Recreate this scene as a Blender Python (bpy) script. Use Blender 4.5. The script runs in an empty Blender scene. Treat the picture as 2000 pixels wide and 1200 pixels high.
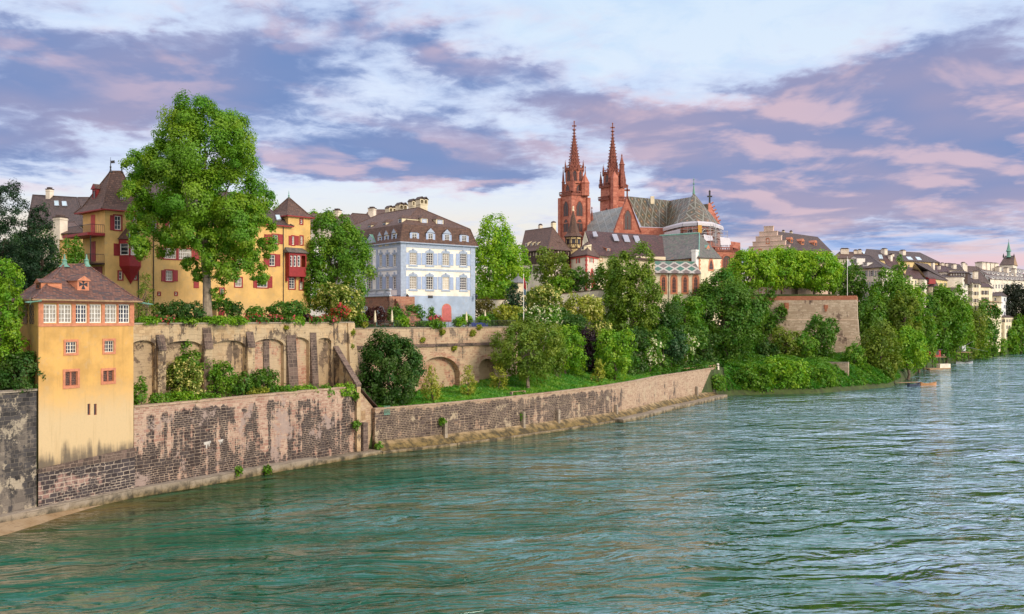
import bpy, bmesh, math, random
import numpy as np
from mathutils import Vector, Matrix
R = math.radians
scene = bpy.context.scene
COL = scene.collection

# ------------------------------------------------------------------ camera
EYE, FOC = 18.0, 1800.0            # eye height over the river, focal length in photo pixels (photo 2000 px wide)
cam = bpy.data.cameras.new('camera'); cam_o = bpy.data.objects.new('camera', cam); COL.objects.link(cam_o)
cam_o.location = (0, 0, EYE); cam_o.rotation_euler = (R(90), 0, 0)
cam.sensor_width = 36.0; cam.lens = 36.0 * FOC / 2000.0
cam.shift_y = 22.0 / 2000.0
cam.clip_start = 0.5; cam.clip_end = 20000
scene.camera = cam_o
scene.view_settings.view_transform = 'Standard'
scene.view_settings.look = 'None'
scene.view_settings.exposure = 0.05
scene.view_settings.gamma = 1.0
scene.view_settings.use_curve_mapping = False
scene.render.film_transparent = False

# ------------------------------------------------------------------ node helper
class NT:
    def __init__(self, tree):
        self.t = tree; self.n = tree.nodes; self.l = tree.links
    def new(self, typ, **kw):
        n = self.n.new(typ)
        for k, v in kw.items(): setattr(n, k, v)
        return n
    def put(self, sock, v):
        if hasattr(v, 'is_output'): self.l.new(v, sock)
        else:
            try: sock.default_value = v
            except Exception:
                sock.default_value = (v, v, v) if not hasattr(v, '__len__') else tuple(v) + (1.0,)
    def m(self, op, a, b=None, c=None, clamp=False):
        n = self.new('ShaderNodeMath', operation=op); n.use_clamp = clamp
        for i, v in enumerate((a, b, c)):
            if v is not None: self.put(n.inputs[i], v)
        return n.outputs[0]
    def add(self, *a):
        r = a[0]
        for v in a[1:]: r = self.m('ADD', r, v)
        return r
    def mul(self, *a):
        r = a[0]
        for v in a[1:]: r = self.m('MULTIPLY', r, v)
        return r
    def sub(self, a, b): return self.m('SUBTRACT', a, b)
    def ramp(self, v, lo, hi, a=0.0, b=1.0, smooth=True):
        n = self.new('ShaderNodeMapRange'); n.interpolation_type = 'SMOOTHSTEP' if smooth else 'LINEAR'
        for i, x in enumerate((v, lo, hi, a, b)): self.put(n.inputs[i], x)
        return n.outputs[0]
    def mix(self, f, a, b, mode='MIX'):
        n = self.new('ShaderNodeMix', data_type='RGBA', blend_type=mode); n.clamp_factor = True
        self.put(n.inputs[0], f)
        for i, v in ((6, a), (7, b)):
            if hasattr(v, 'is_output'): self.l.new(v, n.inputs[i])
            else: n.inputs[i].default_value = (v[0], v[1], v[2], 1)
        return n.outputs[2]
    def xyz(self, v):
        n = self.new('ShaderNodeSeparateXYZ'); self.put(n.inputs[0], v); return n.outputs
    def vec(self, x, y, z=0.0):
        n = self.new('ShaderNodeCombineXYZ')
        for i, v in enumerate((x, y, z)): self.put(n.inputs[i], v)
        return n.outputs[0]
    def vmul(self, v, s):
        n = self.new('ShaderNodeVectorMath', operation='MULTIPLY'); self.put(n.inputs[0], v); n.inputs[1].default_value = s
        return n.outputs[0]
    def vadd(self, v, s):
        n = self.new('ShaderNodeVectorMath', operation='ADD'); self.put(n.inputs[0], v)
        if hasattr(s, 'is_output'): self.l.new(s, n.inputs[1])
        else: n.inputs[1].default_value = s
        return n.outputs[0]
    def noise(self, v, scale, detail=5, rough=0.55, dist=0.0, col=False):
        n = self.new('ShaderNodeTexNoise')
        if v is not None: self.put(n.inputs['Vector'], v)
        n.inputs['Scale'].default_value = scale; n.inputs['Detail'].default_value = detail
        n.inputs['Roughness'].default_value = rough; n.inputs['Distortion'].default_value = dist
        return n.outputs['Color' if col else 'Fac']

# ------------------------------------------------------------------ sky
SUN_EL, SUN_AZ = R(24), R(128)     # azimuth clockwise from +Y (view direction): low, behind the camera to the right
w = bpy.data.worlds.new('World'); scene.world = w; w.use_nodes = True
g = NT(w.node_tree)
for n in list(g.n): g.n.remove(n)
def sky():
    out = g.new('ShaderNodeOutputWorld'); bg = g.new('ShaderNodeBackground')
    g.l.new(bg.outputs[0], out.inputs[0])
    S = 0.1; bg.inputs[1].default_value = S
    nish = g.new('ShaderNodeTexSky', sky_type='NISHITA'); nish.sun_disc = False
    nish.sun_elevation = SUN_EL; nish.sun_rotation = SUN_AZ
    nish.air_density = 1.0; nish.dust_density = 1.5; nish.ozone_density = 2.0; nish.altitude = 250
    tc = g.new('ShaderNodeTexCoord').outputs['Generated']
    x, y, z = g.xyz(tc)
    zp = g.m('MAXIMUM', z, 0.0)
    k = g.m('DIVIDE', 1.0, g.add(zp, 0.15))
    P = g.vec(g.mul(x, k), g.mul(y, k), 3.7)
    az0 = g.m('ARCTAN2', x, y); el0 = g.m('ARCSINE', z)
    wn = g.noise(P, 1.25, 4, 0.6, col=True)
    wr, wg_, wb = g.xyz(wn)
    vr, vg, vb = g.xyz(g.noise(P, 5.0, 5, 0.6, col=True))
    az = g.add(az0, g.mul(g.sub(wr, 0.5), 0.17), g.mul(g.sub(vr, 0.5), 0.10))
    el = g.add(el0, g.mul(g.sub(wg_, 0.5), 0.08), g.mul(g.sub(vg, 0.5), 0.06))
    def blob(px, py, rx, ry, rot=0, wt=1.0, AZ=az, EL=el):
        a = math.atan((px - 1000) / 1800); e = math.atan((622 - py) / 1800 * math.cos(a))
        c, s = math.cos(R(rot)), math.sin(R(rot))
        dx = g.sub(AZ, a); dy = g.sub(EL, e)
        u = g.mul(g.add(g.mul(dx, c), g.mul(dy, s)), 1800 / rx)
        v = g.mul(g.sub(g.mul(dy, c), g.mul(dx, s)), 1800 / ry)
        q = g.add(g.mul(u, u), g.mul(v, v))
        return g.mul(g.m('EXPONENT', g.mul(q, -0.7)), wt)
    blobs = [(230, 140, 340, 80, -4, 1.45), (60, 200, 230, 50, 0, 1.1), (500, 140, 120, 60, -20, .55),
             (30, 290, 110, 28, -8, .8), (60, 345, 130, 26, -4, .7), (700, 50, 200, 60, -18, .75), (820, 115, 130, 30, -40, .5),
             (960, 160, 190, 34, -14, .9), (1240, 222, 200, 45, -14, 1.05), (640, 300, 210, 55, -6, .85),
             (880, 268, 230, 34, -8, .8), (960, 335, 220, 40, -3, .75), (760, 330, 200, 40, 0, .5), (1650, 235, 330, 80, 8, 1.3),
             (1880, 240, 230, 110, 0, .9), (1560, 320, 260, 60, 4, .8), (1830, 330, 260, 60, 0, .85), (1860, 90, 230, 34, 12, .95),
             (1650, 425, 420, 55, 0, .95), (1480, 385, 130, 60, 0, .4), (1300, 310, 120, 45, 0, .45),
             (170, 40, 260, 28, 0, .35), (520, 20, 120, 30, 0, .35),
             (1430, 90, 270, 75, 0, -.45), (1080, 70, 170, 60, 0, -.3), (330, 265, 190, 40, 0, -.5), (130, 20, 190, 16, 0, -.5), (560, 205, 110, 40, 0, -.55),
             (1120, 330, 80, 50, 0, -.3), (1210, 330, 100, 55, 0, -.35), (680, 395, 360, 34, 0, -1.0), (1130, 395, 130, 36, 0, -.7), (640, 200, 80, 30, 0, -.3)]
    cov = 0.06
    for b in blobs: cov = g.add(cov, blob(*b))
    # ragged cloud detail on the plane of the cloud layer
    def fb(v): return g.add(g.mul(g.noise(v, 2.7, 7, 0.60, 0.2), .50), g.mul(g.noise(v, 8.0, 7, 0.58, 0.35), .50))
    f = fb(P)
    front = g.ramp(y, -0.1, 0.3)
    high = g.ramp(z, 0.32, 0.40)  # overhead zone: sky and clouds here are brightened for the river to mirror
    base = g.mix(high, (0, 0, 0), (1, 1, 1))
    bsep = g.xyz(base)[0]
    cov = g.add(cov, g.mul(g.sub(1.0, front), 0.25), g.mul(bsep, 0.22))
    d = g.add(cov, g.mul(g.sub(f, 0.5), 4.6))
    dens = g.ramp(d, -0.25, 1.0, smooth=False)
    thick = g.ramp(d, 0.15, 1.5)
    fl = g.noise(P, 2.4, 5, .55, .3); fl2 = g.noise(g.vadd(P, (.05, -.11, 0)), 2.4, 5, .55, .3)
    lit = g.ramp(g.add(g.sub(fl, fl2), g.mul(g.sub(f, .5), .12)), -0.04, 0.13)
    n2 = g.noise(P, 1.1, 3, 0.5)
    # clear sky colours (thin bright veil over the blue)
    low = g.ramp(el0, 0.02, 0.17)
    right = g.ramp(az0, 0.10, 0.30)
    lowc = g.mix(right, (1.0, .83, .58), (.44, .55, .86))
    clear = g.mix(low, lowc, (.78, .87, 1.0))
    clear = g.mix(g.ramp(el0, .18, .36), clear, (.70, .84, 1.0))
    wisp = g.ramp(g.noise(g.vec(g.mul(x, k), g.mul(y, k), 9.1), 4.0, 8, .62, .6), .40, .64)
    clear = g.mix(g.mul(wisp, g.ramp(el0, .10, .22), .6), clear, (.54, .73, .98))
    clear = g.mix(g.mul(high, .8), clear, (1.45, 1.70, 2.10))
    # mauve clouds with pink lit edges
    body = g.mix(g.ramp(n2, .35, .65), (.16, .25, .52), (.35, .315, .49))
    cl = g.mix(thick, (.64, .72, .97), body)
    pinkw = g.mul(lit, g.ramp(g.noise(P, .9, 2), .30, .52))
    cl = g.mix(g.mul(pinkw, .55), cl, (.94, .63, .64))
    cl = g.mix(g.mul(high, .65), cl, (1.7, 1.40, 1.55))
    # warm streak and blue bands close to the horizon
    st = g.noise(g.vec(g.mul(az0, 5), g.mul(el0, 46), 1.3), 1.4, 6, .6)
    c = g.mix(g.mul(dens, .95), clear, cl)
    lowband = g.mul(g.ramp(el0, .125, .06), g.ramp(st, .40, .62), .8)
    c = g.mix(lowband, c, g.mix(right, (1.0, .79, .57), (.88, .63, .62)))
    lowblue = g.mul(g.ramp(el0, .12, .05), g.ramp(st, .52, .36), g.ramp(az0, .16, .30), .85)
    c = g.mix(lowblue, c, (.17, .33, .72))
    pb = blob(1900, 512, 330, 9, 0, .9, az0, el0)
    c = g.mix(pb, c, (.86, .60, .66))
    # sky behind the camera: unseen glow added as soft fill on the facades
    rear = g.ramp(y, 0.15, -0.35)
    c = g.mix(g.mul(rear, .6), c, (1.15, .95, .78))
    c = g.vmul(c, (1 / S, 1 / S, 1 / S))
    c = g.mix(0.93, nish.outputs[0], c)
    below = g.ramp(z, -0.02, -0.08)
    c = g.mix(below, c, (.8, .9, .8))
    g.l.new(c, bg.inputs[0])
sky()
scene.world.cycles.sampling_method = 'MANUAL'; scene.world.cycles.sample_map_resolution = 512

# ------------------------------------------------------------------ sun
sl = bpy.data.lights.new('sun', 'SUN'); sun = bpy.data.objects.new('sun', sl); COL.objects.link(sun)
sl.energy = 2.5; sl.angle = R(16); sl.color = (1.0, .87, .68)
sdir = Vector((math.sin(SUN_AZ) * math.cos(SUN_EL), math.cos(SUN_AZ) * math.cos(SUN_EL), math.sin(SUN_EL)))
sun.rotation_euler = sdir.to_track_quat('Z', 'Y').to_euler()
sun.location = (60, -60, 80)

# ------------------------------------------------------------------ geometry helpers
def X(px, D): return (px - 1000.0) / FOC * D
def Z(py, D): return EYE + (622.0 - py) / FOC * D
def P2(px, D): return Vector((X(px, D), D))
def P3(px, py, D): return Vector((X(px, D), D, Z(py, D)))
def V2(v): return Vector((v[0], v[1]))
def V3(v, z): return Vector((v[0], v[1], z))

class MB:
    """collects faces (with UVs in metres) and links them as one mesh object"""
    def __init__(self): self.v = []; self.f = []; self.uv = []; self.mi = []; self.mats = []
    def mat(self, m):
        if m not in self.mats: self.mats.append(m)
        return self.mats.index(m)
    def face(self, pts, m=None, uv=None):
        pts = [Vector(p) for p in pts]; n = Vector((0, 0, 0))
        for i in range(len(pts)):
            a, b = pts[i], pts[(i + 1) % len(pts)]
            n += Vector(((a.y - b.y) * (a.z + b.z), (a.z - b.z) * (a.x + b.x), (a.x - b.x) * (a.y + b.y)))
        if n.length < 1e-9: return
        n.normalize(); i0 = len(self.v)
        if uv is None:
            h = Vector((0, 0, 1)).cross(n)
            h = Vector((1, 0, 0)) if h.length < 1e-3 else h.normalized()
            k = n.cross(h)
            uv = [(p.dot(h), p.dot(k)) for p in pts]
        self.v += [tuple(p) for p in pts]; self.f.append(tuple(range(i0, i0 + len(pts)))); self.uv += uv
        self.mi.append(0 if m is None else self.mat(m))
    def prism(self, poly, z0, z1, m=None, top=True, bottom=False, ztop=None):
        """poly: counter-clockwise xy list seen from above"""
        n = len(poly); zt = ztop or [z1] * n
        for i in range(n):
            j = (i + 1) % n
            self.face([V3(poly[i], z0), V3(poly[j], z0), V3(poly[j], zt[j]), V3(poly[i], zt[i])], m)
        if top: self.face([V3(p, z) for p, z in zip(poly, zt)], m)
        if bottom: self.face([V3(p, z0) for p in reversed(poly)], m)
    def box(self, a, b, t, z0, z1, m=None, side=0.0):
        """wall-like box from xy a to xy b, thickness t centred (side=0) or pushed inward(+1)/outward(-1)"""
        a, b = V2(a), V2(b); d = (b - a).normalized(); n = Vector((-d.y, d.x))
        o0 = n * (-t / 2 + side * t / 2); o1 = n * (t / 2 + side * t / 2)
        self.prism([a + o0, b + o0, b + o1, a + o1], z0, z1, m, True, True)
    def cube(self, c, sx, sy, sz, m=None, rot=0.0):
        """c = base centre"""
        cr, sr = math.cos(rot), math.sin(rot)
        q = [(-sx/2, -sy/2), (sx/2, -sy/2), (sx/2, sy/2), (-sx/2, sy/2)]
        self.prism([(c[0] + x*cr - y*sr, c[1] + x*sr + y*cr) for x, y in q], c[2], c[2] + sz, m, True, True)
    def tube(self, p, q, r0, r1=None, n=6, m=None, caps=True):
        p, q = Vector(p), Vector(q); r1 = r0 if r1 is None else r1
        ax = (q - p).normalized(); u = ax.orthogonal().normalized(); v = ax.cross(u)
        A = [p + (u*math.cos(2*math.pi*i/n) + v*math.sin(2*math.pi*i/n))*r0 for i in range(n)]
        B = [q + (u*math.cos(2*math.pi*i/n) + v*math.sin(2*math.pi*i/n))*r1 for i in range(n)]
        for i in range(n):
            j = (i+1) % n
            if r1 > 1e-4: self.face([A[i], A[j], B[j], B[i]], m)
            else: self.face([A[i], A[j], q], m)
        if caps:
            self.face(list(reversed(A)), m)
            if r1 > 1e-4: self.face(B, m)
    def lathe(self, c, prof, n=8, m=None, rot=0.0, sx=1, sy=1):
        c = Vector(c)
        rings = [[c + Vector((r*sx*math.cos(rot+2*math.pi*i/n), r*sy*math.sin(rot+2*math.pi*i/n), z)) for i in range(n)] for r, z in prof]
        for k in range(len(rings)-1):
            for i in range(n):
                j = (i+1) % n; a, b = rings[k], rings[k+1]
                if prof[k+1][0] < 1e-4: self.face([a[i], a[j], b[i]], m)
                elif prof[k][0] < 1e-4: self.face([a[i], b[j], b[i]], m)
                else: self.face([a[i], a[j], b[j], b[i]], m)
        if prof[-1][0] > 1e-4: self.face(rings[-1], m)
    def build(self, name, mat=None, parent=None, smooth=False, origin=None):
        me = bpy.data.meshes.new(name)
        o = bpy.data.objects.new(name, me); COL.objects.link(o)
        off = Vector((0, 0, 0))
        if parent is not None:
            o.parent = parent; pp = parent; off = Vector((0, 0, 0))
            while pp is not None: off += Vector(pp.location); pp = pp.parent
        elif origin is not None:
            off = Vector(origin); o.location = off
        va = np.array(self.v, dtype=np.float64).reshape(-1, 3) - np.array(off)
        me.from_pydata(va.tolist(), [], self.f)
        ul = me.uv_layers.new(name='UVMap')
        ul.data.foreach_set('uv', np.array(self.uv, dtype=np.float32).ravel())
        ms = self.mats if self.mats else [mat]
        if mat is not None and self.mats:
            pass
        for mm in ms: me.materials.append(mm)
        if len(ms) > 1: me.polygons.foreach_set('material_index', self.mi)
        if smooth:
            bm = bmesh.new(); bm.from_mesh(me); bmesh.ops.remove_doubles(bm, verts=bm.verts, dist=1e-4); bm.to_mesh(me); bm.free()
            me.polygons.foreach_set('use_smooth', [True]*len(me.polygons))
        me.update()
        return o

def tag(o, label=None, cat=None, group=None, kind=None):
    if label: o['label'] = label
    if cat: o['category'] = cat
    if group: o['group'] = group
    if kind: o['kind'] = kind
    return o
def thing(name, label, cat, loc, group=None):
    o = bpy.data.objects.new(name, None); COL.objects.link(o); o.location = loc; o.empty_display_size = .3
    return tag(o, label, cat, group, 'thing')

# ------------------------------------------------------------------ materials
MATS = {}
def new_mat(name):
    m = bpy.data.materials.new(name); m.use_nodes = True
    t = NT(m.node_tree); b = t.n['Principled BSDF']
    return m, t, b
def bump(t, b, h, strength=.4, dist=.05):
    n = t.new('ShaderNodeBump'); n.inputs['Strength'].default_value = strength; n.inputs['Distance'].default_value = dist
    t.l.new(h, n.inputs['Height']); t.l.new(n.outputs[0], b.inputs['Normal'])
def sc(c, k): return tuple(min(1, x * k) for x in c)
def flat(name, c, rough=.6, var=.12, scale=3.0, metal=0.0, bmp=0.0):
    m, t, b = new_mat(name)
    p = t.new('ShaderNodeNewGeometry').outputs['Position']
    f = t.noise(p, scale, 5)
    t.l.new(t.mix(t.ramp(f, .3, .7), sc(c, 1 - var), sc(c, 1 + var)), b.inputs['Base Color'])
    b.inputs['Roughness'].default_value = rough; b.inputs['Metallic'].default_value = metal
    if bmp: bump(t, b, f, bmp)
    return m
def plaster(name, c, dirt=.35, c2=None, zlo=None, zhi=None, stain=None):
    """rendered wall: patchy tone, fine grain, rain streaks; c2 takes over below zhi..zlo (weathered base)"""
    m, t, b = new_mat(name)
    p = t.new('ShaderNodeNewGeometry').outputs['Position']
    uv = t.new('ShaderNodeTexCoord').outputs['UV']
    f = t.noise(p, .45, 6, .6); gnz = t.noise(p, 5, 4, .6)
    streak = t.noise(t.vmul(uv, (1.6, .09, 1)), 1.0, 6, .65)
    col = t.mix(t.ramp(f, .3, .7), sc(c, .80), sc(c, 1.10))
    f2 = t.noise(p, 1.3, 6, .7)
    col = t.mix(t.mul(t.ramp(f2, .52, .66), .30), col, t.mix(.5, sc(c, .7), (.55, .48, .38)))
    z = t.xyz(p)[2]
    if c2 is not None:
        k = t.ramp(t.add(z, t.mul(t.sub(f, .5), 3.0)), zlo, zhi)
        col = t.mix(k, t.mix(gnz, sc(c2, .85), sc(c2, 1.12)), col)
    if stain is not None:      # dark weathering with its own ragged edge low on the wall
        s0, s1 = stain
        k = t.ramp(t.add(z, t.mul(t.sub(streak, .5), 5.0), t.mul(t.sub(f, .5), 3.0)), s1, s0)
        col = t.mix(t.mul(k, .85), col, (.07, .06, .055))
    col = t.mix(t.mul(t.ramp(streak, .52, .80), dirt), col, sc(c, .38))
    col = t.mix(t.mul(t.ramp(gnz, .45, .75), .12), col, sc(c, .6))
    t.l.new(col, b.inputs['Base Color']); b.inputs['Roughness'].default_value = .85
    bump(t, b, gnz, .25, .03)
    return m
def masonry(name, c1, c2, mortar, bw=.55, bh=.26, stain=.55, dark=(.045, .035, .035), streaky=1.0, patch=None, seed=0.0, msize=.03, topclean=None, moss=None, sth=None, along=None):
    """coursed stone or brick with mortar, dark crusts that leave the joints pale, pale lime patches, moss at the water"""
    m, t, b = new_mat(name)
    uv = t.new('ShaderNodeTexCoord').outputs['UV']
    p = t.new('ShaderNodeNewGeometry').outputs['Position']
    wob = t.noise(uv, 1.2, 3, .5, col=True)
    n = t.new('ShaderNodeVectorMath', operation='MULTIPLY_ADD'); t.l.new(wob, n.inputs[0]); n.inputs[1].default_value = (.30, .16, 0)
    t.l.new(uv, n.inputs[2]); v = n.outputs[0]
    br = t.new('ShaderNodeTexBrick'); t.l.new(v, br.inputs['Vector'])
    br.inputs['Scale'].default_value = 1.0; br.inputs['Brick Width'].default_value = bw; br.inputs['Row Height'].default_value = bh
    br.inputs['Mortar Size'].default_value = msize; br.inputs['Mortar Smooth'].default_value = .3; br.inputs['Bias'].default_value = 0.0
    br.offset = .5; br.squash = 1.15; br.squash_frequency = 3
    br.inputs['Color1'].default_value = (0, 0, 0, 1); br.inputs['Color2'].default_value = (1, 1, 1, 1); br.inputs['Mortar'].default_value = (.5, .5, .5, 1)
    rnd = t.xyz(br.outputs['Color'])[0]; mort = br.outputs['Fac']
    b2 = t.new('ShaderNodeTexBrick'); t.l.new(t.vadd(v, (3.3, .07, 0)), b2.inputs['Vector']); b2.offset = .37; b2.squash = .8; b2.squash_frequency = 2
    for nm, vl in (('Scale', 1.0), ('Brick Width', bw * 1.7), ('Row Height', bh * 1.55), ('Mortar Size', msize), ('Mortar Smooth', .3), ('Bias', 0.0)): b2.inputs[nm].default_value = vl
    b2.inputs['Color1'].default_value = (0, 0, 0, 1); b2.inputs['Color2'].default_value = (1, 1, 1, 1); b2.inputs['Mortar'].default_value = (.5, .5, .5, 1)
    big_blocks = t.ramp(t.noise(t.vmul(uv, (.22, .5, 1)), 1.0, 4, .6), .50, .53)
    rnd = t.add(t.mul(rnd, t.sub(1.0, big_blocks)), t.mul(t.xyz(b2.outputs['Color'])[0], big_blocks)); mort = t.add(t.mul(mort, t.sub(1.0, big_blocks)), t.mul(b2.outputs['Fac'], big_blocks))
    pv = t.vadd(p, (seed, seed * .7, 0))
    big = t.noise(pv, .16, 6, .62); mid = t.noise(pv, .9, 6, .65); fine = t.noise(p, 7, 4, .6)
    stone = t.mix(t.ramp(t.add(t.mul(rnd, .7), t.mul(mid, .5)), .25, .95), c1, c2)
    stone = t.mix(t.mul(t.ramp(fine, .4, .75), .35), stone, sc(c1, .55))
    z = t.xyz(p)[2]
    st = t.noise(t.vadd(t.vmul(uv, (1.2, .065, 1)), (seed, seed, 0)), 1.0, 7, .68)
    s = t.add(t.mul(st, streaky), t.mul(big, 1.3), t.mul(t.sub(mid, .5), .7), t.mul(t.sub(rnd, .5), .12))
    if topclean is not None: s = t.sub(s, t.mul(t.ramp(z, topclean - 1.3, topclean), .6))
    if sth is not None: s = t.add(s, t.mul(t.ramp(z, sth[1], sth[0]), sth[2]))
    if along is not None: s = t.add(s, t.mul(t.ramp(t.xyz(p)[0], along[0], along[1]), along[2]))
    half = (streaky + 1.3) / 2
    k = t.ramp(s, half + .30 - stain * .5, half + .42 - stain * .5)
    stone = t.mix(t.mul(k, .93), stone, t.mix(rnd, sc(dark, .6), sc(dark, 1.9)))
    mc = t.mix(t.mul(k, t.ramp(mid, .32, .66), .72), mortar, sc(dark, 1.5))
    col = t.mix(mort, stone, mc)
    if patch is not None:      # lime wash or bare render left on the stones
        pc, lvl = patch
        kp = t.ramp(t.add(t.mul(t.noise(pv, .33, 7, .7), 1), t.mul(t.sub(fine, .5), .15)), 1 - lvl, 1 - lvl + .05)
        col = t.mix(t.mul(kp, .85), col, t.mix(mid, sc(pc, .7), sc(pc, 1.15)))
    if moss is not None:
        kz = t.mul(t.ramp(t.add(z, t.mul(t.sub(mid, .5), 2.2)), moss + .9, moss - .2), .9)
        col = t.mix(kz, col, t.mix(t.ramp(mid, .4, .6), (.035, .03, .012), (.20, .14, .04)))
    t.l.new(col, b.inputs['Base Color']); b.inputs['Roughness'].default_value = .9
    bump(t, b, t.add(t.mul(mort, -1.0), t.mul(mid, .7), t.mul(fine, .35), t.mul(rnd, .3)), .7, .05)
    return m
def tiles(name, c1, c2, tw=.35, th=.30, moss=.25, lich=.0, c3=None):
    m, t, b = new_mat(name)
    uv = t.new('ShaderNodeTexCoord').outputs['UV']; p = t.new('ShaderNodeNewGeometry').outputs['Position']
    br = t.new('ShaderNodeTexBrick'); t.l.new(uv, br.inputs['Vector'])
    br.inputs['Scale'].default_value = 1.0; br.inputs['Brick Width'].default_value = tw; br.inputs['Row Height'].default_value = th
    br.inputs['Mortar Size'].default_value = .025; br.inputs['Mortar Smooth'].default_value = .6
    br.inputs['Color1'].default_value = (0, 0, 0, 1); br.inputs['Color2'].default_value = (1, 1, 1, 1); br.inputs['Mortar'].default_value = (.3, .3, .3, 1)
    rnd = t.xyz(br.outputs['Color'])[0]
    big = t.noise(p, .35, 6, .6); fine = t.noise(p, 3, 4, .6)
    streak = t.noise(t.vmul(uv, (1.3, .12, 1)), 1.0, 5, .6)
    col = t.mix(t.ramp(t.add(t.mul(rnd, .9), t.mul(big, .5)), .2, 1.2), c1, c2)
    if c3 is not None: col = t.mix(t.ramp(t.m('FRACT', t.mul(rnd, 7.3)), .72, .8), col, c3)
    col = t.mix(t.mul(t.ramp(streak, .5, .75), moss), col, (.05, .05, .035))
    if lich: col = t.mix(t.mul(t.ramp(fine, .62, .72), lich), col, (.32, .28, .2))
    col = t.mix(t.mul(br.outputs['Fac'], .6), col, sc(c1, .4))
    t.l.new(col, b.inputs['Base Color']); b.inputs['Roughness'].default_value = .8
    v = t.xyz(uv)[1]
    saw = t.m('FRACT', t.mul(v, 1 / th))
    bump(t, b, t.add(t.mul(saw, -.8), t.mul(rnd, .4), t.mul(br.outputs['Fac'], -.4)), .8, .06)
    return m
def pattern_roof(name, pu, pv, field1, field2, line, dot, lw=.10, dots=True, patina=.4):
    """glazed tiles laid in lozenges"""
    m, t, b = new_mat(name)
    uv = t.new('ShaderNodeTexCoord').outputs['UV']; p = t.new('ShaderNodeNewGeometry').outputs['Position']
    u, v, _ = t.xyz(uv)
    a = t.add(t.mul(u, 1 / pu), t.mul(v, 1 / pv)); c = t.sub(t.mul(u, 1 / pu), t.mul(v, 1 / pv))
    fa, fc = t.m('FRACT', a), t.m('FRACT', c)
    da = t.m('ABSOLUTE', t.sub(fa, .5)); dc = t.m('ABSOLUTE', t.sub(fc, .5))
    mx = t.m('MAXIMUM', da, dc)
    par = t.m('FRACT', t.mul(t.add(t.m('FLOOR', a), t.m('FLOOR', c)), .5))
    fine = t.noise(p, 2.2, 4, .7); big = t.noise(p, .3, 4)
    col = t.mix(t.ramp(par, .2, .3), field1, field2)
    ring = t.mul(t.ramp(mx, .30, .31, smooth=False), t.ramp(mx, .37, .36, smooth=False))
    col = t.mix(t.mul(ring, .6), col, sc(field1, .5))
    ln = t.ramp(mx, .5 - lw, .5 - lw + .01, smooth=False)
    col = t.mix(ln, col, line)
    if dots: col = t.mix(t.ramp(mx, .10, .09, smooth=False), col, dot)
    col = t.mix(t.mul(t.ramp(fine, .35, .7), patina), col, sc(field1, .55))
    col = t.mix(t.mul(t.ramp(big, .45, .65), .3), col, (.10, .09, .08))
    t.l.new(col, b.inputs['Base Color']); b.inputs['Roughness'].default_value = .55
    bump(t, b, t.m('FRACT', t.mul(v, 3.0)), .4, .04)
    return m
def chevron_mat(name):
    m, t, b = new_mat(name)
    u, v, _ = t.xyz(t.new('ShaderNodeTexCoord').outputs['UV'])
    a = t.m('FRACT', t.mul(t.add(t.m('ABSOLUTE', t.sub(t.m('FRACT', t.mul(u, 1.1)), .5)), t.mul(v, 1.0)), 1.8))
    t.l.new(t.mix(t.ramp(a, .45, .55), (.02, .02, .02), (.45, .22, .10)), b.inputs['Base Color'])
    return m
def glass_mat(name, c, rough=.06):
    m, t, b = new_mat(name)
    p = t.new('ShaderNodeNewGeometry').outputs['Position']
    f = t.noise(p, .9, 3)
    t.l.new(t.mix(t.ramp(f, .35, .65), sc(c, .5), sc(c, 1.5)), b.inputs['Base Color'])
    b.inputs['Roughness'].default_value = rough; b.inputs['IOR'].default_value = 1.5
    bump(t, b, t.noise(p, 2.0, 2), .06, .02)
    return m
def leaf_mat(name='leaf', trans=.35, sheen=.25):
    """leaf: the tree's own colour (object colour), varied leaf by leaf and spray by spray"""
    m, t, b = new_mat(name)
    oc = t.new('ShaderNodeObjectInfo').outputs['Color']
    at = t.new('ShaderNodeAttribute'); at.attribute_name = 'rnd'
    r, s, _ = t.xyz(at.outputs['Vector'])
    hs = t.new('ShaderNodeHueSaturation'); t.l.new(oc, hs.inputs['Color'])
    t.put(hs.inputs['Hue'], t.add(.5, t.mul(t.sub(s, .55), -.05)))
    t.put(hs.inputs['Value'], t.add(.72, t.mul(r, .28), t.mul(s, .34)))
    hs.inputs['Saturation'].default_value = 1.0
    df = t.new('ShaderNodeBsdfDiffuse'); tr = t.new('ShaderNodeBsdfTranslucent'); gl = t.new('ShaderNodeBsdfGlossy')
    t.l.new(hs.outputs[0], df.inputs[0])
    t.l.new(t.mix(1.0, hs.outputs[0], (1.25, 1.2, .5), 'MULTIPLY'), tr.inputs[0])
    gl.inputs['Roughness'].default_value = .45; gl.inputs['Color'].default_value = (.5, .5, .5, 1)
    m1 = t.new('ShaderNodeMixShader'); m1.inputs[0].default_value = trans
    t.l.new(df.outputs[0], m1.inputs[1]); t.l.new(tr.outputs[0], m1.inputs[2])
    m2 = t.new('ShaderNodeMixShader'); m2.inputs[0].default_value = .04
    t.l.new(m1.outputs[0], m2.inputs[1]); t.l.new(gl.outputs[0], m2.inputs[2])
    t.l.new(m2.outputs[0], t.n['Material Output'].inputs[0]); t.n.remove(b)
    return m
def ground_mat(name, c1, c2, c3, scale=.5):
    m, t, b = new_mat(name)
    p = t.new('ShaderNodeNewGeometry').outputs['Position']
    f = t.noise(p, scale, 7, .65); h = t.noise(p, scale * 9, 4, .6)
    col = t.mix(t.ramp(f, .35, .65), c1, c2); col = t.mix(t.mul(t.ramp(h, .5, .7), .6), col, c3)
    t.l.new(col, b.inputs['Base Color']); b.inputs['Roughness'].default_value = .95
    bump(t, b, h, .5, .1)
    return m
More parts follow.
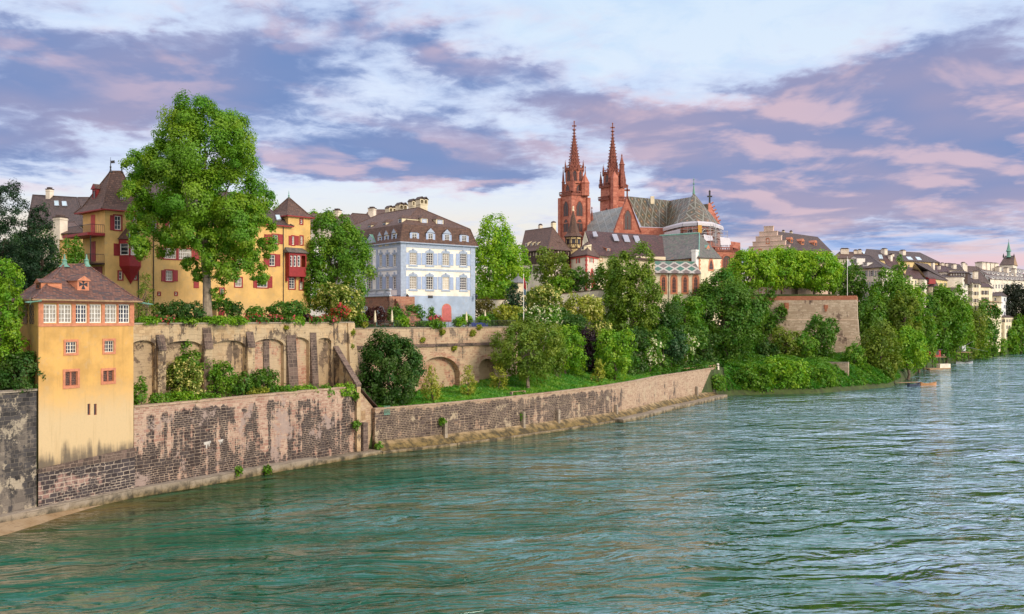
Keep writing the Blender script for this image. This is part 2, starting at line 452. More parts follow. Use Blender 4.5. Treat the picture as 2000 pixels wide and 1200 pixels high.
def water_mat():
    m, t, b = new_mat('river_water')
    p = t.new('ShaderNodeNewGeometry').outputs['Position']
    x, y, z = t.xyz(p)
    # flow runs along the bank, about 40 degrees off the view axis: stretch ripples across and along it
    rot = t.new('ShaderNodeVectorRotate'); rot.rotation_type = 'Z_AXIS'; t.l.new(p, rot.inputs['Vector']); rot.inputs['Angle'].default_value = R(-12)
    q = rot.outputs[0]
    wob = t.noise(q, .035, 4, .55, col=True)
    n = t.new('ShaderNodeVectorMath', operation='MULTIPLY_ADD'); t.l.new(wob, n.inputs[0]); n.inputs[1].default_value = (16, 9, 0); t.l.new(q, n.inputs[2])
    qq = n.outputs[0]
    a = t.noise(t.vmul(qq, (.050, .13, 1)), 1.0, 3, .5, .6)
    bq = t.noise(t.vmul(qq, (.15, .36, 1)), 1.0, 3, .5, 1.1)
    cq = t.noise(t.vmul(qq, (.5, 1.25, 1)), 1.0, 3, .5, .8)
    dq = t.noise(t.vmul(q, (3.5, 6.0, 1)), 1.0, 2, .6)
    calm = t.ramp(t.noise(q, .028, 4, .6), .36, .62, .30, 1.0)
    patch = t.ramp(t.add(t.noise(t.vmul(qq, (.018, .05, 1)), 1.0, 5, .62, .5), t.mul(t.ramp(x, -40, 60), .16)), .40, .72)
    h = t.add(t.mul(a, 2.2), t.mul(calm, t.add(t.mul(bq, 2.3), t.mul(cq, .42), t.mul(dq, .02))))
    bmp = t.new('ShaderNodeBump'); bmp.inputs['Strength'].default_value = 1.0; bmp.inputs['Distance'].default_value = 1.0
    t.l.new(h, bmp.inputs['Height'])
    # body colour: emerald melt water, browner over the gravel shallows by the near bank
    dist = t.sub(t.mul(t.add(x, 43.9), .838), t.mul(t.sub(y, 79.0), .545))
    sh = t.ramp(t.add(dist, t.mul(t.sub(t.noise(p, .12, 4), .5), 9)), 0.0, 16.0)
    body = t.mix(sh, (.050, .058, .016), (.001, .074, .036))
    body = t.mix(t.mul(t.ramp(bq, .35, .7), .5), body, (.002, .100, .052))
    near = t.mul(t.ramp(dist, 4.5, .5), t.ramp(y, 96, 84))
    body = t.mix(t.mul(near, .75), body, (.16, .10, .035))
    df = t.new('ShaderNodeBsdfDiffuse'); t.l.new(body, df.inputs[0])
    gl = t.new('ShaderNodeBsdfGlossy'); gl.inputs['Roughness'].default_value = .07; gl.inputs['Color'].default_value = (.82, .94, 1, 1)
    t.l.new(bmp.outputs[0], gl.inputs['Normal']); t.l.new(bmp.outputs[0], df.inputs['Normal'])
    fr = t.new('ShaderNodeFresnel'); fr.inputs['IOR'].default_value = 1.33; t.l.new(bmp.outputs[0], fr.inputs['Normal'])
    ms = t.new('ShaderNodeMixShader'); t.l.new(t.m('MINIMUM', t.mul(fr.outputs[0], t.add(.62, t.mul(patch, 1.9), t.mul(t.ramp(x, -12, 40), 1.7))), .90), ms.inputs[0])  # mirror share boosted in patches and towards the right to brighten reflections
    t.l.new(df.outputs[0], ms.inputs[1]); t.l.new(gl.outputs[0], ms.inputs[2])
    t.l.new(ms.outputs[0], t.n['Material Output'].inputs[0]); t.n.remove(b)
    return m
M = {}
M['water'] = water_mat()
M['leaf'] = leaf_mat()
M['needle'] = leaf_mat('needle', .12)
M['petal'] = leaf_mat('petal', .3)
M['bark'] = flat('bark', (.15, .11, .08), .9, .35, 2.5, bmp=.8)
M['bark_pale'] = flat('bark_pale', (.30, .24, .18), .9, .35, 1.5, bmp=.8)
M['soil'] = ground_mat('soil', (.035, .05, .015), (.06, .10, .02), (.10, .08, .04))
M['grass'] = ground_mat('meadow', (.045, .15, .012), (.10, .24, .02), (.03, .09, .01), .35)
M['gravel'] = ground_mat('gravel', (.30, .20, .10), (.38, .28, .17), (.16, .10, .05), .4)
M['terrace'] = ground_mat('garden_ground', (.05, .11, .02), (.09, .17, .03), (.20, .15, .09), .4)
M['paving'] = ground_mat('paving', (.30, .27, .23), (.36, .32, .27), (.2, .18, .15), .4)
M['yellow'] = plaster('ochre_render', (.76, .48, .17), .34, (.70, .49, .24), 17.5, 22)
M['tower_yellow'] = plaster('tower_render', (.66, .385, .115), .50, (.64, .48, .27), 8.2, 12.6, (4.4, 6.2))
M['salmon'] = flat('salmon_stone', (.56, .22, .12), .8, .15)
M['salmon_dark'] = flat('red_sandstone', (.42, .15, .09), .85, .2)
M['red'] = flat('oxblood_paint', (.30, .018, .022), .55, .12)
M['red_light'] = flat('red_stone_paint', (.52, .08, .07), .7, .15)
M['redlead'] = flat('raspberry_door', (.56, .14, .14), .55, .1)
M['white'] = flat('white_paint', (.80, .78, .74), .5, .05)
M['cream'] = plaster('cream_render', (.80, .70, .50), .22)
M['cream_pale'] = plaster('pale_render', (.80, .72, .60), .22)
M['ochre_pale'] = plaster('pale_ochre_render', (.72, .56, .28), .25)
M['pink'] = plaster('pink_render', (.72, .52, .43), .2)
M['house_white'] = plaster('house_white', (.86, .82, .72), .10)
M['house_side'] = plaster('house_side_white', (.82, .82, .82), .10)  # cooler copy of house_white; puts the town house flank's shade into the colour
M['lightblue'] = plaster('light_blue_render', (.40, .50, .66), .12)
M['blue_trim'] = flat('blue_grey_stone', (.36, .43, .55), .75, .1)
M['blue_shutter'] = flat('blue_grey_shutter', (.34, .43, .62), .6, .08)
M['grey_shutter'] = flat('grey_shutter', (.33, .35, .36), .6, .1)
M['green_shutter'] = flat('olive_shutter', (.28, .30, .16), .6, .1)
M['dark_shutter'] = flat('dark_shutter', (.07, .05, .045), .6, .1)
M['glass'] = glass_mat('window_glass', (.05, .055, .075))
M['curtain_dim'] = flat('window_curtain', (.30, .27, .23), .5, .3, 1.5)
M['curtain'] = flat('net_curtain', (.62, .56, .46), .8, .08)
M['lattice_glass'] = masonry('lattice_glass', (.02, .018, .022), (.05, .045, .05), (.30, .14, .09), .16, .16, 0, (.02, .02, .02), 0, None, 0, .018)
M['lead_glass'] = flat('leaded_glass', (.055, .04, .045), .35, .3)
M['tile_pav'] = tiles('plain_tiles_red', (.125, .055, .04), (.225, .108, .075), .34, .26, .4, .2, (.075, .055, .055))
M['tile_brown'] = tiles('plain_tiles_brown', (.085, .046, .034), (.155, .084, .058), .36, .3, .35, .12)
M['tile_dark'] = tiles('plain_tiles_dark', (.058, .039, .036), (.105, .069, .058), .4, .32, .3, .1)
M['tile_far'] = tiles('far_tiles', (.07, .05, .045), (.13, .085, .07), .9, .7, .3, .1)
M['tile_wine'] = tiles('plain_tiles_wine', (.055, .026, .027), (.115, .055, .050), .45, .4, .55, .15)
M['tile_speck'] = tiles('glazed_tiles_speckled', (.10, .10, .095), (.185, .16, .145), .55, .5, .25, .12, (.12, .145, .115))
M['roof_diamond'] = pattern_roof('lozenge_tiles', 4.4, 5.6, (.085, .075, .035), (.13, .09, .05), (.25, .25, .20), (.40, .21, .09), .070)
M['roof_nave'] = pattern_roof('lozenge_tiles_grey', 3.2, 4.6, (.22, .25, .25), (.27, .28, .26), (.29, .32, .31), (.4, .3, .2), .07, False, .4)
M['roof_green'] = pattern_roof('lozenge_tiles_green', 2.9, 3.9, (.05, .16, .105), (.17, .12, .10), (.48, .44, .38), (.5, .3, .2), .13, False, .15)
M['copper'] = flat('green_copper', (.15, .33, .26), .6, .2)
M['minster'] = masonry('minster_sandstone', (.41, .13, .088), (.60, .24, .165), (.42, .16, .11), 1.3, .65, .26, (.20, .085, .065), 1.0, None, 3.0, .03)
M['minster_dark'] = flat('minster_tracery', (.27, .095, .07), .9, .3, 1.2)
M['iron'] = flat('dark_iron', (.03, .03, .035), .5, .1)
M['steel'] = flat('galvanised_steel', (.45, .46, .48), .4, .1, metal=.6)
M['lime'] = flat('lime_paint', (.52, .49, .45), .9, .2)
M['sheet'] = flat('white_sheeting', (.56, .54, .58), .5, .08)
M['timber'] = flat('dark_timber', (.055, .028, .02), .7, .3, 4)
M['timber_tan'] = flat('weathered_timber', (.34, .22, .12), .8, .25, 3)
M['concrete'] = masonry('quay_ledge_stone', (.30, .25, .19), (.38, .32, .25), (.2, .16, .12), 2.2, .9, .20, (.06, .05, .035), .6, None, 9, .03, None, .1)
M['quay'] = masonry('quay_stone', (.36, .20, .15), (.56, .40, .30), (.52, .40, .30), .52, .23, 1.0, (.020, .016, .018), 1.5, ((.42, .32, .28), .44), 5.0, .030, 9.0, None, (5.2, 2.0, -.12))
M['quay_two'] = masonry('quay_stone_two', (.34, .215, .15), (.52, .38, .27), (.50, .39, .27), .54, .24, 1.02, (.048, .034, .032), 1.1, ((.52, .42, .29), .42), 21.0, .034, 6.4, .9, None, (12, 24, -.36))
M['arch'] = masonry('terrace_render', (.45, .31, .175), (.60, .44, .26), (.46, .33, .2), .8, .35, .36, (.075, .055, .042), 1.6, ((.56, .43, .27), .52), 2.0, .010, None, None, (15.4, 17.2, .22))
M['arch_brick'] = masonry('niche_brick', (.38, .18, .12), (.54, .34, .23), (.52, .40, .28), .6, .28, .42, (.07, .045, .035), 1.0, ((.54, .42, .27), .48), 4.0, .03)
M['arch_plain'] = masonry('niche_render', (.42, .29, .17), (.56, .41, .25), (.44, .32, .2), .8, .4, .32, (.10, .07, .05), 1.3, ((.50, .37, .23), .52), 6.5, .008, None, None, (12, 8.5, .25))
M['buttress'] = masonry('dark_buttress', (.09, .062, .052), (.19, .13, .105), (.28, .21, .16), .55, .34, .5, (.035, .026, .023), 1.0, None, 7, .03)
M['wall_three'] = masonry('upper_wall_stone', (.40, .25, .17), (.56, .41, .27), (.54, .43, .29), .65, .28, .42, (.10, .075, .058), 1.2, ((.55, .43, .28), .47), 13.0, .03)
M['pfalz'] = masonry('bastion_stone', (.44, .33, .23), (.62, .50, .37), (.36, .27, .19), .95, .42, .34, (.12, .08, .06), .9, None, 17.0, .04)
M['rubble'] = masonry('rubble_wall', (.13, .11, .095), (.25, .21, .17), (.20, .17, .135), .75, .38, .78, (.030, .028, .030), .6, ((.46, .39, .29), .475), 31.0, .03)
M['base_dark'] = masonry('plinth_stone', (.30, .18, .15), (.42, .28, .23), (.50, .41, .33), .55, .27, .80, (.022, .020, .024), .5, None, 8.0, .045, None, None, (4.6, 2.6, .35))

# ------------------------------------------------------------------ land and river
W = dict(L0=(-61.6, 38), A=(-43.9, 79), B=(-38, 92.6), C=(-17.4, 122), D=(0, 138), D5=(8.85, 148.5), E=(17.7, 159), F=(30.3, 182),
         G=(47.8, 210), H=(56.4, 216), I=(73.5, 220), I5=(85, 229), J=(98.7, 240), K=(107, 253), L=(126, 287), M=(144, 324), N=(170, 360),
         O=(212, 415), Q=(262, 476), S=(330, 530), T=(480, 640))
FARR = [(120, 26), (300, 27), (1500, 27)]
steep = [(0, -1.5), (.8, -1.5), (1.3, 3.2), (6, 5), (14, 11), (26, 18), (40, 21.5), (52, 23), (70, 23.5)]
stations = [
 (W['L0'], (-.9, .43), (-.9, .43), [(0, -2), (.9, -2), (1.4, 11.2), (6, 12.2), (9, 17), (12, 17.2), (20, 17.4), (40, 18), (70, 20)]),
 (W['A'], (-.9, .43), (-.85, .5), [(0, -2), (.9, -2), (1.4, 11.2), (6, 12.2), (9, 17), (12, 17.2), (20, 17.4), (40, 18), (70, 20)]),
 (W['B'], (-.819, .574), (-.75, .65), [(0, -2), (1.0, -2), (1.5, 8.6), (7.3, 8.7), (8.1, 17.2), (12, 17.2), (20, 17.3), (40, 18), (70, 20)]),
 (W['C'], (-.819, .574), (-.6, .8), [(0, -2), (2.3, -2), (2.9, 8.6), (9.0, 8.7), (9.8, 17.2), (13, 17.2), (20, 17.2), (40, 18), (70, 20)]),
 ((-16.6, 122.8), (-.8, .6), (-.6, .8), [(0, -2), (2.3, -2), (2.8, 5.6), (14.4, 6.2), (15.4, 16.35), (19, 16.4), (30, 16.5), (45, 17), (70, 20)]),
 (W['D'], (-.7, .71), (-.4, .92), [(0, -2), (2.3, -2), (2.8, 5.75), (15.8, 6.8), (16.8, 16.35), (22, 16.4), (34, 16.8), (50, 19), (70, 23)]),
 (W['D5'], (-.65, .76), (-.3, .95), [(0, -2), (2.3, -2), (2.8, 5.9), (13, 8.2), (18, 10.5), (27, 13.8), (38, 16.8), (54, 19), (66, 23)]),
 (W['E'], (-.6, .8), (-.2, .98), [(0, -2), (2.3, -2), (2.8, 6.0), (12, 8.4), (18, 10.5), (30, 14.5), (42, 17.5), (55, 20.5), (68, 24)]),
 (W['F'], (-.6, .8), (-.1, .99), [(0, -2), (2.3, -2), (2.8, 6.2), (8, 6.8), (14, 10), (30, 16.5), (44, 21), (55, 24), (70, 25.5)]),
 (W['G'], (-.6, .8), (0, 1), [(0, -2), (1.5, -1), (2.2, 6.2), (8, 6.8), (14, 9), (30, 15.5), (44, 21), (55, 24), (70, 25.5)]),
 (W['H'], (-.45, .89), (.02, 1), [(0, -.6), (2.2, .9), (9, 5.6), (12, 6.2), (18, 7.2), (34, 12), (50, 19), (60, 24.5), (75, 25.5)]),
 (W['I'], (-.2, .98), (.04, 1), [(0, -.6), (1.8, .9), (8, 5.6), (12, 6.2), (26, 7.8), (40, 9.5), (54, 12), (60, 25), (75, 25.5)]),
 (W['I5'], (-.2, .98), (.05, 1), [(0, -.6), (1.8, .9), (8, 5.4), (12, 6.2), (20, 6.8), (42, 8.2), (44.5, 25), (52, 25.3), (75, 25.5)]),
 (W['J'], (-.15, .99), (.06, 1), [(0, -.6), (1.5, .9), (7, 4.2), (12, 6.0), (17, 6.8), (25.5, 7.9), (28, 25), (40, 25.3), (75, 25.5)]),
 (W['K'], (-.2, .98), (.08, 1), [(0, -.6), (2, .9), (8, 4), (14, 7), (24, 12), (34, 17), (46, 21), (58, 23), (75, 24)]),
 (W['L'], (-.45, .89), (.12, .99), steep), (W['M'], (-.5, .87), (.2, .98), steep), (W['N'], (-.5, .87), (.25, .97), steep),
 (W['O'], (-.5, .87), (.3, .95), steep), (W['Q'], (-.45, .89), (.4, .92), steep), (W['S'], (-.4, .92), (.5, .87), steep), (W['T'], (-.4, .92), (.6, .8), steep)]
def land():
    mb = MB(); rows = []
    for b, d, fdir, prof in stations:
        b = Vector(b); d = Vector(d).normalized(); fd = Vector(fdir).normalized(); row = []
        for t, z in prof + FARR:
            q = b + d * min(t, 60) + fd * max(0, t - 60)
            row.append(Vector((q.x, q.y, z)))
        rows.append(row)
    for r0, r1 in zip(rows[:-1], rows[1:]):
        n = 4                                     # split between stations so that the slopes bend smoothly
        for s in range(n):
            f0, f1 = s / n, (s + 1) / n
            for i in range(len(r0) - 1):
                mb.face([r0[i].lerp(r1[i], f0), r0[i].lerp(r1[i], f1), r0[i+1].lerp(r1[i+1], f1), r0[i+1].lerp(r1[i+1], f0)])
    tag(mb.build('terrain', M['soil']), kind='structure')
land()
def bank_pt(px, D): return Vector((X(px, D), D))
mb = MB(); mb.face([(-2500, -300, -3.2), (3500, -300, -3.2), (3500, 6000, -3.2), (-2500, 6000, -3.2)])
tag(mb.build('ground', M['gravel']), kind='structure')
mb = MB(); mb.face([(-400, -250, 0), (2500, -250, 0), (2500, 2500, 0), (-400, 2500, 0)])
tag(mb.build('river', M['water']), kind='structure')
# gravel bank at the foot of the near quay
mb = MB()
gv = [(-62, 40, .1), (-45.2, 78, .55), (-44.6, 80.5, .45), (-42.8, 83.5, .30), (-40.6, 87.2, .06), (-40.0, 86.6, -.05), (-41.2, 82.0, -.05), (-41.6, 77, -.05), (-42.6, 70, -.05), (-58, 40, -.1)]
for a in range(1, 5):
    b0, b1 = gv[a], gv[a + 1] if a < 4 else gv[4]
quadsL = [(-64, 38, .6), (-50, 68, .62), (-45.4, 78, .60), (-43.9, 81.5, .50), (-42.0, 85.3, .34), (-39.6, 89.6, .05)]
quadsR = [(-60, 38, -.12), (-45.4, 68, -.12), (-41.6, 76.5, -.12), (-40.9, 80.3, -.12), (-40.4, 84.2, -.12), (-39.2, 89.3, -.1)]
for i in range(5):
    m0 = Vector(quadsL[i]).lerp(Vector(quadsR[i]), .5) + Vector((0, 0, .12)); m1 = Vector(quadsL[i+1]).lerp(Vector(quadsR[i+1]), .5) + Vector((0, 0, .12))
    mb.face([m0, quadsR[i], quadsR[i+1], m1]); mb.face([quadsL[i], m0, m1, quadsL[i+1]])
tag(mb.build('gravel_bank', M['gravel'], smooth=True), kind='structure')

# ------------------------------------------------------------------ facade frame
class Frame:
    """a vertical wall plane seen from outside: p0 left, p1 right (xy)"""
    def __init__(self, p0, p1):
        self.p0, self.p1 = V2(p0), V2(p1); self.d = (self.p1 - self.p0); self.L = self.d.length; self.d.normalize()
        self.inw = Vector((-self.d.y, self.d.x)); self.ang = math.atan2(self.d.y, self.d.x)
    def u(self, px):
        k = (px - 1000.0) / FOC
        return (k * self.p0.y - self.p0.x) / (self.d.x - k * self.d.y)
    def D(self, px): return self.p0.y + self.u(px) * self.d.y
    def z(self, px, py): return Z(py, self.D(px))
    def pt(self, u, inset=0.0): return self.p0 + self.d * u + self.inw * inset
    def p3(self, u, z, inset=0.0): return V3(self.pt(u, inset), z)
    def rect(self, x0, y0, x1, y1):
        u0, u1 = self.u(x0), self.u(x1); xm = (x0 + x1) / 2
        zb, zt = self.z(xm, y1), self.z(xm, y0)
        return (u0, zb, u1 - u0, zt - zb)

def wall_run(name, label, cat, pts, z0, th, mat, coping=None, group=None, cop_over=.12, cop_h=.18):
    """pts: list of (x, y, ztop) left to right as seen from the river"""
    root = thing(name, label, cat, (pts[0][0], pts[0][1], z0), group)
    mb, mc = MB(), MB()
    for a, b in zip(pts[:-1], pts[1:]):
        A, B = V2(a), V2(b); d = (B - A).normalized(); n = Vector((-d.y, d.x))
        mb.prism([A, B, B + n * th, A + n * th], z0, 0, None, True, False, [a[2], b[2], b[2], a[2]])
        if coping:
            o = -n * cop_over; q = n * (th + cop_over * .5)
            lo = [V3(A + o, a[2] + .004), V3(B + o, b[2] + .004), V3(B + q, b[2] + .004), V3(A + q, a[2] + .004)]
            hi = [p + Vector((0, 0, cop_h)) for p in lo]
            mc.face(hi); mc.face(list(reversed(lo)))
            for i in range(4):
                j = (i + 1) % 4; mc.face([lo[i], lo[j], hi[j], hi[i]])
    mb.build('wall_face', mat, root)
    if coping: mc.build('coping', coping, root)
    return root

# ------------------------------------------------------------------ quay walls
# ledge walk at the foot of the quay
def ledge():
    root = thing('stone_ledge', 'low stone ledge running along the water below the quay walls and tower', 'ledge', (-38, 93, 0))
    pts = [(-62, 40), (-43.9, 79.0), (-38.0, 92.2), (-34.0, 97.3), (-28.3, 106.6), (-23.8, 113.0), (-17.2, 122.2)]
    tops = [.95, .95, .9, .88, .85, .5, .75]; wid = [2.2, 2.2, 1.3, 2.2, 2.4, 2.6, 3.0]
    for i in range(len(pts) - 1):
        mb = MB(); A, B = Vector(pts[i]), Vector(pts[i + 1]); d = (B - A).normalized(); n = Vector((-d.y, d.x))
        mb.prism([A, B - d * .03, B - d * .03 + n * wid[i], A + n * wid[i]], -1, tops[i], None, True)
        mb.build('ledge_slab', M['concrete'], root)
ledge()
wall_run('rubble_wall', 'rough patched rubble stone wall between the tower and the left edge', 'wall',
         [(-62.6, 40, 11.6), (-48.0, 72.0, 11.5), (-42.98, 83.3, 11.45)], -1, .9, M['rubble'], M['concrete'])
q1 = wall_run('quay_wall', 'tall blackened pink stone quay wall right of the yellow tower', 'wall',
         [(-38.25, 93.25, 8.93), (-20.6, 121, 8.93)], -1, .8, M['quay'], M['quay_two'])
fq = Frame((-38.25, 93.25), (-20.6, 121))
for drips in (((405, 866, 1.3, .35), (404, 872, .35, .9), (407, 871, .2, .6)), ((431, 861, 1.1, .3), (428, 865, .2, .4))):
    x0 = drips[0][0]; u0, z0 = fq.u(x0), fq.z(x0, drips[0][1]); out = [(-.65, .2), (-.6, -.15), (-.3, -.2), (-.28, -.8), (-.05, -.75), (-.02, -.2), (.2, -.22), (.25, -.5), (.4, -.48), (.42, -.1), (.68, .1), (.6, .3)]
    mb = MB(); s_ = .75 if x0 < 420 else .55; mb.face([fq.p3(u0 + x*s_, z0 + z*s_, -.012) for x, z in out]); mb.build('lime_drip', M['lime'], q1)
# second quay wall, curving away
w2 = [(-18.35, 123.5, 5.75), (-9.0, 131.5, 5.8), (-1.2, 139.4, 5.85), (8.0, 150.0, 6.0), (16.3, 160.2, 6.15), (23.2, 171.2, 6.3), (29.2, 183.0, 6.4), (37.6, 196.5, 6.45), (46.2, 211.5, 6.5), (47.6, 216.5, 6.4)]
q2 = wall_run('quay_wall', 'long curving low quay wall of dark brick below the lawn', 'wall', w2, -1, .7, M['quay_two'], M['quay_two'])
mb = MB()
for a, b in zip(w2[:-2], w2[1:-1]):
    A, B = V2(a), V2(b); d = (B - A).normalized(); n = Vector((-d.y, d.x)); wv = 1.46
    mb.face([V3(A - n*wv, .45), V3(B - n*wv, .45), V3(B, 1.5), V3(A, 1.5)])
    mb.face([V3(A - n*wv, -1), V3(B - n*wv, -1), V3(B - n*wv, .45), V3(A - n*wv, .45)])
mb.build('footing', masonry('mossy_footing', (.34, .24, .13), (.46, .34, .2), (.3, .22, .13), 1.2, .5, .3, (.05, .045, .02), .7, ((.50, .40, .24), .45), 40, .03, None, 1.0), q2)
mb = MB()
for a, b in zip(w2[:-2], w2[1:-1]):
    A, B = V2(a), V2(b); d = (B - A).normalized(); n = Vector((-d.y, d.x)); wide = 3.3 if a[0] > 16 else 1.9
    mb.prism([A - n*wide, B - n*wide, B - n*1.45, A - n*1.45], -1, .62 if a[0] > 16 else .34, None, True)
mb.build('toe_kerb', M['concrete'], q2)
def post_on(px, py0, py1, pts, parent, wd=.5):
    for a, b in zip(pts[:-1], pts[1:]):
        f = Frame(a, b); u = f.u(px)
        if 0 <= u <= f.L:
            m_ = MB(); c = f.pt(u, -.35); m_.cube((c.x, c.y, f.z(px, py1)), wd, wd, f.z(px, py0) - f.z(px, py1), None, f.ang)
            m_.cube((c.x, c.y, f.z(px, py0)), wd*.8, wd*.8, .12, None, f.ang); m_.build('mooring_post', M['concrete'], parent)
for px, y0, y1 in ((867, 823, 858), (1019, 806, 846), (1087, 801, 828), (1200, 792, 812), (1358, 756, 776), (1390, 758, 770)): post_on(px, y0, y1, w2, q2)

# arched terrace wall
def arch_wall(name, label, fr, zt, zb, bays, th, mat, niche_mats, coping, u_end):
    root = thing(name, label, 'wall', V3(fr.p0, zb))
    front, sof = MB(), MB(); u = 0.0
    for k, (x0, x1, ys, yt, zfoot) in enumerate(bays):
        a0, a1 = fr.u(x0), fr.u(x1); xm = (x0 + x1) / 2; zs, zc = fr.z(xm, ys), fr.z(xm, yt)
        zf = zb if zfoot is None else zfoot
        front.face([fr.p3(u, zb), fr.p3(a0, zb), fr.p3(a0, zt), fr.p3(u, zt)])
        n = 14; c = (a0 + a1) / 2; rx = (a1 - a0) / 2; rz = zc - zs
        pts = [(c - rx * math.cos(math.pi * i / n), zs + rz * math.sin(math.pi * i / n)) for i in range(n + 1)]
        for p, q in zip(pts[:-1], pts[1:]):
            front.face([fr.p3(p[0], p[1]), fr.p3(q[0], q[1]), fr.p3(q[0], zt), fr.p3(p[0], zt)])
        if zf > zb: front.face([fr.p3(a0, zb), fr.p3(a1, zb), fr.p3(a1, zf), fr.p3(a0, zf)])
        sof = MB(); loop = [(a0, zf)] + pts + [(a1, zf)]
        for p, q in zip(loop[:-1], loop[1:]):
            sof.face([fr.p3(p[0], p[1]), fr.p3(p[0], p[1], th), fr.p3(q[0], q[1], th), fr.p3(q[0], q[1])])
        sof.build('arch_reveal', mat, root)
        nb = MB(); nb.face([fr.p3(a0 - .02, zf - .02, th), fr.p3(a1 + .02, zf - .02, th)] + [fr.p3(p[0], p[1], th) for p in reversed(pts)])
        nb.build('niche', niche_mats[k], root)
        u = a1
    front.face([fr.p3(u, zb), fr.p3(u_end, zb), fr.p3(u_end, zt), fr.p3(u, zt)])
    front.face([fr.p3(0, zt), fr.p3(u_end, zt), fr.p3(u_end, zt, th + .3), fr.p3(0, zt, th + .3)])
    front.build('wall_face', mat, root)
    c = MB(); c.box(fr.pt(-.1, -.12), fr.pt(u_end + .1, -.12), .75, zt + .004, zt + .16, None, 1); c.build('coping', coping, root)
    return root
fa = Frame((-44.2, 93.2), (-22.06, 128.0))
zt1 = 17.35
bays = [(255, 303, 677, 665, None), (320, 395.6, 680, 666, None), (412, 480, 679, 665, None), (494, 554.5, 676, 662, None), (559.6, 604, 672, 659, None), (619, 647, 669, 660, None)]
aw = arch_wall('terrace_wall', 'tall arcaded garden terrace wall with six blind arches under the big tree', fa, zt1, 7.5, bays, .55, M['arch'],
               [M['arch_plain'], M['arch_plain'], M['arch_plain'], M['arch_brick'], M['arch_brick'], M['arch_plain']], M['concrete'], fa.L)
def sloped_buttress(fr, x0, x1, y0, y1, dpt0, dpt1, parent, mat, lower=None):
    """weathered slope: leans out from dpt0 at the top to dpt1 at y1, then straight down to z=lower"""
    xm = (x0 + x1) / 2; a0, a1 = fr.u(x0), fr.u(x1); zt, zm = fr.z(xm, y0), fr.z(xm, y1)
    m_ = MB(); o = -.004
    T0, T1 = fr.p3(a0, zt, -dpt0), fr.p3(a1, zt, -dpt0); B0, B1 = fr.p3(a0, zm, -dpt1), fr.p3(a1, zm, -dpt1)
    m_.face([B0, B1, T1, T0]); m_.face([fr.p3(a0, zm, o), B0, T0, fr.p3(a0, zt, o)]); m_.face([B1, fr.p3(a1, zm, o), fr.p3(a1, zt, o), T1]); m_.face([T0, T1, fr.p3(a1, zt, o), fr.p3(a0, zt, o)])
    m_.build('buttress_slope', mat, parent)
    if lower is not None:
        m_ = MB(); m_.prism([fr.pt(a0, -dpt1*.7), fr.pt(a1, -dpt1*.7), fr.pt(a1, o), fr.pt(a0, o)], lower, zm, None, True); m_.build('buttress_pier', M['arch'], parent)
for spec in ((304, 319.6, 654, 685, .05, .6, 7.6), (395, 411, 640, 682, .05, .55, 7.6), (480, 494, 648, 679, .05, .5, 7.6)):
    sloped_buttress(fa, *spec[:6], aw, M['buttress'], spec[6])
for x0, x1, y0, y1, dp in ((519.7, 531, 663, 762, .0), (559, 577, 655, 770, .7), (605, 617, 650, 768, .6)):
    a0, a1 = fa.u(x0), fa.u(x1); xm = (x0 + x1) / 2; zt, zb = fa.z(xm, y0), 7.6; m_ = MB()
    base = .55 if dp == 0 else 0
    m_.face([fa.p3(a0, zb, base - dp*.7 - .25), fa.p3(a1, zb, base - dp*.7 - .25), fa.p3(a1, zt, base - .06), fa.p3(a0, zt, base - .06)])
    m_.face([fa.p3(a0, zb, base), fa.p3(a0, zb, base - dp*.7 - .25), fa.p3(a0, zt, base - .06), fa.p3(a0, zt, base)])
    m_.face([fa.p3(a1, zb, base - dp*.7 - .25), fa.p3(a1, zb, base), fa.p3(a1, zt, base), fa.p3(a1, zt, base - .06)])
    m_.build('dark_buttress', M['buttress'], aw)
# stair wall sloping from the terrace down to the end of the quay wall
s0 = fa.pt(fa.u(652), -.01); s1 = Vector((-20.3, 120.6))
fs = Frame(s0, s1)
root = thing('stair_wall', 'sloping stair wall with dark coping at the end of the arcaded wall', 'wall', V3(s0, 8))
mb = MB(); m2 = MB()
zA, zB = Z(681, s0.y), Z(756, s1.y)
inn = Vector((.75, .66)).normalized()
th = .6
mb.prism([s0, s1, s1 + fs.inw * th, s0 + fs.inw * th], -1, 0, None, True, False, [zA, zB, zB, zA])
mb.build('wall_face', M['arch'], root)
lo = [V3(s0 - fs.inw*.12, zA + .004), V3(s1 - fs.inw*.12, zB + .004), V3(s1 + fs.inw*(th+.1), zB + .004), V3(s0 + fs.inw*(th+.1), zA + .004)]; hi = [p + Vector((0, 0, .35)) for p in lo]
m2.face(hi)
for i in range(4): m2.face([lo[i], lo[(i+1) % 4], hi[(i+1) % 4], hi[i]])
m2.build('coping', M['buttress'], root)
u = fs.u(654) ; m3 = MB()
# corner pier of the terrace wall
root = thing('corner_buttress', 'battered stone corner pier where the two terrace walls meet', 'buttress', (-21.6, 128.5, 6))
mb = MB(); c0 = Vector((-22.06, 128.0)); dd = fa.d; nn = fa.inw
for (e0, e1, z0, z1) in ((0.9, .55, 5.5, 11.5), (.5, .15, 11.5, 17.33)):
    b = [c0 - dd*1.2 - nn*e0, c0 + dd*e0 - nn*e0, c0 + dd*e0 + nn*6, c0 - dd*1.2 + nn*6]
    t_ = [c0 - dd*1.2 - nn*e1, c0 + dd*e1 - nn*e1, c0 + dd*e1 + nn*6, c0 - dd*1.2 + nn*6]
    for i in range(4):
        j = (i+1) % 4; mb.face([V3(b[i], z0), V3(b[j], z0), V3(t_[j], z1), V3(t_[i], z1)])
    mb.face([V3(p, z1) for p in t_])
mb.build('pier', M['arch'], root)
